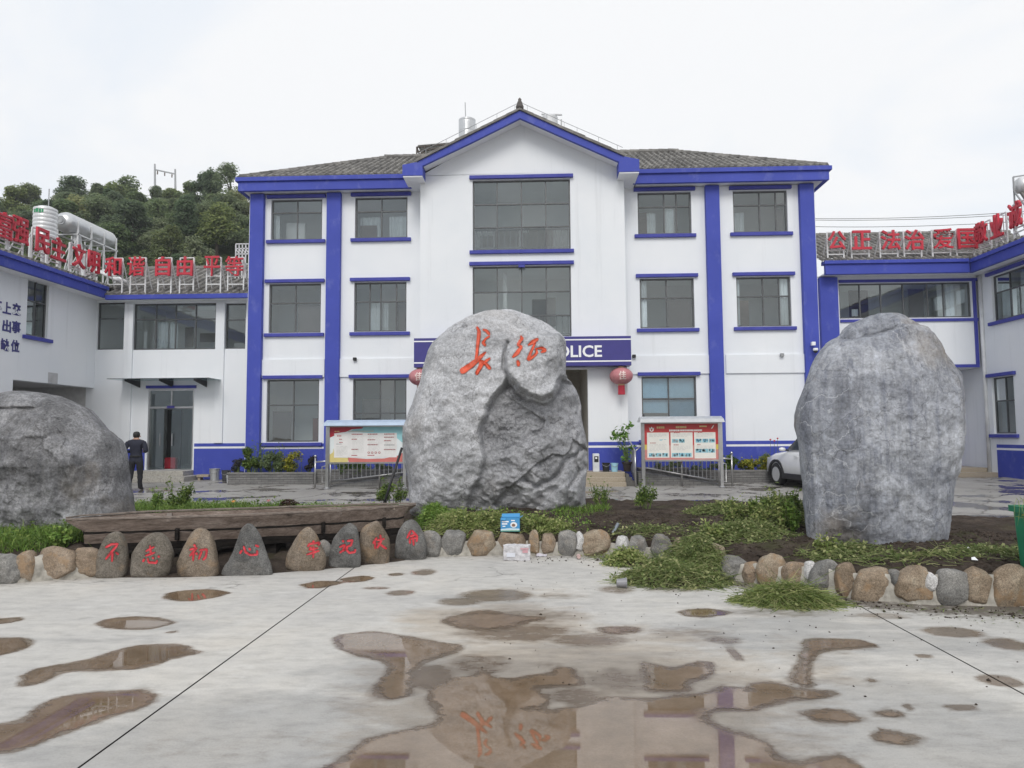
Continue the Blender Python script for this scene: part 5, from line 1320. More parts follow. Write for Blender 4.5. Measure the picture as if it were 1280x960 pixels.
for side in (0, 1):
    strake('hull_plank', side, 0.0, .37, .05, WOOD); strake('dark_seam', side, .375, .445, .03, ROT, .004, .996); strake('hull_plank', side, .45, .75, .045, WOOD, .01, .985); strake('hull_plank', side, .755, 1.0, .04, ROT, .02, .97)
    mb = MB(); rows = []
    for i in range(NS+1):
        s = i/NS; n_, f_ = bcurve(s); w = (f_-n_).normalized(); p = n_ if side == 0 else f_; sg = 1 if side == 0 else -1
        p = p+Vector((0, 0, .012+noise.noise(Vector((s*12, 4, side)))*.006)); rows.append([p-w*sg*.012, p+w*sg*.062, p+w*sg*.062+Vector((0,0,.02)), p-w*sg*.012+Vector((0,0,.02))])
    for a, b in zip(rows, rows[1:]): mb.add(a+b, [(0,1,5,4),(1,2,6,5),(2,3,7,6),(3,0,4,7)])
    mb.build('gunwale_cap', WOODTOP, BT)
mb = MB()
for i in range(NS): 
    a, b = .02+.95*i/NS, .02+.95*(i+1)/NS
    mb.quad(lv(0,a,1.0), lv(0,b,1.0), lv(1,b,1.0), lv(1,a,1.0)); 
mb.build('bottom_boards', ROT, BT)
mb = MB(); mb.add([lv(0,0,0), lv(0,0,1), lv(1,0,1), lv(1,0,0)], [(0,1,2,3)]); mb.add([lv(0,.03,0), lv(0,.03,1), lv(1,.03,1), lv(1,.03,0)], [(0,1,2,3)]); mb.build('transom', ROT, BT)
for s in (.33, .62, .80):
    mb = MB(); a, b = lv(0, s, .06), lv(1, s, .06); mb.bar(a, b, .07, .035); mb.build('cross_beam', WOODTOP, BT)
for s in (.345, .58, .755):
    mb = MB(); a = lv(0, s, .33); b = lv(0, s, .70); w = (bcurve(s)[0]-bcurve(s)[1]).normalized()*.02; mb.bar(a+w, b+w, .05, .05); mb.build('rib_post', ROT, BT)
# props that carry the hull
for s in (.15, .5, .82):
    p = (lv(0,s,1)+lv(1,s,1))/2; q = soilz(p.x, p.y, 0); mb = MB(); mb.box(p.x-.14, p.x+.14, p.y-.22, p.y+.22, min(q, .05)-.05, p.z-.004); mb.build('support_block', ROT, BT)
# loose rounded stones under the boat
LSL = ['small rounded stone in the gap left of the second slab shaped stone under the boat','small stone in the gap beside the leaning grey inscribed stone','small stone half hidden behind the angular brown inscribed stone']
for k, (xc, yc, r_) in enumerate(((405,690,11),(436,688,7),(458,690,7))):
    p = pZ(xc, yc+12, .0); Yc = p.y+.22; me, V = rock_mesh(px_outline([(xc+r_*1.1*math.cos(a*.785), yc+r_*1.5*math.sin(a*.785)) for a in range(8)], Yc), Yc, .1, .1, n=40, mf=12, mbk=6, amp=.02, fsc=3, seed=150+k, silh=.6)
    place_mesh(me, 'loose_stone', STONEM[1], (p.x, Yc, 0), LSL[k], 'stone', 'stones tucked under the boat')
# ================================================================== FOLIAGE TOOLS
def leaf_quads(P, Nrm, size, asp=.55, curl=.25, rs=rng):
    """P (n,3) leaf positions, Nrm (n,3) rough facing; returns verts, tris: folded leaf of 2 tris pairs (4 verts)"""
    n = len(P); d = rs.normal(size=(n,3)); Nn = Nrm/(np.linalg.norm(Nrm, axis=1, keepdims=True)+1e-9)
    t_ = d-Nn*(d*Nn).sum(1, keepdims=True); t_ /= np.linalg.norm(t_, axis=1, keepdims=True)+1e-9
    b = np.cross(Nn, t_); s = (size*rs.uniform(.6, 1.3, n))[:,None]
    A = P-t_*s*.5; B = P+b*s*asp*.5+Nn*s*curl*.3; C = P+t_*s*.5-Nn*s*curl*.3; D = P-b*s*asp*.5+Nn*s*curl*.3
    V = np.stack([A,B,C,D], 1).reshape(-1, 3); i = np.arange(n)*4
    F = np.stack([i, i+1, i+2, i+3], 1)
    return V, F
def blob_leaves(blobs, n, size, rs=rng, shell=.55, up=.35, asp=.55):
    """blobs: (cx,cy,cz,rx,ry,rz)"""
    bl = np.array(blobs, float); w = (bl[:,3]*bl[:,4]*bl[:,5])**.67; w /= w.sum()
    k = rs.choice(len(bl), n, p=w); u = rs.normal(size=(n,3)); u /= np.linalg.norm(u, axis=1, keepdims=True)
    r = (shell+(1-shell)*rs.uniform(0, 1, n)**.6)*rs.uniform(.85, 1.12, n)
    P = bl[k,:3]+u*bl[k,3:]*r[:,None]
    Nn = u*1.0+rs.normal(size=(n,3))*.55; Nn[:,2] += up
    return leaf_quads(P, Nn, np.full(n, size), asp, rs=rs)
def blades(base, h, lean, width, seg=3, droop=.6, rs=rng, direction=None):
    """curved grass blades; base (n,3); h heights (n)"""
    n = len(base); az = rs.uniform(0, 2*np.pi, n); le = np.abs(rs.normal(0, lean, n))
    dh = np.stack([np.cos(az), np.sin(az), np.zeros(n)], 1)
    if direction is not None: dh = direction
    side = np.stack([-dh[:,1], dh[:,0], np.zeros(n)], 1); a2 = rs.uniform(0, np.pi, n)
    side = side*np.cos(a2)[:,None]+dh*np.sin(a2)[:,None]
    V = []
    for j in range(seg+1):
        q = j/seg; ang = le+droop*q*q*rs.uniform(.5, 1.3, n) if j else le
        off = dh*(np.sin(ang)*h*q)[:,None]; off[:,2] += np.cos(ang)*h*q
        wd = (width*(1-q**1.5)*.5+.0006)
        c = base+off; V += [c-side*np.atleast_1d(wd)[...,None], c+side*np.atleast_1d(wd)[...,None]]
    V = np.stack(V, 1); k = 2*(seg+1); i = np.arange(n)[:,None]*k
    F = np.concatenate([np.stack([i[:,0]+2*j, i[:,0]+2*j+1, i[:,0]+2*j+3, i[:,0]+2*j+2], 1) for j in range(seg)])
    return V.reshape(-1, 3), F
def cat(parts):
    V = []; F = []; o = 0
    for v, f in parts: V.append(v); F.append(f+o); o += len(v)
    return np.concatenate(V), np.concatenate(F)

# ================================================================== HILL AND TREES
t = NT('hill_undergrowth')
c = t.ramp(t.noise(.5, 8, .72), (.3, (.020,.036,.012)), (.55, (.045,.07,.022)), (.75, (.085,.11,.04)))
t.set(c, .95, normal=t.bump(t.noise(2.5, 8, .8), 1, .5), spec=.1)
HYS = [34, 45, 56, 68, 80, 92, 120, 170]; 
def hill_z(x, y):
    # ridge profile in photo: high at the left, falling behind the main block
    pxx = 640+(x+y*.037)/y*FPX
    top = np.interp(pxx, [-500,-100,0,60,120,180,260,330,420,520,640,900], [262,266,282,262,258,268,262,268,300,350,430,520])+2
    zt_ = CAMZ+(543-top)/FPX*80
    f = float(ss(36, 80, y)); 
    return .3+(zt_-.3)*f if y < 80 else zt_-(y-80)*.10
hx = np.linspace(-120, 20, 57); hy = np.array(HYS, float); hy = np.concatenate([np.linspace(34, 92, 30), [110,140,180]])
X, Y = np.meshgrid(hx, hy); Zh = np.array([[hill_z(x, y)+noise.noise(Vector((x*.15, y*.15, 0)))*.6 for x in hx] for y in hy]); idx = np.arange(X.size).reshape(X.shape)
Zh = np.where(Y < 35, -.5, Zh)
np_mesh('hill', np.stack([X, Y, Zh], -1).reshape(-1, 3), np.stack([idx[:-1,:-1], idx[:-1,1:], idx[1:,1:], idx[1:,:-1]], -1).reshape(-1, 4), t.m, kind='structure', smooth=True)
def tree_mesh(seed, hgt, wid, n, leaf, mat, conifer=False, sparse=False):
    rs = np.random.default_rng(seed); bl = []
    m_ = 17 if sparse else 16
    for i in range(m_):
        q = rs.uniform(0, 1); z = hgt*(.30+.66*q)
        rad = wid*.5*(1-abs(q-.38)*1.1) if not conifer else wid*.5*(1.05-q)
        a = rs.uniform(0, 6.28); rr_ = rad*rs.uniform(.15, .85)
        s = wid*rs.uniform(.13, .24)*(.8 if sparse else 1)
        bl.append((rr_*math.cos(a), rr_*math.sin(a), z, s*1.15, s*1.15, s*.8))
    bl.append((0,0,hgt*.9, wid*.13, wid*.13, hgt*.10))
    V, F = blob_leaves(bl, int(n*1.45), leaf*.86, rs, .58, 1.35, .75)
    mb = MB(); mb.tube([(0,0,-.8),(.05,0,hgt*.3),(0,.05,hgt*.62),(.02,0,hgt*.9)], [wid*.045, wid*.035, wid*.02, wid*.006], 7)
    for b in bl[:8]:
        z0 = max(hgt*.2, b[2]-hgt*.2); mb.tube([(0,0,z0), (b[0]*.5,b[1]*.5,(z0+b[2])/2+.1), (b[0],b[1],b[2])], [wid*.018, wid*.012, wid*.004], 5)
    return (V, F), mb
TV = []
for k, (h, w, n, lf, mi, con, sp_) in enumerate([(6.6,5.0,3600,.34,0,0,0),(5.6,4.6,3200,.34,1,0,0),(7.4,4.6,3600,.32,0,0,0),(5.0,5.2,3000,.36,1,0,0),(6.2,4.6,2800,.32,2,0,0),(7.6,3.6,2300,.28,0,1,0),(7.6,5.4,1700,.27,2,0,1),(3.2,3.6,1500,.30,1,0,0),(2.8,3.8,1500,.28,2,0,0)]):
    (V, F), mb = tree_mesh(100+k, h, w, n, lf, None, con, sp_)
    r = bpy.data.objects.new('hillside_tree', None)
    cr_ = np_mesh('crown', V, F, TREEL[mi]); tr_ = mb.build('trunk', BARK, smooth=True)
    TV.append((cr_.data, tr_.data)); bpy.data.objects.remove(cr_); bpy.data.objects.remove(tr_)
rs = np.random.default_rng(11)
def put_tree(v, x, y, s, label, group, z=None, rz=None):
    T_ = thing('hillside_tree', label, 'tree', (x, y, (hill_z(x, y) if z is None else z)), group, rs.uniform(0, 6.28) if rz is None else rz)
    T_.scale = (s, s, s*rs.uniform(.92, 1.1))
    c = bpy.data.objects.new('crown', TV[v][0]); COL.objects.link(c); c.parent = T_
    c = bpy.data.objects.new('trunk', TV[v][1]); COL.objects.link(c); c.parent = T_
def hx_(px, y): return pY(px, 300, y).x
cnt = 0
for y in np.arange(40, 82, 3.7):
    for px in np.arange(-70, 340, FPX/y*2.7):
        pj = px+rs.uniform(-1, 1)*FPX/y*1.1; yj = y+rs.uniform(-1.7, 1.7); x = hx_(pj, yj)
        v = rs.choice([0,1,2,3,4,7,8], p=[.18,.18,.13,.15,.14,.12,.10]); s = rs.uniform(.5, .92)
        hh = [6.6,5.6,7.4,5.0,6.2,7.6,7.6,3.2,2.8][int(v)]*s*1.02
        cap = pY(pj, np.interp(pj, [-100,0,30,60,90,175,190,245,265,300,340], [250,250,246,240,238,238,244,244,240,250,270])+rs.uniform(0,10), yj).z
        zz_ = min(hill_z(x, yj), cap-hh)
        put_tree(int(v), x, yj, s, 'green broadleaf tree among others on the wooded hillside behind the left link building', 'trees covering the hillside behind the left roofs', zz_); cnt += 1
for px in range(120, 300, 11):
    y = 79.5+rs.uniform(-1, 1); put_tree(int(rs.choice([7, 8])), hx_(px, y), y, rs.uniform(.8, 1.0), 'green broadleaf tree among others on the wooded hillside behind the left link building', 'trees covering the hillside behind the left roofs', hill_z(hx_(px, y), y)-.5)
# individuals on the skyline
for (px, top, y, v, s, lab) in [(17,240,80,1,.9,'rounded dark tree on the skyline above the left roof letters'),(38,238,82,0,.75,'bushy tree on the skyline just left of the roof water tank'),(88,230,82,0,.9,'rounded tree on the skyline above the horizontal roof tank'),(118,228,82,2,.8,'tall dark tree on the ridge beside the power line frame'),(155,224,82,3,1.0,'broad dark tree on the ridge left of the power line frame'),(140,238,78,1,.9,'dense tree below the ridge left of the power line frame'),
                           (195,238,81,2,.62,'narrow tree standing at the left pole of the power line frame'),(212,236,80,1,.8,'low tree at the foot of the power line frame'),(238,232,80,1,.75,'low dark tree right of the power line frame'),
                           (262,206,74,5,.95,'dark pointed tree on the ridge near the building corner'),(256,226,76,0,.75,'dark bushy tree beside the pointed tree on the ridge'),(287,206,72,6,.98,'tall pale feathery tree close to the corner of the main building roof'),(301,240,70,4,.9,'light olive tree against the corner of the main building'),(283,245,68,4,.95,'light green tree below the feathery tree'),(306,272,64,4,.8,'pale green tree against the left wall of the main building')]:
    x = hx_(px, y); zt_ = pY(px, top, y).z; hh = [6.6,5.6,7.4,5.0,6.2,7.6,7.6,3.2,2.8][v]*s
    put_tree(v, x, y, s, lab, None, zt_-hh*.99)
# utility pole frame on the ridge
UP = thing('power_line_frame', 'grey two pole power line frame standing on the wooded ridge', 'utility pole', (hx_(206,84), 84, 20))
g = MB()
for (a, b) in ((193.5,205),(219,211.5)):
    p = pY(a, b, 84); q = pY(a+.5, 262, 84); g = MB(); g.tube([p, q], [.10, .16], 8); g.build('pole', GREYMETAL, UP)
g = MB(); g.bar(pY(193.5,212,84), pY(219,217.5,84), .14); g.build('cross_arm', GREYMETAL, UP)
g = MB(); 
for px, py in ((197,213),(206,215),(215,217)): p = pY(px, py, 84); g.lathe([(.05,-.5),(.09,-.4),(.05,-.3),(.09,-.2),(.05,-.1),(.02,0)], p, 8)
g.build('insulator', simple('insulator_brown', (.12,.08,.06), .4), UP)
g = MB(); a, b = pY(193.5,246,84), pY(230,255,84); g.tube([a, a.lerp(b,.5)+Vector((0,0,-.2)), b], .03, 5); g.build('line_wire', GREYMETAL, UP)

# ================================================================== ROOF LETTERS
def roof_letter(ch, P, flip, pc, w, h, wb, label, group):
    """pc: world point at centre of the letter; wb: height of the eave the frame stands on"""
    ordn = LNAME[ch]
    th = thing('roof_letter', label % (ordn, ch), 'letter sign', (pc.x, pc.y, wb), group)
    if P is None: Pm_ = lambda u, w_, d: (pc.x+u, pc.y+d, pc.z+w_)
    elif P == 'L': Pm_ = lambda u, w_, d: (pc.x-d, pc.y+u, pc.z+w_)
    else: Pm_ = lambda u, w_, d: (pc.x+d, pc.y+u, pc.z+w_)
    o = text_obj('character', ch, RED, Pm_, 0, 0, w, h, -.02, .07, .008 if ch in '平谐等爱强富' else .017, th, 0, flip)
    g = MB(); fw = w*.44; b = .022
    for u in (-fw, fw): g.boxP(Pm_, u-b, u+b, wb-pc.z, h*.48, .07, .114)
    for w_ in (h*.48, -h*.46, (wb-pc.z)*.62): g.boxP(Pm_, -fw, fw, w_-.018, w_+.018, .075, .11)
    g.boxP(Pm_, -fw*.5, -fw*.5+.02, -h*.4, h*.4, .076, .1); 
    g.build('frame', WHITEMETAL, th)
    for u in (-fw, fw): g = MB(); g.bar(Pm_(u, h*.3, .1), Pm_(u, wb-pc.z+.1, .62), .03); g.build('back_brace', WHITEMETAL, th)
    return th
LNAME = dict(zip('富强民主文明和谐自由平等公正法治爱国敬业诚', ['first visible','second visible','third','fourth','fifth','last','leftmost','second from left','third from left','fourth from left','fifth from left','rightmost','leftmost','second from left','third from left','fourth from left','fifth from left','rightmost','first','second','last']))
GRP = 'red letters standing on the eaves'
yl_ = YL-.5
for (ch, x0, x1, y0, y1) in [('和',131.5,153.5,321,346),('谐',160,182.5,320.5,346),('自',195,214.5,320.5,346),('由',222,242.5,320.5,346),('平',255.5,276.5,320,346),('等',282,305.5,320,346)]:
    p = pY((x0+x1)/2, (y0+y1)/2, yl_); sc_ = yl_/FPX; wb = Z_((x0+x1)/2, 368, yl_)
    roof_letter(ch, None, 1, p, (x1-x0)*sc_, (y1-y0)*sc_, wb, '%s red roof letter %s on a white frame above the left link building', GRP)
for (ch, x0, x1, y0, y1) in [('富',-3,10.5,265,299),('强',14,34,272,305),('民',43,59.5,286,317),('主',62.5,80.5,297,325.5),('文',89,104.5,305,335),('明',109,122,314,341.5)]:
    xm = (x0+x1)/2; p = pX(xm, (y0+y1)/2, XE-.05); a, b = pX(x0, 300, XE-.05), pX(x1, 300, XE-.05); hh = pX(xm, y0, XE-.05).z-pX(xm, y1, XE-.05).z
    wd_ = max(.62, min(.95, b.y-a.y))
    roof_letter(ch, 'L', 1, p, wd_, hh, zwf1-.01, '%s red roof letter %s on a white frame along the eave of the left wing', GRP)
for (ch, x0, x1, y0, y1) in [('公',1034,1056.5,289,313),('正',1064,1088,288.5,312.5),('法',1100,1124,288,313),('治',1130,1154,287.5,313),('爱',1165.5,1190,286,311.5),('国',1196,1220,286,311.5)]:
    yy = YR_-.5; p = pY((x0+x1)/2, (y0+y1)/2, yy); sc_ = yy/FPX
    roof_letter(ch, None, 1, p, (x1-x0)*sc_, (y1-y0)*sc_, zr1-.005, '%s red roof letter %s on a white frame above the right link building', GRP)
for (ch, x0, x1, y0, y1) in [('敬',1220,1236,277,304.5),('业',1240,1255.5,267.5,297),('诚',1262,1279,252,285)]:
    xm = (x0+x1)/2; xx = XE2+.05; p = pX(xm, (y0+y1)/2, xx); hh = pX(xm, y0, xx).z-pX(xm, y1, xx).z; a, b = pX(x0, 290, xx), pX(x1, 290, xx)
    roof_letter(ch, 'R', -1, p, max(.62, min(.95, a.y-b.y)), hh, zq1-.01, '%s red roof letter %s on a white frame along the eave of the right wing', GRP)

# ================================================================== ROOF TANKS
t = NT('galvanised_tank'); t.set(t.ramp(t.noise(2, 5), (.3, (.50,.51,.52)), (.7, (.62,.63,.64))), .35, .75, t.bump(t.noise(6, 3), .05, .02)); TANK = t.m
t = NT('ribbed_white_tank'); t.set(t.ramp(t.noise(2, 5), (.3, (.58,.59,.60)), (.7, (.70,.71,.72))), .4, .35); TANKW = t.m
xt = pX(79, 276, -1).x
yT0, yT1 = 25.8, 28.6; pc = pY(80, 277, yT0); rT = 13.5/FPX*yT0
HT = thing('horizontal_tank', 'long silver horizontal water tank on a white steel frame on the left roof', 'water tank', (pc.x, 27.2, 7.2))
g = MB(); g.lathe([(0,yT0-.18),(rT*.5,yT0-.15),(rT*.85,yT0-.06),(rT,yT0+.08),(rT,yT0+.9),(rT*1.02,yT0+.92),(rT,yT0+.95),(rT,yT1-.8),(rT*1.02,yT1-.78),(rT,yT1-.75),(rT,yT1-.1),(rT*.85,yT1+.06),(0,yT1+.15)], (pc.x, 0, pc.z), 28, axis='y'); g.build('tank_shell', TANK, HT, smooth=True)
g = MB(); g.lathe([(rT*.40,yT0-.175),(rT*.42,yT0-.185),(rT*.44,yT0-.17)], (pc.x,0,pc.z), 20, axis='y'); g.lathe([(rT*.2,yT0-.19),(rT*.22,yT0-.195),(rT*.24,yT0-.18)], (pc.x,0,pc.z), 20, axis='y'); g.build('end_ring', GREYMETAL, HT)
g = MB(); zb_ = 7.0
for y in np.linspace(yT0+.25, yT1-.1, 4):
    for s in (-1, 1): g.bar((pc.x+s*rT*1.0, y, zb_), (pc.x+s*rT*1.0, y, pc.z+.1), .05)
    g.bar((pc.x-rT, y, pc.z-rT-.03), (pc.x+rT, y, pc.z-rT-.03), .05); g.bar((pc.x-rT, y, zb_+.1), (pc.x+rT, y, pc.z-rT-.1), .03)
for s in (-1, 1): g.bar((pc.x+s*rT, yT0+.2, pc.z-rT-.03), (pc.x+s*rT, yT1, pc.z-rT-.03), .05); g.bar((pc.x+s*rT, yT0+.25, zb_), (pc.x+s*rT, yT0+1.1, pc.z-rT), .035); g.bar((pc.x+s*rT, yT1-.2, zb_), (pc.x+s*rT, yT1-1.0, pc.z-rT), .035)
g.build('tank_frame', WHITEMETAL, HT)
g = MB(); q0, q1 = pY(121,338,26), pY(153,353,24.95); g.tube([pc+Vector((rT*.4,.4,-rT)), (pc.x+rT+.3, yT0+.2, zb_+.9), q0, q1], .075, 8); g.tube([pc+Vector((rT*.4,.7,-rT)), (pc.x+rT+.2, yT0+.5, zb_+.8), q0+Vector((.1,.25,.05)), q1+Vector((.12,.12,.02))], .06, 8); g.build('supply_pipe', WHITEMETAL, HT, smooth=True)
pv = pY(56.5, 278, 24.6); rv = 14/FPX*24.6; z0_, z1_ = pY(56.5,297,24.6).z, pY(56.5,261.5,24.6).z
VT = thing('vertical_tank', 'white ribbed upright water tank with green mark at the top on the left roof', 'water tank', (pv.x, 24.6, z0_))
prof = [(0,z1_+.10),(rv*.6,z1_+.07),(rv*.97,z1_)]
for k in range(7): z = z1_-.06-(z1_-z0_-.06)*k/7; prof += [(rv,z),(rv*.97,z-.06),(rv*1.0,z-.10)]
prof += [(rv,z0_),(0,z0_)]
g = MB(); g.lathe(prof, (pv.x,24.6,0), 28); g.build('tank_shell', TANKW, VT, smooth=False)
GRN = simple('tank_green_print', (.03,.28,.12), .6, bump=0)
g = MB(); rr2 = rv*1.012
for (a0, a1, za, zb2) in ((-2.05,-1.85,-.22,-.10),(-1.80,-1.55,-.22,-.08),(-1.5,-1.3,-.24,-.10),(-1.26,-1.12,-.22,-.10)):
    k = 4
    for i in range(k):
        t0, t1 = a0+(a1-a0)*i/k, a0+(a1-a0)*(i+1)/k
        g.quad((pv.x+rr2*math.cos(t0),24.6+rr2*math.sin(t0),z1_+za),(pv.x+rr2*math.cos(t1),24.6+rr2*math.sin(t1),z1_+za),(pv.x+rr2*math.cos(t1),24.6+rr2*math.sin(t1),z1_+zb2),(pv.x+rr2*math.cos(t0),24.6+rr2*math.sin(t0),z1_+zb2))
g.build('green_mark', GRN, VT, fix=False)
g = MB(); g.tube([(pv.x+.1,24.6,z1_), (pv.x+.1,24.6,z1_+.75)], .018, 6); g.build('vent_rod', GREYMETAL, VT)
g = MB()
for s in (-1, 1):
    for q in (-1, 1): g.bar((pv.x+s*rv*.8, 24.6+q*rv*.8, zwf1+.05), (pv.x+s*rv*.8, 24.6+q*rv*.8, z0_), .05)
g.build('tank_legs', WHITEMETAL, VT)
# white railing beside the main building
ra, rb_ = pY(295,305,26.3), pY(311,330,26.3)
RW = thing('roof_railing', 'short white patterned railing beside the corner column of the main block', 'railing', (ra.x, 26.3, rb_.z-.4))
g = MB()
for q in np.linspace(0, 1, 5): x = ra.x+(rb_.x-ra.x)*q; g.bar((x,26.3,rb_.z-.55),(x,26.3,ra.z),.04)
for z in (ra.z, ra.z-.18, (ra.z+rb_.z)/2, rb_.z): g.bar((ra.x,26.3,z),(rb_.x,26.3,z),.04)
for q in range(4):
    a, b = ra.x+(rb_.x-ra.x)*q/4, ra.x+(rb_.x-ra.x)*(q+1)/4; g.bar((a,26.3,ra.z-.18),(b,26.3,(ra.z+rb_.z)/2),.025)
g.build('rail_frame', WHITEMETAL, RW)
# main roof tanks and frame
pm = pY(584, 162, 29.0); rm = 11/FPX*29
MT = thing('roof_tank', 'upright silver water tank with antenna behind the left slope of the gable', 'water tank', (pm.x, 29, 12))
zt0, zt1 = pY(584,178,29).z-.8, pY(584,150.5,29).z
prof = [(0,zt1+.08),(rm*.7,zt1+.06),(rm,zt1)]
for k in range(4): z = zt1-.05-(zt1-zt0)*k/4; prof += [(rm*1.0,z),(rm*.975,z-.05),(rm,z-.1)]
prof += [(rm,zt0),(0,zt0)]
g = MB(); g.lathe(prof, (pm.x,29,0), 26); g.build('tank_shell', TANK, MT)
g = MB(); p = pY(582,128,29); g.tube([(p.x,29,zt1),(p.x-.02,29,p.z)], .018, 6); g.build('antenna', GREYMETAL, MT)
g = MB(); g.box(pm.x-rm*.9, pm.x+rm*.9, 29-rm*.9, 29+rm*.9, zt0-1.2, zt0-.002); g.build('tank_base', GREYMETAL, MT)
pm = pY(689, 152, 28.5)
RT = thing('roof_tank', 'silver water tank half hidden behind the right slope of the gable', 'water tank', (pm.x, 28.5, 12))
za_, zb_ = pY(689,146.5,28.5).z, pY(689,175,28.5).z; rr_ = 10.5/FPX*28.5; xo = pY(687,150,28.5).x
g = MB(); g.lathe([(0,za_+.05),(rr_*.8,za_+.03),(rr_,za_-.03),(rr_*.97,za_-.2),(rr_,za_-.22),(rr_*.97,za_-.5),(rr_,za_-.52),(rr_,zb_),(0,zb_)], (xo,28.5,0), 24); g.build('tank_shell', TANKW, RT)
g = MB(); x2 = pY(700,150,28.5).x; g.bar((x2+.05,28.4,zb_-1),(x2+.05,28.4,za_-.15),.06); g.bar((xo-rr_,28.35,za_+.06),(x2+.08,28.35,za_+.02),.05); g.bar((xo,28.4,zb_-1),(xo,28.4,zb_),.3); g.build('tank_stand', GREYMETAL, RT)
FR = thing('solar_frame', 'dark steel frame with tilted pale panel standing behind the left roof ridge', 'solar heater', (pY(540,190,29).x, 29, 12))
g = MB(); y = 29.
A, B, C_, D = pY(521,184,y), pY(562,180,y), pY(521,196,y), pY(562,196,y)
for p, q in ((A,(A.x,y,11.6)),(pY(531,184,y),(pY(531,184,y).x,y,11.6)),(B,(B.x,y,11.6)),(A,B),(pY(521,190,y),pY(560,183,y)),(C_,pY(540,182,y))): g.bar(p, q, .055)
for p in (A, B): g.bar(p, Vector(p)+Vector((0,1.2,-.1)), .05)
g.build('steel_frame', DARKSTEEL, FR)
g = MB(); a, b = pY(522,181.5,y), pY(561,178.2,y); g.add([a, b, b+Vector((0,1.4,-.02)), a+Vector((0,1.4,-.02))]+[Vector(v)+Vector((0,0,.04)) for v in (a, b, b+Vector((0,1.4,-.02)), a+Vector((0,1.4,-.02)))], [(0,3,2,1),(4,5,6,7),(0,1,5,4),(1,2,6,5),(2,3,7,6),(3,0,4,7)]); g.build('pale_panel', SIGNWHITE, FR)
# right wing roof tank
pw = pY(1279, 243, 24.0)
WT = thing('roof_heater', 'white rounded solar heater tank with dark panel on the right wing roof', 'solar heater', (pw.x, 24, 8))
g = MB(); zz = pY(1274,232,24).z; x0_ = pY(1269,230,24).x
g.lathe([(0,x0_+.02),(.2,x0_+.04),(.27,x0_+.12),(.27,x0_+1.9),(0,x0_+2)], (0,24,zz), 18, axis='x'); g.build('tank_shell', TANKW, WT, smooth=True)
g = MB(); zl_ = zq1+.2; g.add([(x0_+.1,23.9,zz-.25),(x0_+1.9,23.9,zz-.25),(x0_+1.9,23.0,zl_+.5),(x0_+.1,23.0,zl_+.5),(x0_+.1,23.95,zz-.30),(x0_+1.9,23.95,zz-.30),(x0_+1.9,23.05,zl_+.45),(x0_+.1,23.05,zl_+.45)], [(0,3,2,1),(4,5,6,7),(0,1,5,4),(1,2,6,5),(2,3,7,6),(3,0,4,7)]); g.build('dark_panel', INTDARK, WT)
g = MB(); xf = pY(1267,230,24).x
for p, q in (((xf,24,zl_-.1),(xf,24,zz+.30)),((xf,24,zz+.30),(xf+2.2,24,zz+.6)),((xf,23,zl_-.2),(xf,23,zl_+.6)),((xf,23,zl_+.6),(xf,24,zz-.2))): g.bar(p, q, .04)
g.build('support_frame', GREYMETAL, WT)

# overhead wires right of the main building
def wire(name, pts, rad, label):
    g = MB(); P_ = [Vector(p) for p in pts]; out_ = []
    a, b = P_; k = 24
    for i in range(k+1): q = i/k; p = a.lerp(b, q); p.z -= 4*q*(1-q)*.5; out_.append(p)
    g.tube(out_, rad, 5); o = g.build(name, BLACKMETAL); tag(o, label, 'wire', 'overhead wires crossing the sky behind the right roofs')
for k, (ya, yb2, lab) in enumerate(((268.5,257,'highest of the overhead wires right of the main block'),(270,260.5,'middle overhead wire right of the main block'),(278,270,'lowest of the overhead wires right of the main block'))):
    wire('overhead_wire', (pY(940, ya+3, 50), pY(1420, yb2-6, 46)), .018, lab)
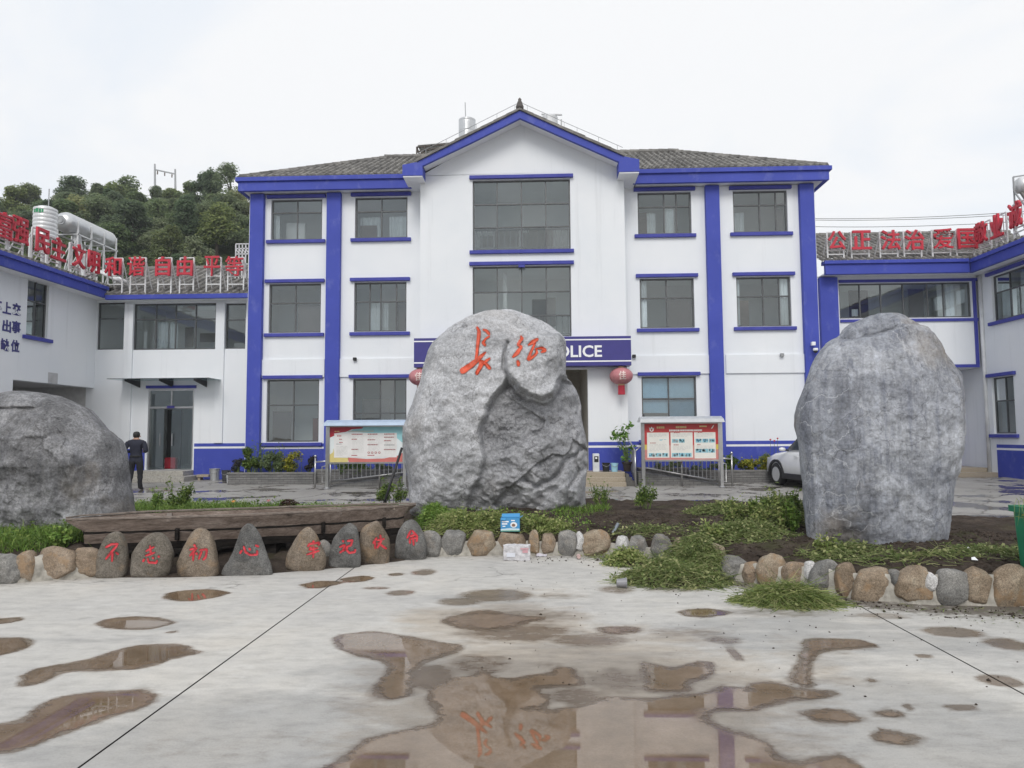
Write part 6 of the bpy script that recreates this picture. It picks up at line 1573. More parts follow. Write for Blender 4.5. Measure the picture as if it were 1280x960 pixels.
# ================================================================== NOTICE BOARDS
PRINTS = {}
def pm_(name, c, r=.45):
    if name not in PRINTS: PRINTS[name] = simple('print_'+name, c, r, var=.05, bump=0)
    return PRINTS[name]
def notice_board(label, px0, px1, pyt, pyb, Y, roofpx, feet, kind, roofcol):
    P = PYm(Y); u0, u1 = X_(px0,Y,550), X_(px1,Y,550); pm = (px0+px1)/2; w1, w0 = Z_(pm,pyt,Y), Z_(pm,pyb,Y); zg = gz(Y)
    th = thing('notice_board', label, 'notice board', ((u0+u1)/2, Y, zg))
    for u in feet:
        x = X_(u,Y,550); g = MB(); g.box(x-.045, x+.045, Y-.045, Y+.045, zg, w1+.14); g.build('post', STEEL, th)
        g = MB(); g.lathe([(.10,0),(.10,.02),(.06,.05)], (x,Y,zg), 12); g.build('base_flange', STEEL, th)
    g = MB(); g.boxP(P, u0-.04, u1+.04, w0-.05, w0, -.04, .06); g.boxP(P, u0-.04, u1+.04, w1, w1+.05, -.04, .06); g.boxP(P, u0-.04, u0, w0, w1, -.04, .06); g.boxP(P, u1, u1+.04, w0, w1, -.04, .06); g.build('panel_frame', STEEL, th)
    r0, r1, ry0, ry1 = roofpx; a, b = X_(r0,Y-.2,525), X_(r1,Y-.2,525); zz0, zz1 = Z_(pm,ry1,Y-.2), Z_(pm,ry0,Y-.2)
    g = MB(); g.add([(a,Y-.3,zz0),(b,Y-.3,zz0),(b,Y+.3,zz0+.02),(a,Y+.3,zz0+.02),(a+.03,Y-.28,zz1-.03),(b-.03,Y-.28,zz1-.03),(b-.03,Y,zz1+.05),(a+.03,Y,zz1+.05),(b-.03,Y+.28,zz1-.02),(a+.03,Y+.28,zz1-.02)],
          [(0,3,2,1),(0,1,5,4),(4,5,6,7),(7,6,8,9),(2,3,9,8),(1,2,8,6,5),(3,0,4,7,9)]); g.build('board_roof', roofcol, th)
    sheet = MB(); sheet.boxP(P, u0, u1, w0, w1, -.012, .03)
    W_, H_ = u1-u0, w1-w0; lay = [0]
    def rect(a, b, c, d, m, nm, par, lv=1, poly=None):
        g = MB(); z = -.012-.002*lv
        if poly: g.prism([(u0+W_*x, w0+H_*y) for x, y in poly], P, z, z+.0015)
        else: g.boxP(P, u0+W_*a, u0+W_*b, w0+H_*c, w0+H_*d, z, z+.0015)
        return g.build(nm, m, par)
    rr = random.Random(5 if kind == 'R' else 8)
    def lines(par, a, b, c, d, n, m, lv, fill=.7, nm='text_lines', seg=0):
        g = MB()
        for i in range(n):
            y1 = d-(d-c)*i/n; y0 = y1-(d-c)/n*fill; x = a; e = b if i < n-1 else a+(b-a)*rr.uniform(.4,.9)
            while x < e:
                l = min(e-x, rr.uniform(.012,.03) if seg else rr.uniform(.03,.07)); z = -.012-.002*lv
                g.boxP(P, u0+W_*x, u0+W_*(x+l*.8), w0+H_*y0, w0+H_*y1, z, z+.0012); x += l
        g.build(nm, m, par, kind='stuff')
    if kind == 'R':
        S = sheet.build('poster', pm_('poster_red', (.50,.045,.045)), th)
        rect(0,1,0,.40, pm_('poster_pale_red', (.55,.22,.20)), 'lower_tint', S, 1)
        rect(.0,.03,.28,.42, pm_('poster_yellow', (.62,.50,.10)), 'yellow_edge', S, 2); rect(.97,1,.28,.42, pm_('poster_yellow', None), 'yellow_edge', S, 2)
        for (a, b) in ((.035,.335),(.355,.655),(.675,.965)):
            Q = rect(a, b, .055 if a < .6 else .03, .755, pm_('paper', (.74,.73,.68)), 'paper_panel', S, 3); k = [(.035,.335),(.355,.655),(.675,.965)].index((a, b))
            red, blu, ink, sky_, teal = pm_('ink_red', (.35,.03,.03)), pm_('ink_blue', (.10,.25,.38)), pm_('ink_grey', (.36,.37,.38)), pm_('photo_sky', (.25,.50,.58)), pm_('photo_teal', (.04,.12,.15))
            def photo(x0, x1, y0, y1):
                rect(x0, x1, y0, y1, sky_, 'photo', Q, 4)
                for _ in range(5): xx = rr.uniform(x0, x1-.02); yy = rr.uniform(y0, y1-.04); rect(xx, min(x1, xx+rr.uniform(.01,.025)), yy, min(y1, yy+rr.uniform(.03,.06)), rr.choice([teal, blu, ink, teal]), 'photo_detail', Q, 5)
            lines(Q, a+.03, b-.03, .62, .72, 3, pm_('ink_pale', (.58,.58,.56)), 4, .45)
            if k == 0:
                lines(Q, a+.04, a+.16, .45, .475, 1, red, 4, .8, 'heading', 1); lines(Q, a+.17, b-.03, .52, .565, 2, sky_, 4, .6); lines(Q, a+.03, b-.03, .22, .43, 6, pm_('ink_pale', None), 4, .4)
                for i in range(3): photo(a+.02+.09*i, a+.10+.09*i, .085, .185)
            else:
                lines(Q, a+.05, a+.16, .735, .752, 1, red, 4, .8, 'heading', 1); lines(Q, a+.04, a+.15, .395, .42, 1, red, 4, .8, 'heading', 1)
                for i in range(3 if k == 2 else 2): photo(a+.02+.09*i, a+.10+.09*i, .47, .575)
                lines(Q, a+.03, b-.03, .25, .38, 4, pm_('ink_pale', None), 4, .4)
                for i in range(3): photo(a+.015+.09*i, a+.10+.09*i, .08+.11*(k-1), .185+.11*(k-1))
        wht, yel = pm_('print_white', (.80,.79,.76)), pm_('print_gold', (.66,.48,.22))
        lines(S, .17, .37, .855, .925, 1, yel, 3, .85, 'headline', 1); lines(S, .43, .63, .86, .93, 1, yel, 3, .85, 'headline', 1); lines(S, .34, .84, .78, .835, 1, wht, 3, .9, 'headline', 1)
        rect(.75,.85,.9,.94, yel, 'gold_mark', S, 3)
        rect(0,0,0,0, wht, 'crest', S, 3, [(.065,.90),(.075,.80),(.10,.775),(.125,.80),(.135,.90),(.118,.87),(.10,.92),(.082,.87)]); rect(0,0,0,0, pm_('crest_red',(.45,.05,.06)), 'crest_shield', S, 4, [(.088,.86),(.092,.81),(.10,.795),(.108,.81),(.112,.86)])
        rect(0,0,0,0, wht, 'corner_mark', S, 3, [(.905,.85),(.935,.94),(.95,.96),(.945,.92),(.925,.86)])
    else:
        S = sheet.build('poster', pm_('poster_white', (.70,.75,.76)), th)
        rect(0,0,0,0, pm_('poster_teal', (.30,.58,.62)), 'teal_sky', S, 1, [(.40,1),(.28,.88),(.55,.82),(.85,.80),(.99,.55),(1,.55),(1,1)])
        rect(0,0,0,0, pm_('poster_flag', (.40,.02,.04)), 'flag', S, 2, [(0,1),(0,.70),(.06,.75),(.07,.82),(.22,.86),(.30,.93),(.44,.95),(.46,.99),(.42,1)])
        rect(0,0,0,0, pm_('poster_band', (.55,.16,.14)), 'red_band', S, 2, [(.26,0),(.25,.13),(.5,.09),(.75,.10),(.94,.18),(1,.26),(1,0)]); rect(0,0,0,0, pm_('poster_gold', (.62,.52,.20)), 'gold_tower', S, 2, [(0,0),(0,.22),(.045,.28),(.05,.40),(.06,.28),(.08,.20),(.10,.13),(.26,.12),(.25,0)])
        Q = rect(.06,.92,.13,.82, pm_('paper_cool', (.73,.72,.71)), 'paper_panel', S, 3)
        red, ink, pale = pm_('ink_red', (.35,.03,.03)), pm_('ink_grey', (.36,.37,.38)), pm_('ink_pale', (.58,.58,.56))
        lines(S, .065, .20, .855, .885, 1, pm_('print_gold', (.66,.48,.22)), 4, .9, 'headline', 1); lines(S, .25, .93, .855, .89, 1, pm_('print_tan', (.50,.52,.45)), 4, .9, 'headline', 1)
        lines(Q, .10, .24, .72, .77, 1, pm_('ink_rose', (.5,.25,.25)), 4, .9, 'heading', 1)
        for (y, m, a, b) in ((.635,red,.13,.2),(.545,red,.13,.2),(.50,ink,.09,.26)): lines(Q, a, b, y, y+.025, 1, m, 4, .9, 'heading', 1)
        lines(Q, .09, .25, .17, .45, 8, pale, 4, .4)
        for (x, ys_) in ((.30,[.79,.65,.36,.19]),(.52,[.79,.63,.49,.19]),(.745,[.79,.70,.60,.48,.35])):
            for y in ys_: lines(Q, x, x+.18, y-.014, y+.012, 1, red if y != .48 else ink, 4, .95, 'heading', 1)
            lines(Q, x+.01, x+.17, .22, .77, 16, pale, 4, .3)
        for i in range(4):
            g = MB(); cx_, cz = u0+W_*(.535+.049*i), w0+H_*.265; 
            ring = [(cx_+.034*math.cos(a*.5236), cz+.034*math.sin(a*.5236)) for a in range(12)]; g.prism(ring, P, -.023, -.0215); g.build('badge', red, Q)
            g = MB(); g.prism([(cx_+(x-cx_)*.55, cz+(z-cz)*.55) for x, z in ring], P, -.025, -.0235); g.build('badge_face', pm_('paper_cool', None), Q)
    return th
ROOFB = simple('pale_blue_roof_sheet', (.42,.52,.66), .4, .1, var=.08); ROOFG = simple('pale_grey_roof_sheet', (.50,.52,.54), .4, .2, var=.08)
notice_board('notice board with teal and red flag poster under pale blue roof', 412.5,503.5,533.5,577.5,21.4,(405,510,526.8,532.0),(409.5,506), 'L', ROOFB)
notice_board('red notice board with three paper panels under a grey roof right of the entrance', 805.5,897.5,529.5,574.5,21.4,(799,905,522.3,528.0),(803.3,901), 'R', ROOFG)

# ================================================================== RAMPS, RAILINGS, PLANTERS
t = NT('grey_brick')
bk = t.n('ShaderNodeTexBrick'); mp = t.n('ShaderNodeMapping'); geo = t.n('ShaderNodeNewGeometry'); cmbx = t.n('ShaderNodeCombineXYZ'); sepx = t.n('ShaderNodeSeparateXYZ')
t.L.new(geo.outputs['Position'], sepx.inputs[0]); t.L.new(t.math('ADD', sepx.outputs[0], sepx.outputs[1]), cmbx.inputs[0]); t.L.new(sepx.outputs[2], cmbx.inputs[1]); t.L.new(cmbx.outputs[0], bk.inputs['Vector'])
for k_, v_ in (('Scale', 1.0), ('Brick Width', .24), ('Row Height', .07), ('Mortar Size', .006)): t.inp(bk, k_, v_)
t.inp(bk, 'Color1', (.15,.15,.148)); t.inp(bk, 'Color2', (.21,.205,.20)); t.inp(bk, 'Mortar', (.085,.083,.08))
cc = t.mix(bk.outputs['Color'], t.ramp(t.noise(3, 7, .7), (.3, .65), (.65, 1.2)), .8, 'MULTIPLY')
t.set(cc, .85, normal=t.bump(bk.outputs['Fac'], -.4, .01)); BRICK = t.m
yP = 22.75
def planter(label, px0, px1, top, yP=22.75):
    u0, u1 = X_(px0,yP,598), X_(px1,yP,598); zt = Z_((px0+px1)/2, top, yP)
    th = thing('brick_planter', label, 'planter', ((u0+u1)/2, yP+.4, gz(yP)))
    rows = 4; zb = gz(yP)-.04
    for i in range(rows):
        g = MB(); a = zb+(zt-.05-zb)*i/rows; b = zb+(zt-.05-zb)*(i+1)/rows; j = .006*(i % 2)
        g.box(u0+j, u1-j, yP+j, yP+.12, a+.004, b-.004); g.build('brick_course', BRICK, th)
    g = MB(); g.box(u0-.01, u1+.01, yP-.015, yP+.14, zt-.05, zt); g.build('coping', simple('planter_coping', (.20,.195,.185), .85, var=.25, scale=8), th)
    g = MB(); g.box(u0+.01, u0+.12, yP+.14, DW-.19, zb, zt-.01); g.box(u1-.12, u1-.01, yP+.14, DW-.19, zb, zt-.01); g.build('end_wall', BRICK, th)
    g = MB(); g.box(u0+.12, u1-.12, yP+.121, DW-.19, zb+.05, zt-.06); g.build('planting_soil', SOILM, th)
    return u0, u1, zt
pl0, pl1, plz = planter('low grey brick planter full of shrubs under the left ground floor windows', 284.5, 392, 590.5)
pr0, pr1, prz = planter('low grey brick planter with yellow flowers right of the red notice board', 862, 1026, 587.5)
planter('grey brick planter wall hidden behind the left ramp railing', 393, 500, 586.5, 23.05)
planter('grey brick planter wall hidden behind the right ramp railing', 799, 861, 584.5, 23.05)
def ramp(label, x0, x1, zlow, zhigh):
    """solid brick ramp, x0 low end, x1 high end"""
    th = thing('ramp', label, 'ramp', ((x0+x1)/2, 22.2, gz(22)))
    g = MB(); P = PYm(21.95); g.prism([(x0, gz(22)-.05), (x1, gz(22)-.05), (x1, zhigh), (x0, zlow)] if x0 < x1 else [(x1, gz(22)-.05), (x0, gz(22)-.05), (x0, zlow), (x1, zhigh)], P, 0, 1.05); g.build('ramp_body', BRICK, th)
    return th
yH = 21.82
def railing(label, pts_low, pts_high, top_off, posts, n_bal, end_px):
    """pts: (px,py) of lower rail ends from outer (low) end to inner (high) end"""
    th = thing('handrail', label, 'railing', (*pY(pts_low[0], 600, yH)[:2], gz(yH)))
    a, b = pY(*pts_low, yH), pY(*pts_high, yH); ta, tb = a+Vector((0,0,top_off)), b+Vector((0,0,top_off))
    g = MB(); g.tube([a, b], .024, 8); g.build('lower_rail', STEEL, th, smooth=True)
    g = MB(); g.tube([ta, tb], .028, 8); g.build('top_rail', STEEL, th, smooth=True)
    g = MB(); g.tube([ta.lerp(a,.16), tb.lerp(b,.16)], .018, 8); g.build('mid_rail', STEEL, th, smooth=True)
    for i in range(1, n_bal):
        q = i/n_bal; p = a.lerp(b, q); g = MB(); g.tube([p, ta.lerp(tb, q).lerp(p, .16)], .013, 6); g.build('baluster', STEEL, th)
    for q in (0, .5, 1):
        p = a.lerp(b, q); z0 = gz(yH)+max(0, (p.z-gz(yH)-.1))*.0; g = MB(); g.tube([(p.x,yH-.002,z0), ta.lerp(tb, q)+Vector((0,0,.02))], .026, 8); g.build('post', STEEL, th, smooth=True)
    # returned end with a ball-topped post
    e = pG(*end_px); ex = pY(end_px[0], 590, yH).x; s = -1 if ex < a.x else 1
    hi = Z_(end_px[0], 572 if s < 0 else 568, yH)
    g = MB(); g.tube([(ex,yH,gz(yH)),(ex,yH,hi)], .028, 8); g.lathe([(.0,-.045),(.035,-.03),(.045,0),(.035,.03),(0,.045)], (ex,yH,hi+.04), 10); g.build('end_post', STEEL, th, smooth=True)
    g = MB(); zt_, zl_ = hi-.14, a.z; m_ = a.x+(ex-a.x)*.55
    g.tube([ta, (ex,yH,zt_)], .024, 8); g.tube([ta+Vector((0,0,-.12)), (m_,yH,zt_-.14), (m_,yH,zl_-.02), a], .018, 8); g.build('end_loop', STEEL, th, smooth=True)
    return th
ramp('grey brick ramp rising to the entrance behind the left notice board', X_(408,21.95,600), X_(540,21.95,590), gz(22)+.02, zporch)
ramp('grey brick ramp rising to the entrance behind the red notice board', X_(905,21.95,600), X_(797,21.95,590)+.03, gz(22)+.02, zporch)
railing('stainless steel railing on the ramp left of the main rock', (413,602), (536,586.5), .64, 0, 22, (394,608))
railing('stainless steel railing on the ramp behind the red notice board', (899,601.5), (806,584.5), .70, 0, 18, (915,606))
# newel posts at the steps
NP = thing('handrail', 'single steel post with short rail beside the dark side steps', 'railing', (pY(794.5,600,21.7).x, 21.7, gz(21.7)))
g = MB(); x = pY(794.5,600,21.7).x; zz = Z_(795,563,21.7); g.tube([(x,21.7,gz(21.7)),(x,21.7,zz)], .03, 8); g.build('post', STEEL, NP, smooth=True)
g = MB(); g.tube([(x,21.7,zz-.03),(x+.02,DB-.1,zz+.25)], .024, 8); g.tube([(x,21.7,zz-.03),(pY(800,560,21.8).x,21.8,zz+.1)], .02, 8); g.build('rail', STEEL, NP, smooth=True)
for i in range(5):
    q = (i+1)/6; g = MB(); y = 21.7+(DB-.1-21.7)*q; g.tube([(x+.02*q,y,gz(21.7)+.1+.3*q),(x+.02*q,y,zz-.03+.28*q)], .012, 6); g.build('baluster', STEEL, NP)

# ================================================================== SHRUBS
def shrub(name, label, cat_, px0, px1, pyt, Y, zb, mat, n, leaf, group=None, spread=.25, spikes=0, asp=.5, rs=rng):
    a, b = X_(px0,Y,570), X_(px1,Y,570); zt = Z_((px0+px1)/2, pyt, Y); w = b-a; h = zt-zb
    th = thing(name, label, cat_, ((a+b)/2, Y, zb), group)
    bl = []
    for i in range(9):
        q = rs.uniform(0, 1); r_ = rs.uniform(.16, .28)*min(w, h)
        bl.append(((a+b)/2+rs.uniform(-.36,.36)*w, Y+rs.uniform(-spread,spread), zb+h*(.22+.6*q)*.92, r_, r_*.9, r_*.9))
    parts = [blob_leaves(bl, n, leaf, rs, .25, .5, asp)]
    mb = MB()
    for b_ in bl: mb.tube([((a+b)/2+(b_[0]-(a+b)/2)*.3, Y, zb-.05), ((a+b)/2+(b_[0]-(a+b)/2)*.7, Y, zb+(b_[2]-zb)*.5), (b_[0], b_[1], b_[2])], [.018,.012,.005], 5)
    for i in range(spikes):
        x = rs.uniform(a, b); hh = rs.uniform(.55, 1.05)*h; top = (x+rs.uniform(-.06,.06), Y+rs.uniform(-spread,spread), zb+hh)
        mb.tube([(x, Y, zb), top], [.008,.003], 4); m_ = int(14)
        q = rs.uniform(.35, 1, m_); P = np.array([(x+(top[0]-x)*k, Y+(top[1]-Y)*k, zb+hh*k) for k in q])+rs.normal(size=(m_,3))*.035
        parts.append(leaf_quads(P, rs.normal(size=(m_,3))+np.array([0,0,.5]), np.full(m_, leaf), asp, rs=rs))
    V, F = cat(parts); np_mesh('foliage', V, F, mat, th); mb.build('stems', STEM, th)
    return th
GS = 'shrubs in the left brick planter'
yS_ = 23.2
shrub('shrub', 'spiky tall green shrub at the left end of the left planter', 'shrub', 302,327,551,yS_,plz-.1,SHRUBL,1500,.085,None,.2,12)
shrub('shrub', 'dark green shrub in the middle of the left planter under the window', 'shrub', 326,356,556,yS_,plz-.1,TREEL[1],2000,.08,None,.25,12)
shrub('shrub', 'yellowish green shrub beside the purple one in the left planter', 'shrub', 352,378,560,yS_,plz-.1,YELLOWL,1100,.08,None,.2,7); 
shrub('shrub', 'dark purple leaved shrub in the left planter beside the notice board', 'shrub', 376,394,566,yS_,plz-.1,PURPLEL,900,.07,None,.2,2)
shrub('shrub', 'small grey green shrub at the far left corner of the left planter', 'shrub', 289,304,570,yS_,plz-.1,PURPLEL,600,.07,None,.2,3)
for k, (a, b, tp) in enumerate(((414,440,571),(436,470,572),(468,502,573))):
    shrub('shrub', ['green shrub behind the left end of the ramp railing','low green shrub behind the middle of the left ramp railing','dark shrub behind the right end of the left ramp railing'][k], 'shrub', a,b,tp,23.3,.5,SHRUBL if k != 2 else TREEL[0],900,.08,None,.2,2)
for k, (a, b, tp, mt) in enumerate(((903,925,566,SHRUBL),(922,944,570,YELLOWL),(940,964,568,YELLOWL),(950,975,560,TREEL[1]),(970,1002,570,SHRUBL),(1000,1025,568,SHRUBL))):
    shrub('shrub', ['green shrub behind the end of the right railing','low yellow flowering shrub in the right planter','yellow green flowering shrub in front of the blue column base','taller dark shrub with red blooms beside the white car','green shrub behind the white car bonnet','green shrub at the right end of the right planter behind the tall rock'][k], 'shrub', a,b,tp,yS_,prz-.1,mt,1000,.075,None,.2,3)
rb = MB()
for (px, py) in ((963,549.5),(968,551),(972,548)):
    p = pY(px, py, yS_); rb.lathe([(0,-.03),(.03,-.012),(.03,.012),(0,.03)], p, 7); rb.tube([p, (p.x-.03, yS_, prz+.2)], .006, 4, 1)
o = rb.build('red_flower', [RED, STEM]); tag(o, 'red blooms on thin stems rising above the right planter shrubs', 'flower')
for k in range(3):
    u = pr0+.5
shrub('shrub', 'dark low shrub behind the right railing balusters', 'shrub', 812,860,574,23.3,.55,TREEL[0],1300,.08,None,.2,2)
shrub('shrub', 'low dark shrub behind the right end of the red notice board', 'shrub', 858,902,576,23.3,.5,TREEL[0],1200,.08,None,.2,2)
# potted plant on the porch
pp = pY(784, 588, 22.35)
PT = thing('potted_plant', 'tall broad leaved plant in a dark pot beside the entrance', 'potted plant', (pp.x, 22.35, zporch))
g = MB(); r_ = .14; g.lathe([(r_*.75,zporch),(r_*.95,zporch+.22),(r_*1.15,zporch+.25),(r_*1.15,zporch+.30),(r_*.95,zporch+.30),(r_*.9,zporch+.26),(0,zporch+.26)], (pp.x,22.35,0), 18); g.build('pot', simple('dark_pot', (.03,.022,.02), .4), PT, smooth=False)
bl = [(775,553,.15),(781,545,.14),(784,566,.14),(777,535,.16),(772,545,.15),(785,533,.13),(768,543,.10),(790,560,.10),(779,572,.14)]
P = []; mb = MB()
for (px, py, s) in bl:
    c = pY(px, py, 22.35); mb.tube([(pp.x,22.35,zporch+.2), ((pp.x+c.x)/2+.02,22.35,zporch+.2+(c.z-zporch)*.5), (c.x,c.y,c.z)], [.014,.01,.005], 5)
    for _ in range(16): P.append(np.array(c)+rng.normal(size=3)*s*.55)
P = np.array(P); V, F = leaf_quads(P, rng.normal(size=P.shape)*.5+np.array([0,-.5,.8]), np.full(len(P), .17), .5); np_mesh('leaves', V, F, POTL, PT); mb.build('stems', STEM, PT)

# ================================================================== PORCH AND DOOR-SIDE THINGS
def bucket(name, label, px, py, Y, zb, r, h, mat, flare=1.2):
    p = pY(px, py, Y); g = MB(); g.lathe([(0,zb+.002),(r/flare,zb+.002),(r,zb+h),(r*1.08,zb+h),(r*1.08,zb+h+.015),(r*.94,zb+h+.01),(r/flare*.92,zb+.02),(0,zb+.02)], (p.x,Y,0), 20)
    th = thing(name, label, 'bucket', (p.x, Y, zb)); g.build('bucket_body', mat, th, smooth=False)
    g = MB(); g.tube([(p.x-r*1.05,Y,zb+h),(p.x-r*.8,Y-r*.8,zb+h*.75),(p.x,Y-r*1.2,zb+h*.62),(p.x+r*.8,Y-r*.8,zb+h*.75),(p.x+r*1.05,Y,zb+h)], .007, 5); g.build('bucket_handle', GREYMETAL, th); return th
bucket('bucket', 'black bucket between the white box and the pale blue bucket on the porch', 757.5, 582, 22.3, zporch, .12, .26, BLACK)
bucket('bucket', 'pale blue plastic bucket on the porch beside the potted plant', 768, 582, 22.25, zporch, .115, .25, simple('pale_blue_plastic', (.33,.58,.70), .4, bump=0))
bucket('bucket', 'silver metal bucket on the ground beside the low steps of the glass door', 268.5, 590, 24.3, gz(24.3), .17, .40, TANK)
bucket('bucket', 'dark bucket standing next to the silver bucket by the planter', 283, 592, 24.0, gz(24), .15, .36, simple('dark_grey_plastic', (.05,.05,.055), .5))
bucket('bucket', 'small pale bin at the left end of the brick planter', 287, 594, 23.4, gz(23.4), .10, .24, simple('pale_plastic', (.45,.46,.48), .5))
p = pY(745, 580, 22.3); th = thing('dispenser_box', 'narrow white box with a dark slot on the porch', 'box', (p.x, 22.3, zporch))
g = MB(); g.box(p.x-.10, p.x+.10, 22.2, 22.42, zporch, zporch+.56); g.build('box_body', simple('off_white_plastic', (.62,.64,.66), .4, bump=0), th, bevel=.015)
g = MB(); g.box(p.x-.06, p.x+.07, 22.19, 22.199, zporch+.30, zporch+.48); g.build('dark_slot', BLACK, th)
g = MB(); g.box(p.x-.03, p.x+.03, 22.184, 22.189, zporch+.40, zporch+.45); g.build('label_plate', SIGNWHITE, th)
p = pY(256, 592, 24.6); g = MB(); g.box(p.x-.22, p.x+.2, 24.45, 24.8, gz(24.6)+.12, gz(24.6)+.2); g.box(p.x-.2, p.x-.12, 24.5, 24.75, gz(24.6), gz(24.6)+.119); o = g.build('stone_slab', GRAN); tag(o, 'dark low slab beside the glass door steps at the foot of the blue band', 'slab')
# lanterns
def lantern(label, px, py, Y):
    p = pY(px, py, Y); rx, rz = 14.4/FPX*Y, 10.8/FPX*Y; th = thing('paper_lantern', label, 'lantern', (p.x, Y, p.z+rz), 'red lanterns hanging under the sign canopy')
    prof = []
    for i in range(13): a = -math.pi/2+math.pi*i/12; prof.append((max(.001, rx*math.cos(a)), rz*math.sin(a)))
    n = 24; mb = MB()
    for i in range(len(prof)-1):
        pass
    b = 0; k = 48
    for (r_, z) in prof:
        for j in range(k):
            a = 2*math.pi*j/k; q = r_*(1+.018*math.cos(a*24)); mb.v.append((p.x+q*math.cos(a), Y+q*math.sin(a), p.z+z))
    for i in range(len(prof)-1):
        for j in range(k): mb.f.append((i*k+j, i*k+(j+1) % k, (i+1)*k+(j+1) % k, (i+1)*k+j)); mb.mi.append(0)
    t = NT('faded_red_silk'); t.set(t.ramp(t.noise(6, 5), (.3, (.44,.16,.175)), (.7, (.55,.25,.265))), .5, spec=.3)
    mb.build('lantern_body', t.m, th, smooth=True)
    gold = simple('lantern_gold', (.52,.36,.20), .5)
    g = MB(); g.lathe([(rx*.28,rz*.9),(rx*.30,rz*1.08),(rx*.2,rz*1.1)], p, 16); g.lathe([(rx*.28,-rz*1.1),(rx*.30,-rz*.94),(rx*.25,-rz*.9)], p, 16); g.build('collar', gold, th)
    g = MB(); g.tube([p+Vector((0,0,rz*1.05)), (p.x,Y,sz0-.002)], .012, 6); g.build('hanging_cord', RED, th)
    g = MB(); 
    for j in range(14):
        a = 2*math.pi*j/14; x, y = p.x+rx*.22*math.cos(a), Y+rx*.22*math.sin(a); g.tube([(x,y,p.z-rz*1.1),(x*1.0+rng.normal()*.006,y,p.z-rz*2.15)], [.028,.033], 5)
    g.build('tassel', simple('tassel_red', (.44,.03,.055), .7), th)
    P = lambda u, w, d: (p.x+u, Y-math.sqrt(max(.001, 1-(u/rx)**2-(w/rz)**2))*rx*1.03+d, p.z+w)
    text_obj('lantern_character', '佳', simple('lantern_print', (.75,.62,.58), .5, bump=0), P, 0, 0, rx*.62, rz*1.0, 0, .012, .015, th)
lantern('faded red lantern with white character hanging right of the entrance', 776.5, 470, 22.75)
lantern('faded red lantern half hidden behind the left edge of the main rock', 525.5, 471.5, 22.75)
# cameras and lamps
CC = thing('security_camera', 'white dome security camera on the rightmost blue column', 'camera', (pY(1018,437,DW-.3).x, DW-.2, Z_(1018,437,DW-.3)))
g = MB(); a = pY(1016,432,DW-.3); g.bar(a+Vector((0,.12,.08)), a+Vector((.02,0,.08)), .05); g.box(a.x-.05,a.x+.07,a.y-.08,a.y+.05,a.z+.0,a.z+.12); g.build('camera_bracket', SIGNWHITE, CC, bevel=.012)
g = MB(); c = pY(1019.5,437.5,DW-.35); g.lathe([(.075,.06),(.082,.02),(.075,-.02)], c, 14); g.build('dome_collar', SIGNWHITE, CC)
g = MB(); g.lathe([(.072,-.02),(.062,-.07),(.03,-.095),(0,-.10)], c, 14); g.build('dome_glass', BLACK, CC, smooth=True)
for (px, py, yy, lab) in ((443.5,449,DW,'small black floodlight on the wall above the left ground floor window'),(792.5,445.5,DW,'small black spotlight on the wall at the right end of the sign'),(977.5,443.8,DW,'tiny grey lamp on the string course of the right wing')):
    p = pY(px, py, yy-.12); th = thing('wall_lamp', lab, 'lamp', (p.x, yy, p.z)); g = MB(); g.box(p.x-.06,p.x+.06,yy-.16,yy-.08,p.z-.05,p.z+.06); g.build('lamp_head', BLACKMETAL if px < 950 else GREYMETAL, th, bevel=.01)
    g = MB(); g.bar((p.x,yy-.08,p.z),(p.x,yy-.057,p.z),.03); g.build('lamp_arm', BLACKMETAL, th)
# ================================================================== GRASS, WEEDS, CLODS
def pts_in_px(n, poly, rs=rng, soil=True):
    """random soil points whose photo position falls in a polygon given in photo pixels on the bed surface"""
    a = np.array(poly, float); lo, hi = a.min(0), a.max(0); out_ = []
    while len(out_) < n:
        q = rs.uniform(lo, hi, (max(64, n), 2)); m_ = poly_sdf(q, a) < 0
        for x, y in q[m_]:
            p = pS(x, y) if soil else pG(x, y); out_.append((p.x, p.y, p.z))
            if len(out_) >= n: break
    return np.array(out_[:n])
def world_patch(n, poly, rs=rng):
    """uniform density in world space: polygon corners go to the ground, then sample there"""
    w = np.array([[pS(x, y).x, pS(x, y).y] for x, y in poly]); lo, hi = w.min(0), w.max(0); out_ = []
    while len(out_) < n:
        q = rs.uniform(lo, hi, (n, 2)); q = q[poly_sdf(q, w) < .05*rs.normal(size=n)]
        out_ += [(x, y, soilz(x, y)) for x, y in q]
    return np.array(out_[:n])
def grass(name, poly, n, h, w, mat, lean=.35, droop=.7, label=None, clump=0, rs=rng):
    B = world_patch(n, poly, rs)
    if clump:
        cs = B[rs.integers(0, n, clump)]; k = rs.integers(0, clump, n); B2 = cs[k]+rs.normal(size=(n,3))*np.array([.11,.11,0]); B2[:,2] = [soilz(x, y) for x, y in B2[:,:2]]; m_ = rs.uniform(size=n) < .7; B = np.where(m_[:,None], B2, B)
    hh = h*rs.uniform(.45, 1.15, n)*(.65+.5*np.array([noise.noise(Vector((x*1.7, y*1.7, 2)))+.5 for x, y in B[:,:2]]))
    V, F = blades(B-np.array([0,0,.01]), hh, lean, w*rs.uniform(.7,1.4,n), 3, droop, rs)
    o = np_mesh(name, V, F, mat, kind='stuff')
    if label: o['label'] = label
    return o
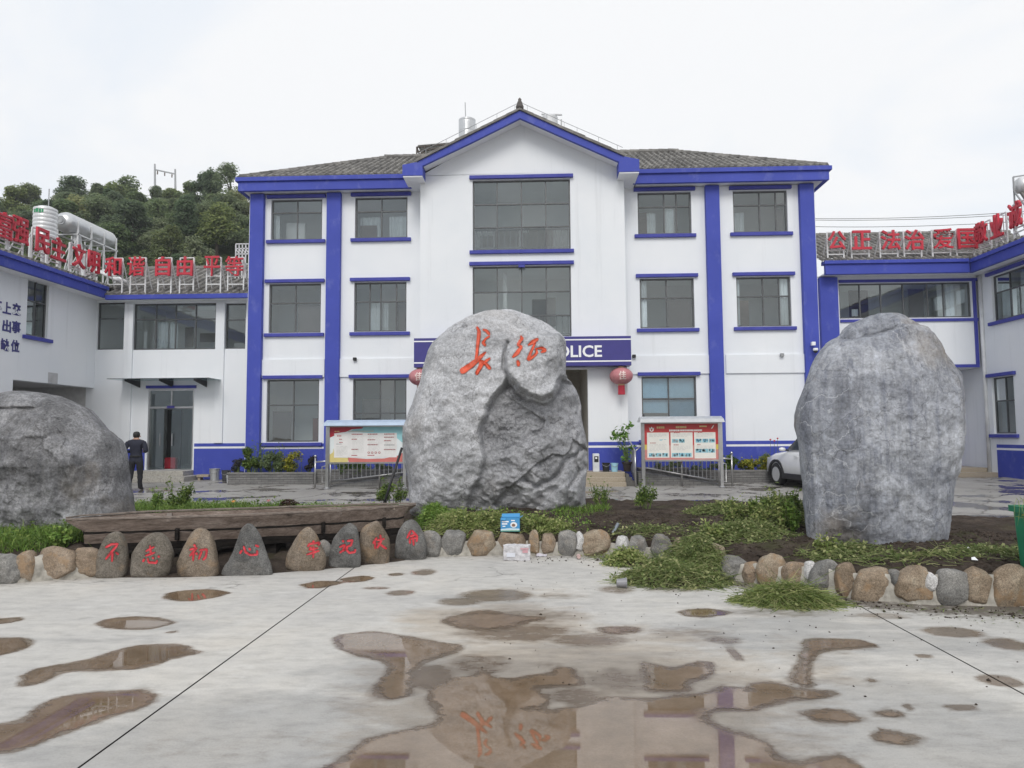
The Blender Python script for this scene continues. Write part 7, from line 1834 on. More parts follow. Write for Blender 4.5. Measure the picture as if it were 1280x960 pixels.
def leafy(name, poly, n, leaf, hgt, mat, label=None, asp=.6, rs=rng):
    B = world_patch(n, poly, rs); B[:,2] += hgt*rs.uniform(.1, 1, n)*np.clip([.6+noise.noise(Vector((x*2.5, y*2.5, 7))) for x, y in B[:,:2]], .15, 1.4)
    V, F = leaf_quads(B, rs.normal(size=(n,3))*.6+np.array([0,-.25,.8]), np.full(n, leaf), asp, rs=rs); o = np_mesh(name, V, F, mat, kind='stuff')
    if label: o['label'] = label
    return o
g1 = [(-60,700),(-60,655),(10,648),(60,655),(98,660),(120,672),(112,684),(70,686),(30,690)]
grass('grass', g1, 6500, .30, .011, GRASS, .35, .8, 'bright green grass in front of the left rock'); leafy('weed_leaves', g1, 2200, .055, .26, SHRUBL)
g2 = [(155,640),(165,632),(230,629),(300,632),(360,636),(300,641),(200,642)]
grass('grass', g2, 3800, .30, .011, GRASS, .4, .8, 'green grass growing behind the left half of the boat'); leafy('weed_leaves', g2, 1500, .06, .28, SHRUBL)
g3 = [(300,636),(380,633),(510,634),(510,640),(380,640)]
grass('grass', g3, 1800, .20, .011, GRASS, .4, .8, 'low grass strip behind the right half of the boat'); leafy('weed_leaves', g3, 1300, .06, .16, GRASS)
# pulled weeds lying in heaps
def heap(name, c, rx, ry, h, n, mat, label, length=.32, rz=0, base=True, zfun=None, rs=rng, leaves=0, width=.0062):
    ca, sa = math.cos(rz), math.sin(rz); zf = zfun or soilz
    u = rs.normal(size=(n,2))*.48; rr_ = np.hypot(u[:,0], u[:,1]); u = u/np.maximum(1, rr_/1.08)[:,None]
    lump = np.array([noise.noise(Vector((a*2.2+c[0]*3, b*2.2, 5))) for a, b in u])
    top = h*np.clip(1-(u**2).sum(1), 0.02, 1)**.75*(1+.75*lump)
    x = c[0]+u[:,0]*rx*ca-u[:,1]*ry*sa; y = c[1]+u[:,0]*rx*sa+u[:,1]*ry*ca
    zb = np.array([zf(a, b) for a, b in zip(x, y)]); P = np.stack([x, y, zb+top*rs.uniform(.55, 1.0, n)+.012], 1)
    nst = 5; L_ = length*rs.uniform(.45, 1.25, n); az = rs.uniform(0, 2*np.pi, n); pit = rs.normal(.22, .38, n)
    d = np.stack([np.cos(az)*np.cos(pit), np.sin(az)*np.cos(pit), np.sin(pit)], 1); sd = np.stack([-np.sin(az), np.cos(az), rs.normal(size=n)*.8], 1); sd /= np.linalg.norm(sd, axis=1, keepdims=True)
    bend = rs.normal(0, .8, n); kink = np.cross(d, sd); Vs = []
    for j in range(nst):
        q = j/(nst-1); pos = P+d*(L_*(q-.4))[:,None]+sd*(bend*L_*(q*q-.2)*.45)[:,None]; pos[:,2] -= (L_*.55*np.abs(q-.35)**1.8)
        pos[:,2] = np.maximum(pos[:,2], zb+.006)
        w_ = (width*rs.uniform(.5,1.3,n)*(1-.75*q))[:,None]*.5+.001
        Vs += [pos-kink*w_, pos+kink*w_]
    V = np.stack(Vs, 1); k = nst*2; i = np.arange(n)*k
    F = np.concatenate([np.stack([i+2*j, i+2*j+1, i+2*j+3, i+2*j+2], 1) for j in range(nst-1)]); parts = [(V.reshape(-1,3), F)]
    if leaves:
        leaves = int(leaves*1.8); idx_ = rs.integers(0, n, leaves); Q = P[idx_]+rs.normal(size=(leaves,3))*np.array([.05,.05,.02])+np.array([0,0,.015]); parts.append(leaf_quads(Q, rs.normal(size=(leaves,3))*.7+np.array([0,-.3,.7]), np.full(leaves, .050), .6, rs=rs))
    V, F = cat(parts); o = np_mesh(name, V, F, mat, kind='stuff'); o['label'] = label
    if base:
        mb = MB(); m_ = 24; kk = 7; rows = []
        for r_ in range(kk):
            q = r_/(kk-1); row = []
            for a in range(m_):
                an = 2*math.pi*a/m_; uu, vv_ = math.cos(an)*q*.92, math.sin(an)*q*.92; xx, yy = c[0]+uu*rx*ca-vv_*ry*sa, c[1]+uu*rx*sa+vv_*ry*ca
                row.append((xx, yy, zf(xx, yy)+h*.62*max(0, 1-q*q)**.75*(1+.7*noise.noise(Vector((uu*2.2+c[0]*3, vv_*2.2, 5))))-(.02 if q > .95 else 0)+.01*noise.noise(Vector((xx*14,yy*14,0)))))
            rows.append(row)
        V0 = sum(rows, []); Fs = [(r_*m_+a, r_*m_+(a+1) % m_, (r_+1)*m_+(a+1) % m_, (r_+1)*m_+a) for r_ in range(kk-1) for a in range(m_)]
        mb.add(V0, Fs); oo = mb.build('rooty_soil_heap', SOILM, kind='stuff', smooth=True); 
    return o
def zmix(x, y):
    fy = np.interp(x, front_w[:,0], front_w[:,1])
    return soilz(x, y) if y > fy+.10 else gz(y)+ (0.0 if y < fy else .3)
a = pZ(838,728,0)
heap('weed_heap', (a.x, a.y, 0), .66, .36, .24, 2600, WEED, 'tangled heap of pulled weeds slumped against the kerb between the rocks', .34, -.15, True, zmix, leaves=900)
a = pZ(872,722,0); heap('weed_heap', (a.x, a.y+.1, 0), .48, .36, .42, 2600, WEED, 'upper part of the weed heap that covers the kerb stones', .32, -.2, True, lambda x, y: 0.02, leaves=700)
a = pZ(775,705,0); heap('weed_heap', (a.x+.1, a.y-.05, 0), .30, .22, .20, 700, WEED2, 'small clump of uprooted leafy weeds at the foot of the steel pipe', .2, 0, True, zmix, leaves=600)
a = pZ(988,756,0); heap('weed_heap', (a.x, a.y+.08, 0), .50, .25, .16, 1500, WEED2, 'pale stems mixed into the fresh heap of pulled grass', .40, -.1, False, lambda x, y: 0.0)
heap('weed_heap', (a.x, a.y+.08, 0), .50, .25, .17, 1500, WEED, 'flattened heap of pulled grass on the concrete before the right kerb', .36, -.1, True, lambda x, y: 0.0, leaves=250)
a = pS(930,672); heap('weed_heap', (a.x, a.y+.15, 0), .75, .5, .16, 1300, WEED, 'spread of pulled weeds lying on the soil left of the right rock', .34, .1, False, leaves=500)
a = pS(905,645); heap('weed_heap', (a.x, a.y+.1, 0), .6, .4, .16, 1000, WEED, 'mixed weeds and soil at the back edge of the bed', .3, 0, False, leaves=700)
a = pS(975,655); heap('weed_heap', (a.x+.1, a.y+.15, 0), .50, .45, .34, 1900, WEED, 'low mound of weeds leaning on the left side of the right rock', .34, 0, True, leaves=1500)
for (px, py, rx, ry, h, n, mt, lab) in ((578,660,.50,.34,.20,1800,WEED2,'weeds piled on the bed at the foot of the main rock left of the blue carton'),(630,655,.45,.35,.16,1000,WEED2,'weeds behind the blue carton'),(540,650,.35,.3,.22,1100,GRASS,'fresh weeds at the right end of the boat'),(688,662,.35,.25,.10,500,WEED2,'low weeds on the bed right of the blue carton'),(800,668,.9,.35,.03,420,WEED,'thin scatter of dry weeds on dark soil'),(1130,700,1.0,.3,.04,260,WEED,'thin scatter of weeds in front of the right rock'),(1050,690,.6,.3,.05,420,WEED,'loose weeds at the front of the right rock'),(1240,690,.7,.4,.05,380,WEED,'dry weeds at the right end of the bed')):
    a = pS(px, py); heap('weed_heap', (a.x, a.y, 0), rx, ry, h, n, mt, lab, .28, 0, h > .15, leaves=int(n*.35))
leafy('weed_leaves', [(700,655),(760,650),(900,655),(900,690),(800,668),(700,668)], 500, .035, .02, WEED)
leafy('weed_leaves', [(520,640),(700,640),(760,662),(540,672)], 900, .05, .10, GRASS)
grass('grass', [(690,640),(760,634),(760,640),(700,648)], 700, .18, .01, GRASS, .5, .8)
# bushes that grow on the bed
def bush(px0, px1, pyt, pyb, mat, n, leaf, label, tall=0, cat_='plant'):
    p = pS((px0+px1)/2, pyb); Y = p.y; w = (px1-px0)/FPX*Y; zt = pY((px0+px1)/2, pyt, Y).z; h = zt-p.z
    th = thing('wild_plant', label, cat_, (p.x, Y, p.z)); bl = []
    for i in range(7): bl.append((p.x+rng.uniform(-.33,.33)*w, Y+rng.uniform(-.12,.12), p.z+h*rng.uniform(.15,.6), w*.2, w*.2, h*.2))
    parts = [blob_leaves(bl, n, leaf, rng, .1, .5, .45)]; mb = MB()
    for i in range(9):
        x = p.x+rng.uniform(-.4,.4)*w; hh = h*rng.uniform(.6, 1.05); top = np.array([x+rng.uniform(-.1,.1), Y+rng.uniform(-.1,.1), p.z+hh]); b0 = np.array([p.x+(x-p.x)*.4, Y, p.z-.02])
        mb.tube([b0, (b0+top)/2+rng.normal(size=3)*.02, top], [.009,.007,.003], 5); q = rng.uniform(.3, 1, 16)[:,None]; Q = b0+(top-b0)*q+rng.normal(size=(16,3))*.04
        parts.append(leaf_quads(Q, rng.normal(size=(16,3))*.6+np.array([0,-.2,.6]), np.full(16, leaf*1.2), .42))
    V, F = cat(parts); np_mesh('foliage', V, F, mat, th); mb.build('stems', STEM, th); return th
bush(468,512,592,632,SHRUBL,1000,.07,'leafy green bush at the left side of the main rock behind the boat')
bush(792,826,600,636,SHRUBL,800,.055,'small upright green bush on the back edge of the dug soil')
bush(738,764,601,634,SHRUBL,260,.055,'thin sparse green weed just right of the main rock')
bush(206,246,596,637,SHRUBL,620,.07,'tall bushy weed rising from the grass behind the boat')
bush(185,208,610,637,GRASS,320,.06,'small weed with loose stems beside the tall bushy weed')
bush(958,1000,604,655,SHRUBL,900,.07,'dense green weed bush touching the left side of the right rock')
for (px0, px1, pt, pb, lab) in ((905,935,628,652,'leafy weed standing among pulled weeds left of the right rock'),(935,962,626,660,'bushy weed in front of the dense weed bush by the right rock'),(880,905,650,676,'small leafy weed at the back of the weed spread'),(560,590,636,664,'leafy weed in the pile left of the blue carton'),(596,622,634,660,'bright weed directly left of the blue carton'),(655,690,640,664,'leafy weed right of the blue carton'),(1020,1050,672,692,'small weed tuft under the left foot of the right rock')):
    bush(px0, px1, pt, pb, WEED2, 420, .055, lab)
for (px0, px1, pt, pb, mt, lab) in ((962,990,606,660,WEED2,'tall leafy weed clump at the left foot of the right rock'),(936,966,614,652,SHRUBL,'tall darker weed clump a step left of the right rock'),(980,1004,618,664,GRASS,'bright weed clump touching the base of the right rock'),(905,940,622,648,WEED2,'loose leafy clump at the back edge of the bed before the car')):
    bush(px0, px1, pt, pb, mt, 700, .06, lab)
bush(62,92,655,684,GRASS,420,.07,'tuft of bright green weed between the kerb and left end of the boat')
# little flowers behind the boat
for (px, py, mt, lab) in ((291,634,simple('orange_petal',(.65,.25,.02),.6,bump=0),'small orange flower in the grass behind the boat'),(335,633,simple('pink_petal',(.42,.12,.12),.6,bump=0),'small dull pink flower cluster behind the boat')):
    p = pS(px, py+3); th = thing('wild_flower', lab, 'flower', p); g = MB(); g.tube([p, p+Vector((.01,0,.16))], .006, 5); g.build('stem', STEM, th)
    g = MB()
    for i in range(8):
        an = i*.785; c = p+Vector((.01,0,.17)); d = Vector((math.cos(an), math.sin(an)*.6, .35*math.sin(an*1.0)+.2))*.06; s = Vector((-math.sin(an), math.cos(an), 0))*.02
        g.quad(c, c+d*.6+s, c+d, c+d*.6-s)
    g.build('petals', mt, th, fix=False)
p = pS(361,636); sh = thing('wild_plant', 'low round dark red leaved plant behind the boat', 'plant', p)
V, F = blob_leaves([(p.x, p.y, p.z+.10, .22, .16, .12)], 420, .06, rng, .5, .4); np_mesh('foliage', V, F, leafmat('dark_red_leaf', (.035,.015,.012), (.06,.028,.02), (.09,.05,.03)), sh)
# soil clods on the bed and crumbs on the concrete
def clods(name, P, size, mat, label, rs=rng):
    n = len(P); O = np.array([[1,0,0],[-1,0,0],[0,1,0],[0,-1,0],[0,0,1],[0,0,-1]], float); Fo = np.array([[0,2,4],[2,1,4],[1,3,4],[3,0,4],[2,0,5],[1,2,5],[3,1,5],[0,3,5]])
    s = size*rs.lognormal(0, .45, n); V = O[None]*rs.uniform(.55, 1.2, (n,6,1))*s[:,None,None]; V[:,:,2] *= .65; a = rs.uniform(0, 6.28, n); c_, s_ = np.cos(a)[:,None], np.sin(a)[:,None]
    V = np.stack([V[:,:,0]*c_-V[:,:,1]*s_, V[:,:,0]*s_+V[:,:,1]*c_, V[:,:,2]], -1)+P[:,None,:]; F = (Fo[None]+np.arange(n)[:,None,None]*6).reshape(-1, 3)
    o = np_mesh(name, V.reshape(-1,3), F, mat, kind='stuff', smooth=False); o['label'] = label; return o
P = world_patch(5200, [(535,672),(700,640),(830,640),(1000,645),(1195,662),(1290,666),(1290,715),(1080,708),(920,695),(780,672)]); clods('soil_clods', P, .022, SOILM, 'crumbs and clods of dug soil on the bed')
n = 900; xs = rng.uniform(-.4, 6.5, n); fy = np.interp(xs, front_w[:,0], front_w[:,1]); P = np.stack([xs, fy-np.abs(rng.normal(0, .33, n))-.02, np.full(n, .006)], 1); m_ = rng.uniform(size=n) < np.interp(xs, [-.4,1.2,1.8,3,4,6.5], [.25,.4,1,.9,.7,1])
clods('soil_crumbs', P[m_], .010, SOILM, 'soil crumbs fallen on the concrete along the kerb')
n = 260; P = np.stack([rng.uniform(-.5, 6, n), rng.uniform(5.2, 10, n), np.full(n, .004)], 1); clods('soil_crumbs', P, .007, SOILM, 'soil crumbs scattered on the concrete court')
n = 420; xs = rng.uniform(.9, 6.5, n); fy = np.interp(xs, front_w[:,0], front_w[:,1]); B = np.stack([xs, fy-np.abs(rng.normal(0, .4, n))-.03, np.full(n, .006)], 1)
V, F = leaf_quads(B, rng.normal(size=(n,3))*.15+np.array([0,0,1]), np.full(n, .075), .12); o = np_mesh('straw_litter', V, F, WEED, kind='stuff')

# ================================================================== LITTER AND TOOLS
# blue carton on the kerb
pc = pY(638, 663.5, pZ(638,695,0).y+.16); cx, cy, cz = pc.x, pc.y, pc.z
ct = thing('milk_carton', 'open blue printed carton box standing on the kerb below the main rock', 'carton', (cx, cy, cz))
CB = pm_('carton_blue', (.05,.26,.52)); w_, h_, d_ = .15, .21, .09
g = MB(); g.box(cx-w_, cx+w_, cy-d_, cy-d_+.006, cz, cz+h_); g.box(cx-w_, cx+w_, cy+d_-.006, cy+d_, cz, cz+h_); g.box(cx-w_, cx-w_+.006, cy-d_+.006, cy+d_-.006, cz, cz+h_); g.box(cx+w_-.006, cx+w_, cy-d_+.006, cy+d_-.006, cz, cz+h_); g.box(cx-w_+.006, cx+w_-.006, cy-d_+.006, cy+d_-.006, cz, cz+.006); g.build('carton_body', CB, ct)
g = MB(); g.add([(cx-w_,cy-d_,cz+h_),(cx-w_*.45,cy-d_,cz+h_),(cx-w_*.5,cy-d_-.05,cz+h_-.03),(cx-w_*.95,cy-d_-.04,cz+h_-.02)], [(0,1,2,3)]); g.build('carton_flap', CB, ct); g = MB(); g.add([(cx-w_+.01,cy+d_,cz+h_),(cx+w_,cy+d_,cz+h_),(cx+w_,cy+d_+.05,cz+h_+.05),(cx-w_+.01,cy+d_+.05,cz+h_+.045)], [(0,1,2,3)]); g.build('carton_flap', CB, ct); g = MB(); g.add([(cx+w_,cy-d_,cz+h_),(cx+w_,cy+d_,cz+h_),(cx+w_+.05,cy+d_,cz+h_+.03),(cx+w_+.05,cy-d_,cz+h_+.03)], [(0,1,2,3)]); g.build('carton_flap', CB, ct)
PPc = PYm(cy-d_)
def decal(par, P, pts, m, nm, z): g = MB(); g.prism(pts, P, -z, -z+.0008); return g.build(nm, m, par)
decal(ct, PPc, [(cx-w_*.98,cz+.005),(cx+w_*.98,cz+.005),(cx+w_*.98,cz+.045),(cx,cz+.055),(cx-w_*.98,cz+.04)], pm_('carton_pale', (.50,.66,.74)), 'pale_wave', .0015)
decal(ct, PPc, [(cx-w_*.98,cz+.005),(cx+w_*.98,cz+.005),(cx+w_*.98,cz+.02),(cx-w_*.98,cz+.016)], pm_('carton_green', (.13,.33,.12)), 'green_field', .003)
for (a, b, c, d) in ((-.86,-.15,.145,.165),(-.86,-.3,.11,.13),(-.8,-.5,.075,.09),(.1,.5,.165,.18)): decal(ct, PPc, [(cx+w_*a,cz+c),(cx+w_*b,cz+c),(cx+w_*b,cz+d),(cx+w_*a,cz+d)], SIGNWHITE, 'print_bar', .003)
ring = [(cx+w_*.38+.055*math.cos(a*.5236), cz+.105+.045*math.sin(a*.5236)) for a in range(12)]; decal(ct, PPc, ring, pm_('carton_white', (.72,.74,.76)), 'print_panel', .0035)
ring = [(cx+w_*.36+.03*math.cos(a*.785), cz+.10+.025*math.sin(a*.785)) for a in range(8)]; decal(ct, PPc, ring, pm_('carton_brown', (.22,.12,.08)), 'print_picture', .005)
# clear plastic package
p = pZ(646, 699.5, 0); pk = thing('plastic_package', 'crumpled clear plastic package with pale pink print lying against the kerb', 'package', (p.x, p.y, 0))
t = NT('clear_crumpled_plastic'); t.set(t.ramp(t.noise(14, 6, .7), (.35, (.50,.49,.51)), (.65, (.76,.75,.77))), .22, spec=.6, normal=t.bump(t.noise(22, 6, .7), .8, .02)); t.inp(t.b, 'Alpha', .86)
bm = bmesh.new(); bmesh.ops.create_cube(bm, size=1); bmesh.ops.subdivide_edges(bm, edges=bm.edges, cuts=7, use_grid_fill=True)
for v in bm.verts:
    q = v.co.copy(); v.co = Vector((q.x*.40, q.y*.20, q.z*.21+.108)); nn_ = noise.noise_vector(v.co*14)*.016; v.co += nn_
    if v.co.z > .19: v.co.z += noise.noise(v.co*30)*.03
    v.co.z = max(v.co.z, .003)
me = bpy.data.meshes.new('wrap'); bm.to_mesh(me); bm.free(); me.materials.append(t.m); o = link('wrap', me, pk)
PK = PYm(p.y-.108)
for (a, b, c, d, m_) in ((.06,.18,.17,.19,pm_('pink_print',(.55,.30,.33))),(.09,.17,.12,.16,pm_('pink_print',None)),(-.15,-.02,.06,.12,pm_('pale_print',(.62,.64,.70)))): decal(pk, PK, [(p.x+a,c),(p.x+b,c),(p.x+b,d),(p.x+a,d)], m_, 'print_patch', .012)
p = pZ(677, 695.5, 0); g = MB(); 
for i in range(6):
    a, b = -.08+.027*i, -.08+.027*(i+1); g.add([(p.x+a,p.y-.05,.004+.012*math.sin(i*1.3)**2),(p.x+b,p.y-.05,.004+.012*math.sin((i+1)*1.3)**2),(p.x+b,p.y+.05,.035+.01*math.sin(i+1)),(p.x+a,p.y+.05,.035+.01*math.sin(i))], [(0,1,2,3)])
o = g.build('torn_wrapper', pm_('wrapper', (.62,.60,.66)), fix=False); tag(o, 'torn white wrapper lying flat beside the plastic package', 'wrapper')
p = pZ(723.5, 699, 0); cu = thing('paper_cup', 'small pinkish crushed cup lying by the kerb', 'cup', (p.x, p.y, 0)); g = MB(); g.lathe([(0,-.045),(.026,-.045),(.036,.045),(.031,.045),(.022,-.04),(0,-.04)], (p.x, p.y, .038), 14, axis='y'); g.build('cup_wall', pm_('cup_pink', (.50,.36,.34)), cu)
p = pZ(777, 735, 0); po = thing('plant_pot', 'grey plastic plant pot lying on its side on the concrete beside the weed heap', 'plant pot', (p.x, p.y, 0)); g = MB(); g.lathe([(0,-.06),(.045,-.06),(.058,.05),(.064,.05),(.064,.062),(.054,.062),(.042,-.05),(0,-.05)], (p.x, p.y, .064), 18, axis='x'); g.build('pot_wall', simple('grey_pot_plastic', (.22,.22,.235), .45), po)
g = MB(); a, b = pS(758, 683), pY(772.5, 654.5, pS(758,683).y+.25); g.tube([a, b], .026, 10); o = g.build('steel_pipe', simple('dull_blue_grey_pipe', (.30,.34,.38), .35, .5), smooth=True); tag(o, 'grey metal pipe stuck slanting into the soil behind the kerb', 'pipe')
yb_ = 13.0; a, b = pY(470, 630, yb_), pY(502.5, 559.5, yb_+.15); a.z = soilz(a.x, a.y); g = MB(); g.tube([a, b], .024, 8); o = g.build('black_pole', BLACKMETAL, smooth=True); tag(o, 'thin black pole leaning against the left side of the main rock', 'pole')
for k, (px, py) in enumerate(((948,637),(1022,668),(1210,690),(1218,703))):
    p = pS(px, py); g = MB(); s_ = .03; g.add([(p.x-s_,p.y,p.z+.03),(p.x+s_*1.3,p.y-.01,p.z+.025),(p.x+s_*.8,p.y+.03,p.z+.06),(p.x-s_*.7,p.y+.02,p.z+.055)], [(0,1,2,3)]); o = g.build('paper_scrap', SIGNWHITE); tag(o, ['white scrap of paper on the weeds at the back of the bed','white scrap of paper by the foot of the right rock','white scrap of paper right of the right rock','small white scrap near the kerb at the right edge'][k], 'paper scrap')

# ================================================================== GREEN WHEELIE BIN
GP = simple('green_bin_plastic', (.012,.17,.085), .42, var=.18, scale=4, bump=.05)
bp = pZ(1351, 768, 0); bx, by_ = bp.x, bp.y+.20
BN = thing('wheelie_bin', 'green wheeled rubbish bin cut off by the right edge with weeds hanging over its rim', 'bin', (bx, by_, 0))
def rrect(hx_, hy_, r, z, k=4):
    out_ = []
    for (sx_, sy_, a0) in ((1,1,0),(-1,1,90),(-1,-1,180),(1,-1,270)):
        for i in range(k+1):
            a = math.radians(a0+90*i/k); out_.append((bx+sx_*(hx_-r)+r*math.cos(a), by_+sy_*(hy_-r)+r*math.sin(a), z))
    return out_
rows = [rrect(.24,.25,.08,.14), rrect(.27,.285,.07,.18), rrect(.285,.305,.06,.45), rrect(.30,.335,.05,.98), rrect(.30,.335,.05,1.0), rrect(.335,.37,.05,1.005), rrect(.335,.37,.05,1.07), rrect(.315,.35,.05,1.07), rrect(.28,.315,.05,.95), rrect(.22,.25,.06,.3)]
mb = MB(); m_ = len(rows[0])
for r_ in rows: mb.v += r_
for i in range(len(rows)-1):
    for j in range(m_): mb.f.append((i*m_+j, i*m_+(j+1) % m_, (i+1)*m_+(j+1) % m_, (i+1)*m_+j)); mb.mi.append(0)
mb.f.append(tuple(range(m_))); mb.mi.append(0); mb.f.append(tuple(range((len(rows)-1)*m_, len(rows)*m_))); mb.mi.append(0)
mb.build('bin_body', GP, BN, smooth=False)
for z0_, z1_ in ((.52,.60),(.30,.36)): g = MB(); hx_ = .29 if z0_ > .5 else .28; g.box(bx-hx_-.012, bx-hx_*.6, by_-.18, by_+.18, z0_, z1_); g.build('body_rib', GP, BN, bevel=.01)
for s in (-1, 1):
    x = bx+s*.25; wh = thing('w', None, None, (0,0,0)); bpy.data.objects.remove(wh)
    g = MB(); g.lathe([(.03,-.025),(.085,-.028),(.10,-.018),(.10,.018),(.085,.028),(.03,.025)], (x, by_+.22, .10), 20, axis='x'); g.build('wheel', BLACK, BN, smooth=True)
g = MB(); g.tube([(bx-.25,by_+.22,.10),(bx+.25,by_+.22,.10)], .014, 8); g.build('axle', GREYMETAL, BN)
g = MB(); g.box(bx-.16, bx+.16, by_-.24, by_-.18, .0, .16); g.build('foot', GP, BN)
g = MB(); g.add([(bx+.345,by_-.36,1.06),(bx+.345,by_+.36,1.06),(bx+.48,by_+.34,.40),(bx+.48,by_-.34,.40),(bx+.375,by_-.36,1.08),(bx+.375,by_+.36,1.08),(bx+.52,by_+.34,.41),(bx+.52,by_-.34,.41)], [(0,1,2,3),(4,7,6,5),(0,4,5,1),(1,5,6,2),(2,6,7,3),(3,7,4,0)]); g.build('open_lid', GP, BN, bevel=.01)
heap('weed_heap', (bx, by_, 0), .26, .30, .12, 300, WEED2, 'pulled weeds filling the green bin and hanging over its rim', .34, 0, False, lambda x, y: .95, leaves=200)
B = np.array([[bx-.33+rng.uniform(0,.05), by_-.37+rng.uniform(0,.6), 1.07] for _ in range(16)]); dr_ = np.tile(np.array([[-.6,-.5,0]]), (16,1)); V, F = blades(B, rng.uniform(.12,.40,16), .5, np.full(16,.007), 4, 2.4, rng, dr_); o = np_mesh('hanging_weeds', V, F, WEED2, kind='stuff')

# ================================================================== WHITE CAR
CAR = thing('parked_car', 'white sport utility car parked nose to the planter, mostly hidden by the right rock', 'car', (0,0,0))
PAINT = simple('white_car_paint', (.72,.73,.74), .22, var=.02, bump=0); CARG = simple('dark_car_glass', (.03,.035,.045), .05, bump=0); RIMM = simple('silver_wheel_rim', (.58,.59,.60), .35, .3, var=.03, bump=0); TRIMB = simple('black_car_trim', (.025,.025,.027), .55)
def loft(secs, cap=True):
    mb = MB(); n = len(secs[0])
    for s in secs: mb.v += s
    for i in range(len(secs)-1):
        for j in range(n): mb.f.append((i*n+j, i*n+(j+1) % n, (i+1)*n+(j+1) % n, (i+1)*n+j)); mb.mi.append(0)
    if cap: mb.f.append(tuple(range(n))); mb.mi.append(0); mb.f.append(tuple(range((len(secs)-1)*n, len(secs)*n))); mb.mi.append(0)
    return mb
def sec(x, hw, z0, zm, z1, ht):
    pr = [(ht*.0+hw*.86, z0), (hw*.985, z0+.10), (hw, zm), (hw*.965, z1-.10), (ht, z1-.01), (ht*.5, z1+.02)]
    return [(x, y, z) for y, z in pr]+[(x, -y, z) for y, z in reversed(pr)]
body = loft([sec(-2.2,.74,.42,.62,.98,.62), sec(-2.12,.86,.30,.62,1.05,.74), sec(-1.3,.905,.28,.62,1.08,.80), sec(0,.905,.28,.62,1.06,.80), sec(.95,.90,.28,.62,1.04,.78), sec(1.6,.875,.28,.60,.97,.74), sec(2.05,.80,.30,.58,.88,.66), sec(2.2,.66,.40,.56,.78,.52)]); bo = body.build('body', PAINT, CAR, smooth=True)
bo.data.polygons.foreach_set('use_smooth', [True]*len(bo.data.polygons))
def gsec(x, hb, ht, z0, z1): 
    pr = [(hb, z0), (hb*.98, z0+(z1-z0)*.3), (ht*1.06, z0+(z1-z0)*.75), (ht*.95, z1-.02), (ht*.6, z1+.015)]
    return [(x, y, z) for y, z in pr]+[(x, -y, z) for y, z in reversed(pr)]
gh = loft([gsec(-2.12,.74,.60,1.0,1.10), gsec(-1.85,.78,.60,1.02,1.55), gsec(-1.4,.80,.61,1.03,1.64), gsec(-.4,.80,.62,1.03,1.68), gsec(.30,.79,.60,1.02,1.60), gsec(.62,.78,.60,1.02,1.34), gsec(1.05,.76,.62,1.0,1.06)]); gh.build('cabin', PAINT, CAR, smooth=True)
for s in (-1, 1):
    for nm, pts in (('side_window',[(.82,1.09),(.30,1.52),(-.22,1.57),(-.22,1.09)]),('side_window',[(-.30,1.09),(-.30,1.57),(-1.05,1.55),(-1.05,1.09)]),('side_window',[(-1.13,1.09),(-1.13,1.54),(-1.55,1.50),(-1.80,1.15)])):
        P = lambda x, z, d, s=s: (x, s*(.815-(z-1.03)*.29+.004-d*1.0), z); g = MB(); g.prism(pts, P, -.012, .02); g.build(nm, CARG, CAR)
    g = MB(); g.lathe([(.0,-.09),(.05,-.08),(.065,0),(.05,.08),(0,.09)], (.78, s*.99, 1.10), 10, axis='y'); mr = g.build('wing_mirror', PAINT, CAR, smooth=True)
    g = MB(); g.bar((.76,s*.80,1.06),(.78,s*.95,1.10),.05); g.build('mirror_arm', TRIMB, CAR)
    g = MB(); g.box(-.95,-.75,s*.91-.012,s*.91+.012,.90,.93); g.box(.08,.28,s*.912-.012,s*.912+.012,.89,.92); g.build('door_handle', PAINT, CAR)
    g = MB(); g.box(-.95,1.0,min(s*.80,s*.915),max(s*.80,s*.915),.235,.40); g.build('sill_cladding', TRIMB, CAR, bevel=.02)
    for xw in (1.33,-1.28):
        g = MB(); yy = s*.80; dd = .11
        g.lathe([(.20,-dd),(.31,-dd),(.345,-dd*.6),(.35,0),(.345,dd*.6),(.31,dd),(.20,dd)], (xw,yy,.35), 32, axis='y'); wl_ = g.build('tyre', BLACK, CAR, smooth=True)
        g = MB(); ye = yy+s*dd*.9; g.lathe([(.21,-.01),(.235,-.005),(.235,.01),(.20,.012)], (xw,ye,.35), 32, axis='y')
        for q in range(10):
            an = q*.628+ (.1 if q % 2 else -.1); g.bar((xw+.04*math.cos(an),ye,.35+.04*math.sin(an)),(xw+.215*math.cos(an),ye,.35+.215*math.sin(an)),.03,.02)
        g.lathe([(0,-.02),(.05,-.015),(.05,.015),(0,.02)], (xw,ye,.35), 14, axis='y'); g.build('rim', RIMM, CAR)
        g = MB(); g.lathe([(.0,-.01),(.20,-.01)], (xw,yy+s*.03,.35), 20, axis='y'); g.build('brake_disc', TRIMB, CAR)
        mb = MB(); n = 18
        for i in range(n):
            a0, a1 = math.pi*i/n-.1, math.pi*(i+1)/n-.1+ (.2/n); a0 = -.12+(math.pi+.24)*i/n; a1 = -.12+(math.pi+.24)*(i+1)/n
            V_ = [(xw+r_*math.cos(a), y_, .35+r_*math.sin(a)) for a in (a0, a1) for r_ in (.37, .44) for y_ in (s*.70, s*.918)]
            mb.add(V_, [(0,2,6,4),(1,5,7,3),(0,4,5,1),(2,3,7,6)])
        mb.build('wheel_arch', TRIMB, CAR)
g = MB(); g.prism([(-.62,1.08),(.62,1.08),(.52,1.55),(-.52,1.55)], lambda y, z, d: (1.035-(z-1.06)*1.33+.03+d, y, z+.025), -.01, .01); g.build('windscreen', CARG, CAR)
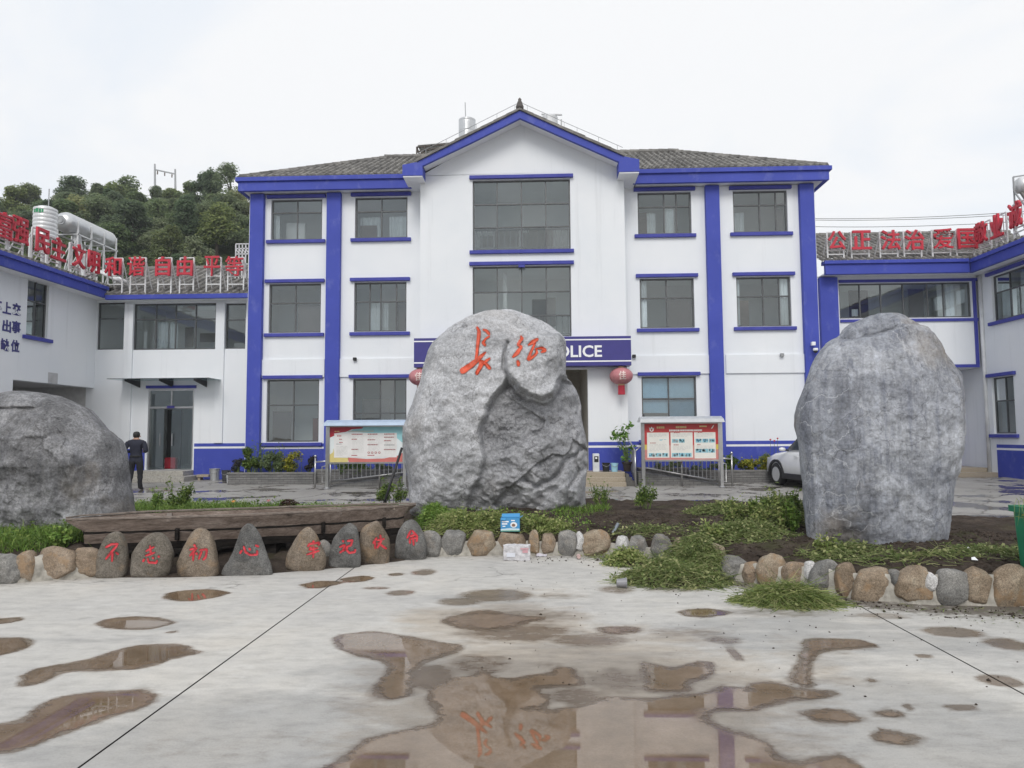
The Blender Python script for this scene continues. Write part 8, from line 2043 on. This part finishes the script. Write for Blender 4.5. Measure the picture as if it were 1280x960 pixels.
g = MB(); g.prism([(-.58,1.15),(.58,1.15),(.50,1.52),(-.50,1.52)], lambda y, z, d: (-2.13+(z-1.1)*.60-.01+d, y, z), -.012, .0); g.build('rear_window', CARG, CAR)
for s in (-1, 1):
    g = MB(); g.box(2.02,2.16,s*.60-.13,s*.60+.13,.70,.83); g.build('headlight', simple('headlight_lens', (.55,.57,.6), .1, bump=0), CAR, bevel=.03)
    g = MB(); g.box(-2.2,-2.08,s*.66-.12,s*.66+.12,.82,1.02); g.build('tail_light', simple('tail_lens', (.35,.01,.015), .15, bump=0), CAR, bevel=.03)
g = MB(); g.box(2.14,2.215,-.42,.42,.42,.66); g.build('front_grille', TRIMB, CAR, bevel=.02)
g = MB(); g.box(-2.23,-2.14,-.78,.78,.38,.62); g.build('rear_bumper', TRIMB, CAR, bevel=.03)
cw = pG(972.5, 607); hd = R(90+11)      # heading
off = Vector((math.cos(hd)*1.33-math.sin(hd)*.85, math.sin(hd)*1.33+math.cos(hd)*.85, 0))
CAR.location = (cw.x-off.x, cw.y-off.y+.0, cw.z+.002); CAR.rotation_euler = (0,0,hd)

# ================================================================== MAN IN DARK UNIFORM
def skin_body(nodes, edges, root, sub=2):
    """nodes: name -> (x,y,z,r)"""
    names = list(nodes); me = bpy.data.meshes.new('sk'); me.from_pydata([nodes[n][:3] for n in names], [(names.index(a), names.index(b)) for a, b in edges], [])
    o = bpy.data.objects.new('sk', me); COL.objects.link(o); mo = o.modifiers.new('s', 'SKIN'); mo.use_smooth_shade = True; mo.branch_smoothing = .3
    for i, n in enumerate(names):
        r_ = nodes[n][3]; sv_ = me.skin_vertices[0].data[i]; sv_.radius = (r_, r_) if not hasattr(r_, '__len__') else r_; sv_.use_root = (n == root)
    s_ = o.modifiers.new('u', 'SUBSURF'); s_.levels = sub; s_.render_levels = sub
    dg = bpy.context.evaluated_depsgraph_get(); out_ = bpy.data.meshes.new_from_object(o.evaluated_get(dg)); bpy.data.objects.remove(o); return out_
pm_p = pG(168.5, 612.6)
# facing +Y (away from the camera); x right
ND = {'pelvis':(0,0,.93,(.165,.115)),'waist':(0,.01,1.08,(.155,.105)),'chest':(0,0,1.26,(.18,.12)),'upper':(0,-.01,1.40,(.16,.10)),'neck':(0,.0,1.50,.058),'head0':(0,.02,1.57,.078),'head1':(0,.03,1.65,.088),'head2':(0,.02,1.705,.062)}
ED = [('pelvis','waist'),('waist','chest'),('chest','upper'),('upper','neck'),('neck','head0'),('head0','head1'),('head1','head2')]
for s, t_ in ((-1,'l'),(1,'r')):
    ND.update({'sh'+t_:(s*.185,-.01,1.415,.075),'el'+t_:(s*.265,-.06,1.14,.058),'wr'+t_:(s*.15,.19,1.12,.040),'pa'+t_:(s*.10,.255,1.13,.036),
               'hip'+t_:(s*.095,0,.86,.105),'th'+t_:(s*.105,.01,.68,.090),'kn'+t_:(s*.105,.015+s*.02,.48,.068),'ca'+t_:(s*.11,-.02+s*.03,.34,.066),'an'+t_:(s*.115,-.03+s*.05,.09,.052),'he'+t_:(s*.118,-.05+s*.05,.04,.044),'to'+t_:(s*.13,.13+s*.05,.035,.042)})
    ED += [('upper','sh'+t_),('sh'+t_,'el'+t_),('el'+t_,'wr'+t_),('wr'+t_,'pa'+t_),('pelvis','hip'+t_),('hip'+t_,'th'+t_),('th'+t_,'kn'+t_),('kn'+t_,'ca'+t_),('ca'+t_,'an'+t_),('an'+t_,'he'+t_),('an'+t_,'to'+t_)]
    for k in range(4):
        b0 = 'f%d%s' % (k, t_); z_ = 1.155-.018*k
        ND[b0+'a'] = (s*.085, .30+.004*k, z_, .010); ND[b0+'b'] = (s*(.060), .33-.004*k, z_-.004, .009); ND[b0+'c'] = (s*.035, .335-.006*k, z_-.012, .008); ED += [('pa'+t_, b0+'a'), (b0+'a', b0+'b'), (b0+'b', b0+'c')]
    ND['t1'+t_] = (s*.085, .262, 1.175, .011); ND['t2'+t_] = (s*.062, .285, 1.195, .010); ED += [('pa'+t_, 't1'+t_), ('t1'+t_, 't2'+t_)]
me = skin_body(ND, ED, 'pelvis')
V = np.empty(len(me.vertices)*3, np.float32); me.vertices.foreach_get('co', V); V = V.reshape(-1, 3); zmin = V[:,2].min(); V[:,2] -= zmin
nrm_sc = 1.76/V[:,2].max(); V *= nrm_sc
low_ = V[:,2] < 1.47; V[low_,0] *= 1.16; V[low_,1] *= 1.08
# cloth folds and face relief
for i, p in enumerate(V):
    if p[2] < 1.46: V[i] += np.array(noise.noise_vector(Vector((p[0]*9, p[1]*9, p[2]*14))))*.010
me.vertices.foreach_set('co', V.ravel()); me.update()
UNI = simple('navy_uniform', (.013,.015,.030), .8, var=.3, scale=12); TROU = simple('black_trousers', (.011,.011,.015), .85, var=.25, scale=12); SKINM = simple('skin', (.40,.23,.16), .5, bump=0); SHOE = simple('black_shoe', (.012,.011,.012), .35)
for mt in (UNI, TROU, SKINM, SHOE): me.materials.append(mt)
mi = []
for pl in me.polygons:
    c = pl.center; z = c.z
    if z > 1.535 and abs(c.x) < .11: k = 2
    elif c.y > .215 and z > 1.0: k = 2
    elif z < .10: k = 3
    elif z < .86: k = 1
    else: k = 0
    mi.append(k)
me.polygons.foreach_set('material_index', mi); me.polygons.foreach_set('use_smooth', [True]*len(mi)); me.name = 'person'
MAN = link('person', me); tag(MAN, 'man in dark navy uniform seen from behind standing on the plaza near the glass door', 'person'); MAN.location = pm_p; MAN.rotation_euler = (0,0,R(8))
def manpart(name, mb_, mat, smooth=True):
    o = mb_.build(name, mat, None, smooth=smooth); o.parent = MAN; return o
g = MB(); hz = V[:,2].max(); 
prof = [(.074,hz-.17),(.094,hz-.12),(.100,hz-.07),(.088,hz-.025),(.05,hz+.006),(0,hz+.014)]
g.lathe(prof, (0,.005,0), 18); manpart('hair', g, simple('black_hair', (.010,.009,.009), .6, var=.3, scale=60))
for s in (-1, 1): g = MB(); g.lathe([(0,-.012),(.022,-.01),(.028,0),(.022,.012),(0,.014)], (s*.092,.03,hz-.135), 10, axis='x'); manpart('ear', g, SKINM)
g = MB(); g.add([(-.012,.118,hz-.125),(.012,.118,hz-.125),(.017,.116,hz-.165),(-.017,.116,hz-.165),(0,.142,hz-.16)], [(0,1,4),(1,2,4),(2,3,4),(3,0,4)]); manpart('nose', g, SKINM)
g = MB()
for s in (-1, 1): g.lathe([(0,-.01),(.011,-.006),(.011,.006),(0,.01)], (s*.034,.110,hz-.118), 8, axis='y')
manpart('eyes', g, BLACK)
g = MB(); g.box(-.025,.025,.098,.112,hz-.196,hz-.188); manpart('mouth', g, simple('lip', (.30,.12,.10), .5, bump=0))
g = MB(); g.lathe([(.062,1.475),(.072,1.50),(.068,1.535),(.060,1.535)], (0,.002,0), 18); manpart('collar', g, UNI)
g = MB(); g.lathe([(.178,1.0),(.180,1.03),(.176,1.045)], (0,0,0), 20); o = manpart('belt', g, BLACK); o.scale = (1.0,.72,1)

# ================================================================== HAZE: faint damp air over the valley
m_ = bpy.data.materials.new('damp_air'); m_.use_nodes = True; nt_ = m_.node_tree; nt_.nodes.clear()
vo = nt_.nodes.new('ShaderNodeVolumePrincipled'); vo.inputs['Density'].default_value = .0007; vo.inputs['Color'].default_value = (.92,.95,1,1); vo.inputs['Anisotropy'].default_value = .2
om = nt_.nodes.new('ShaderNodeOutputMaterial'); nt_.links.new(vo.outputs[0], om.inputs['Volume'])
HAZE = MB(); HAZE.box(-130, 60, -20, 190, -2.0, 60); ho = HAZE.build('haze', m_, kind='stuff')
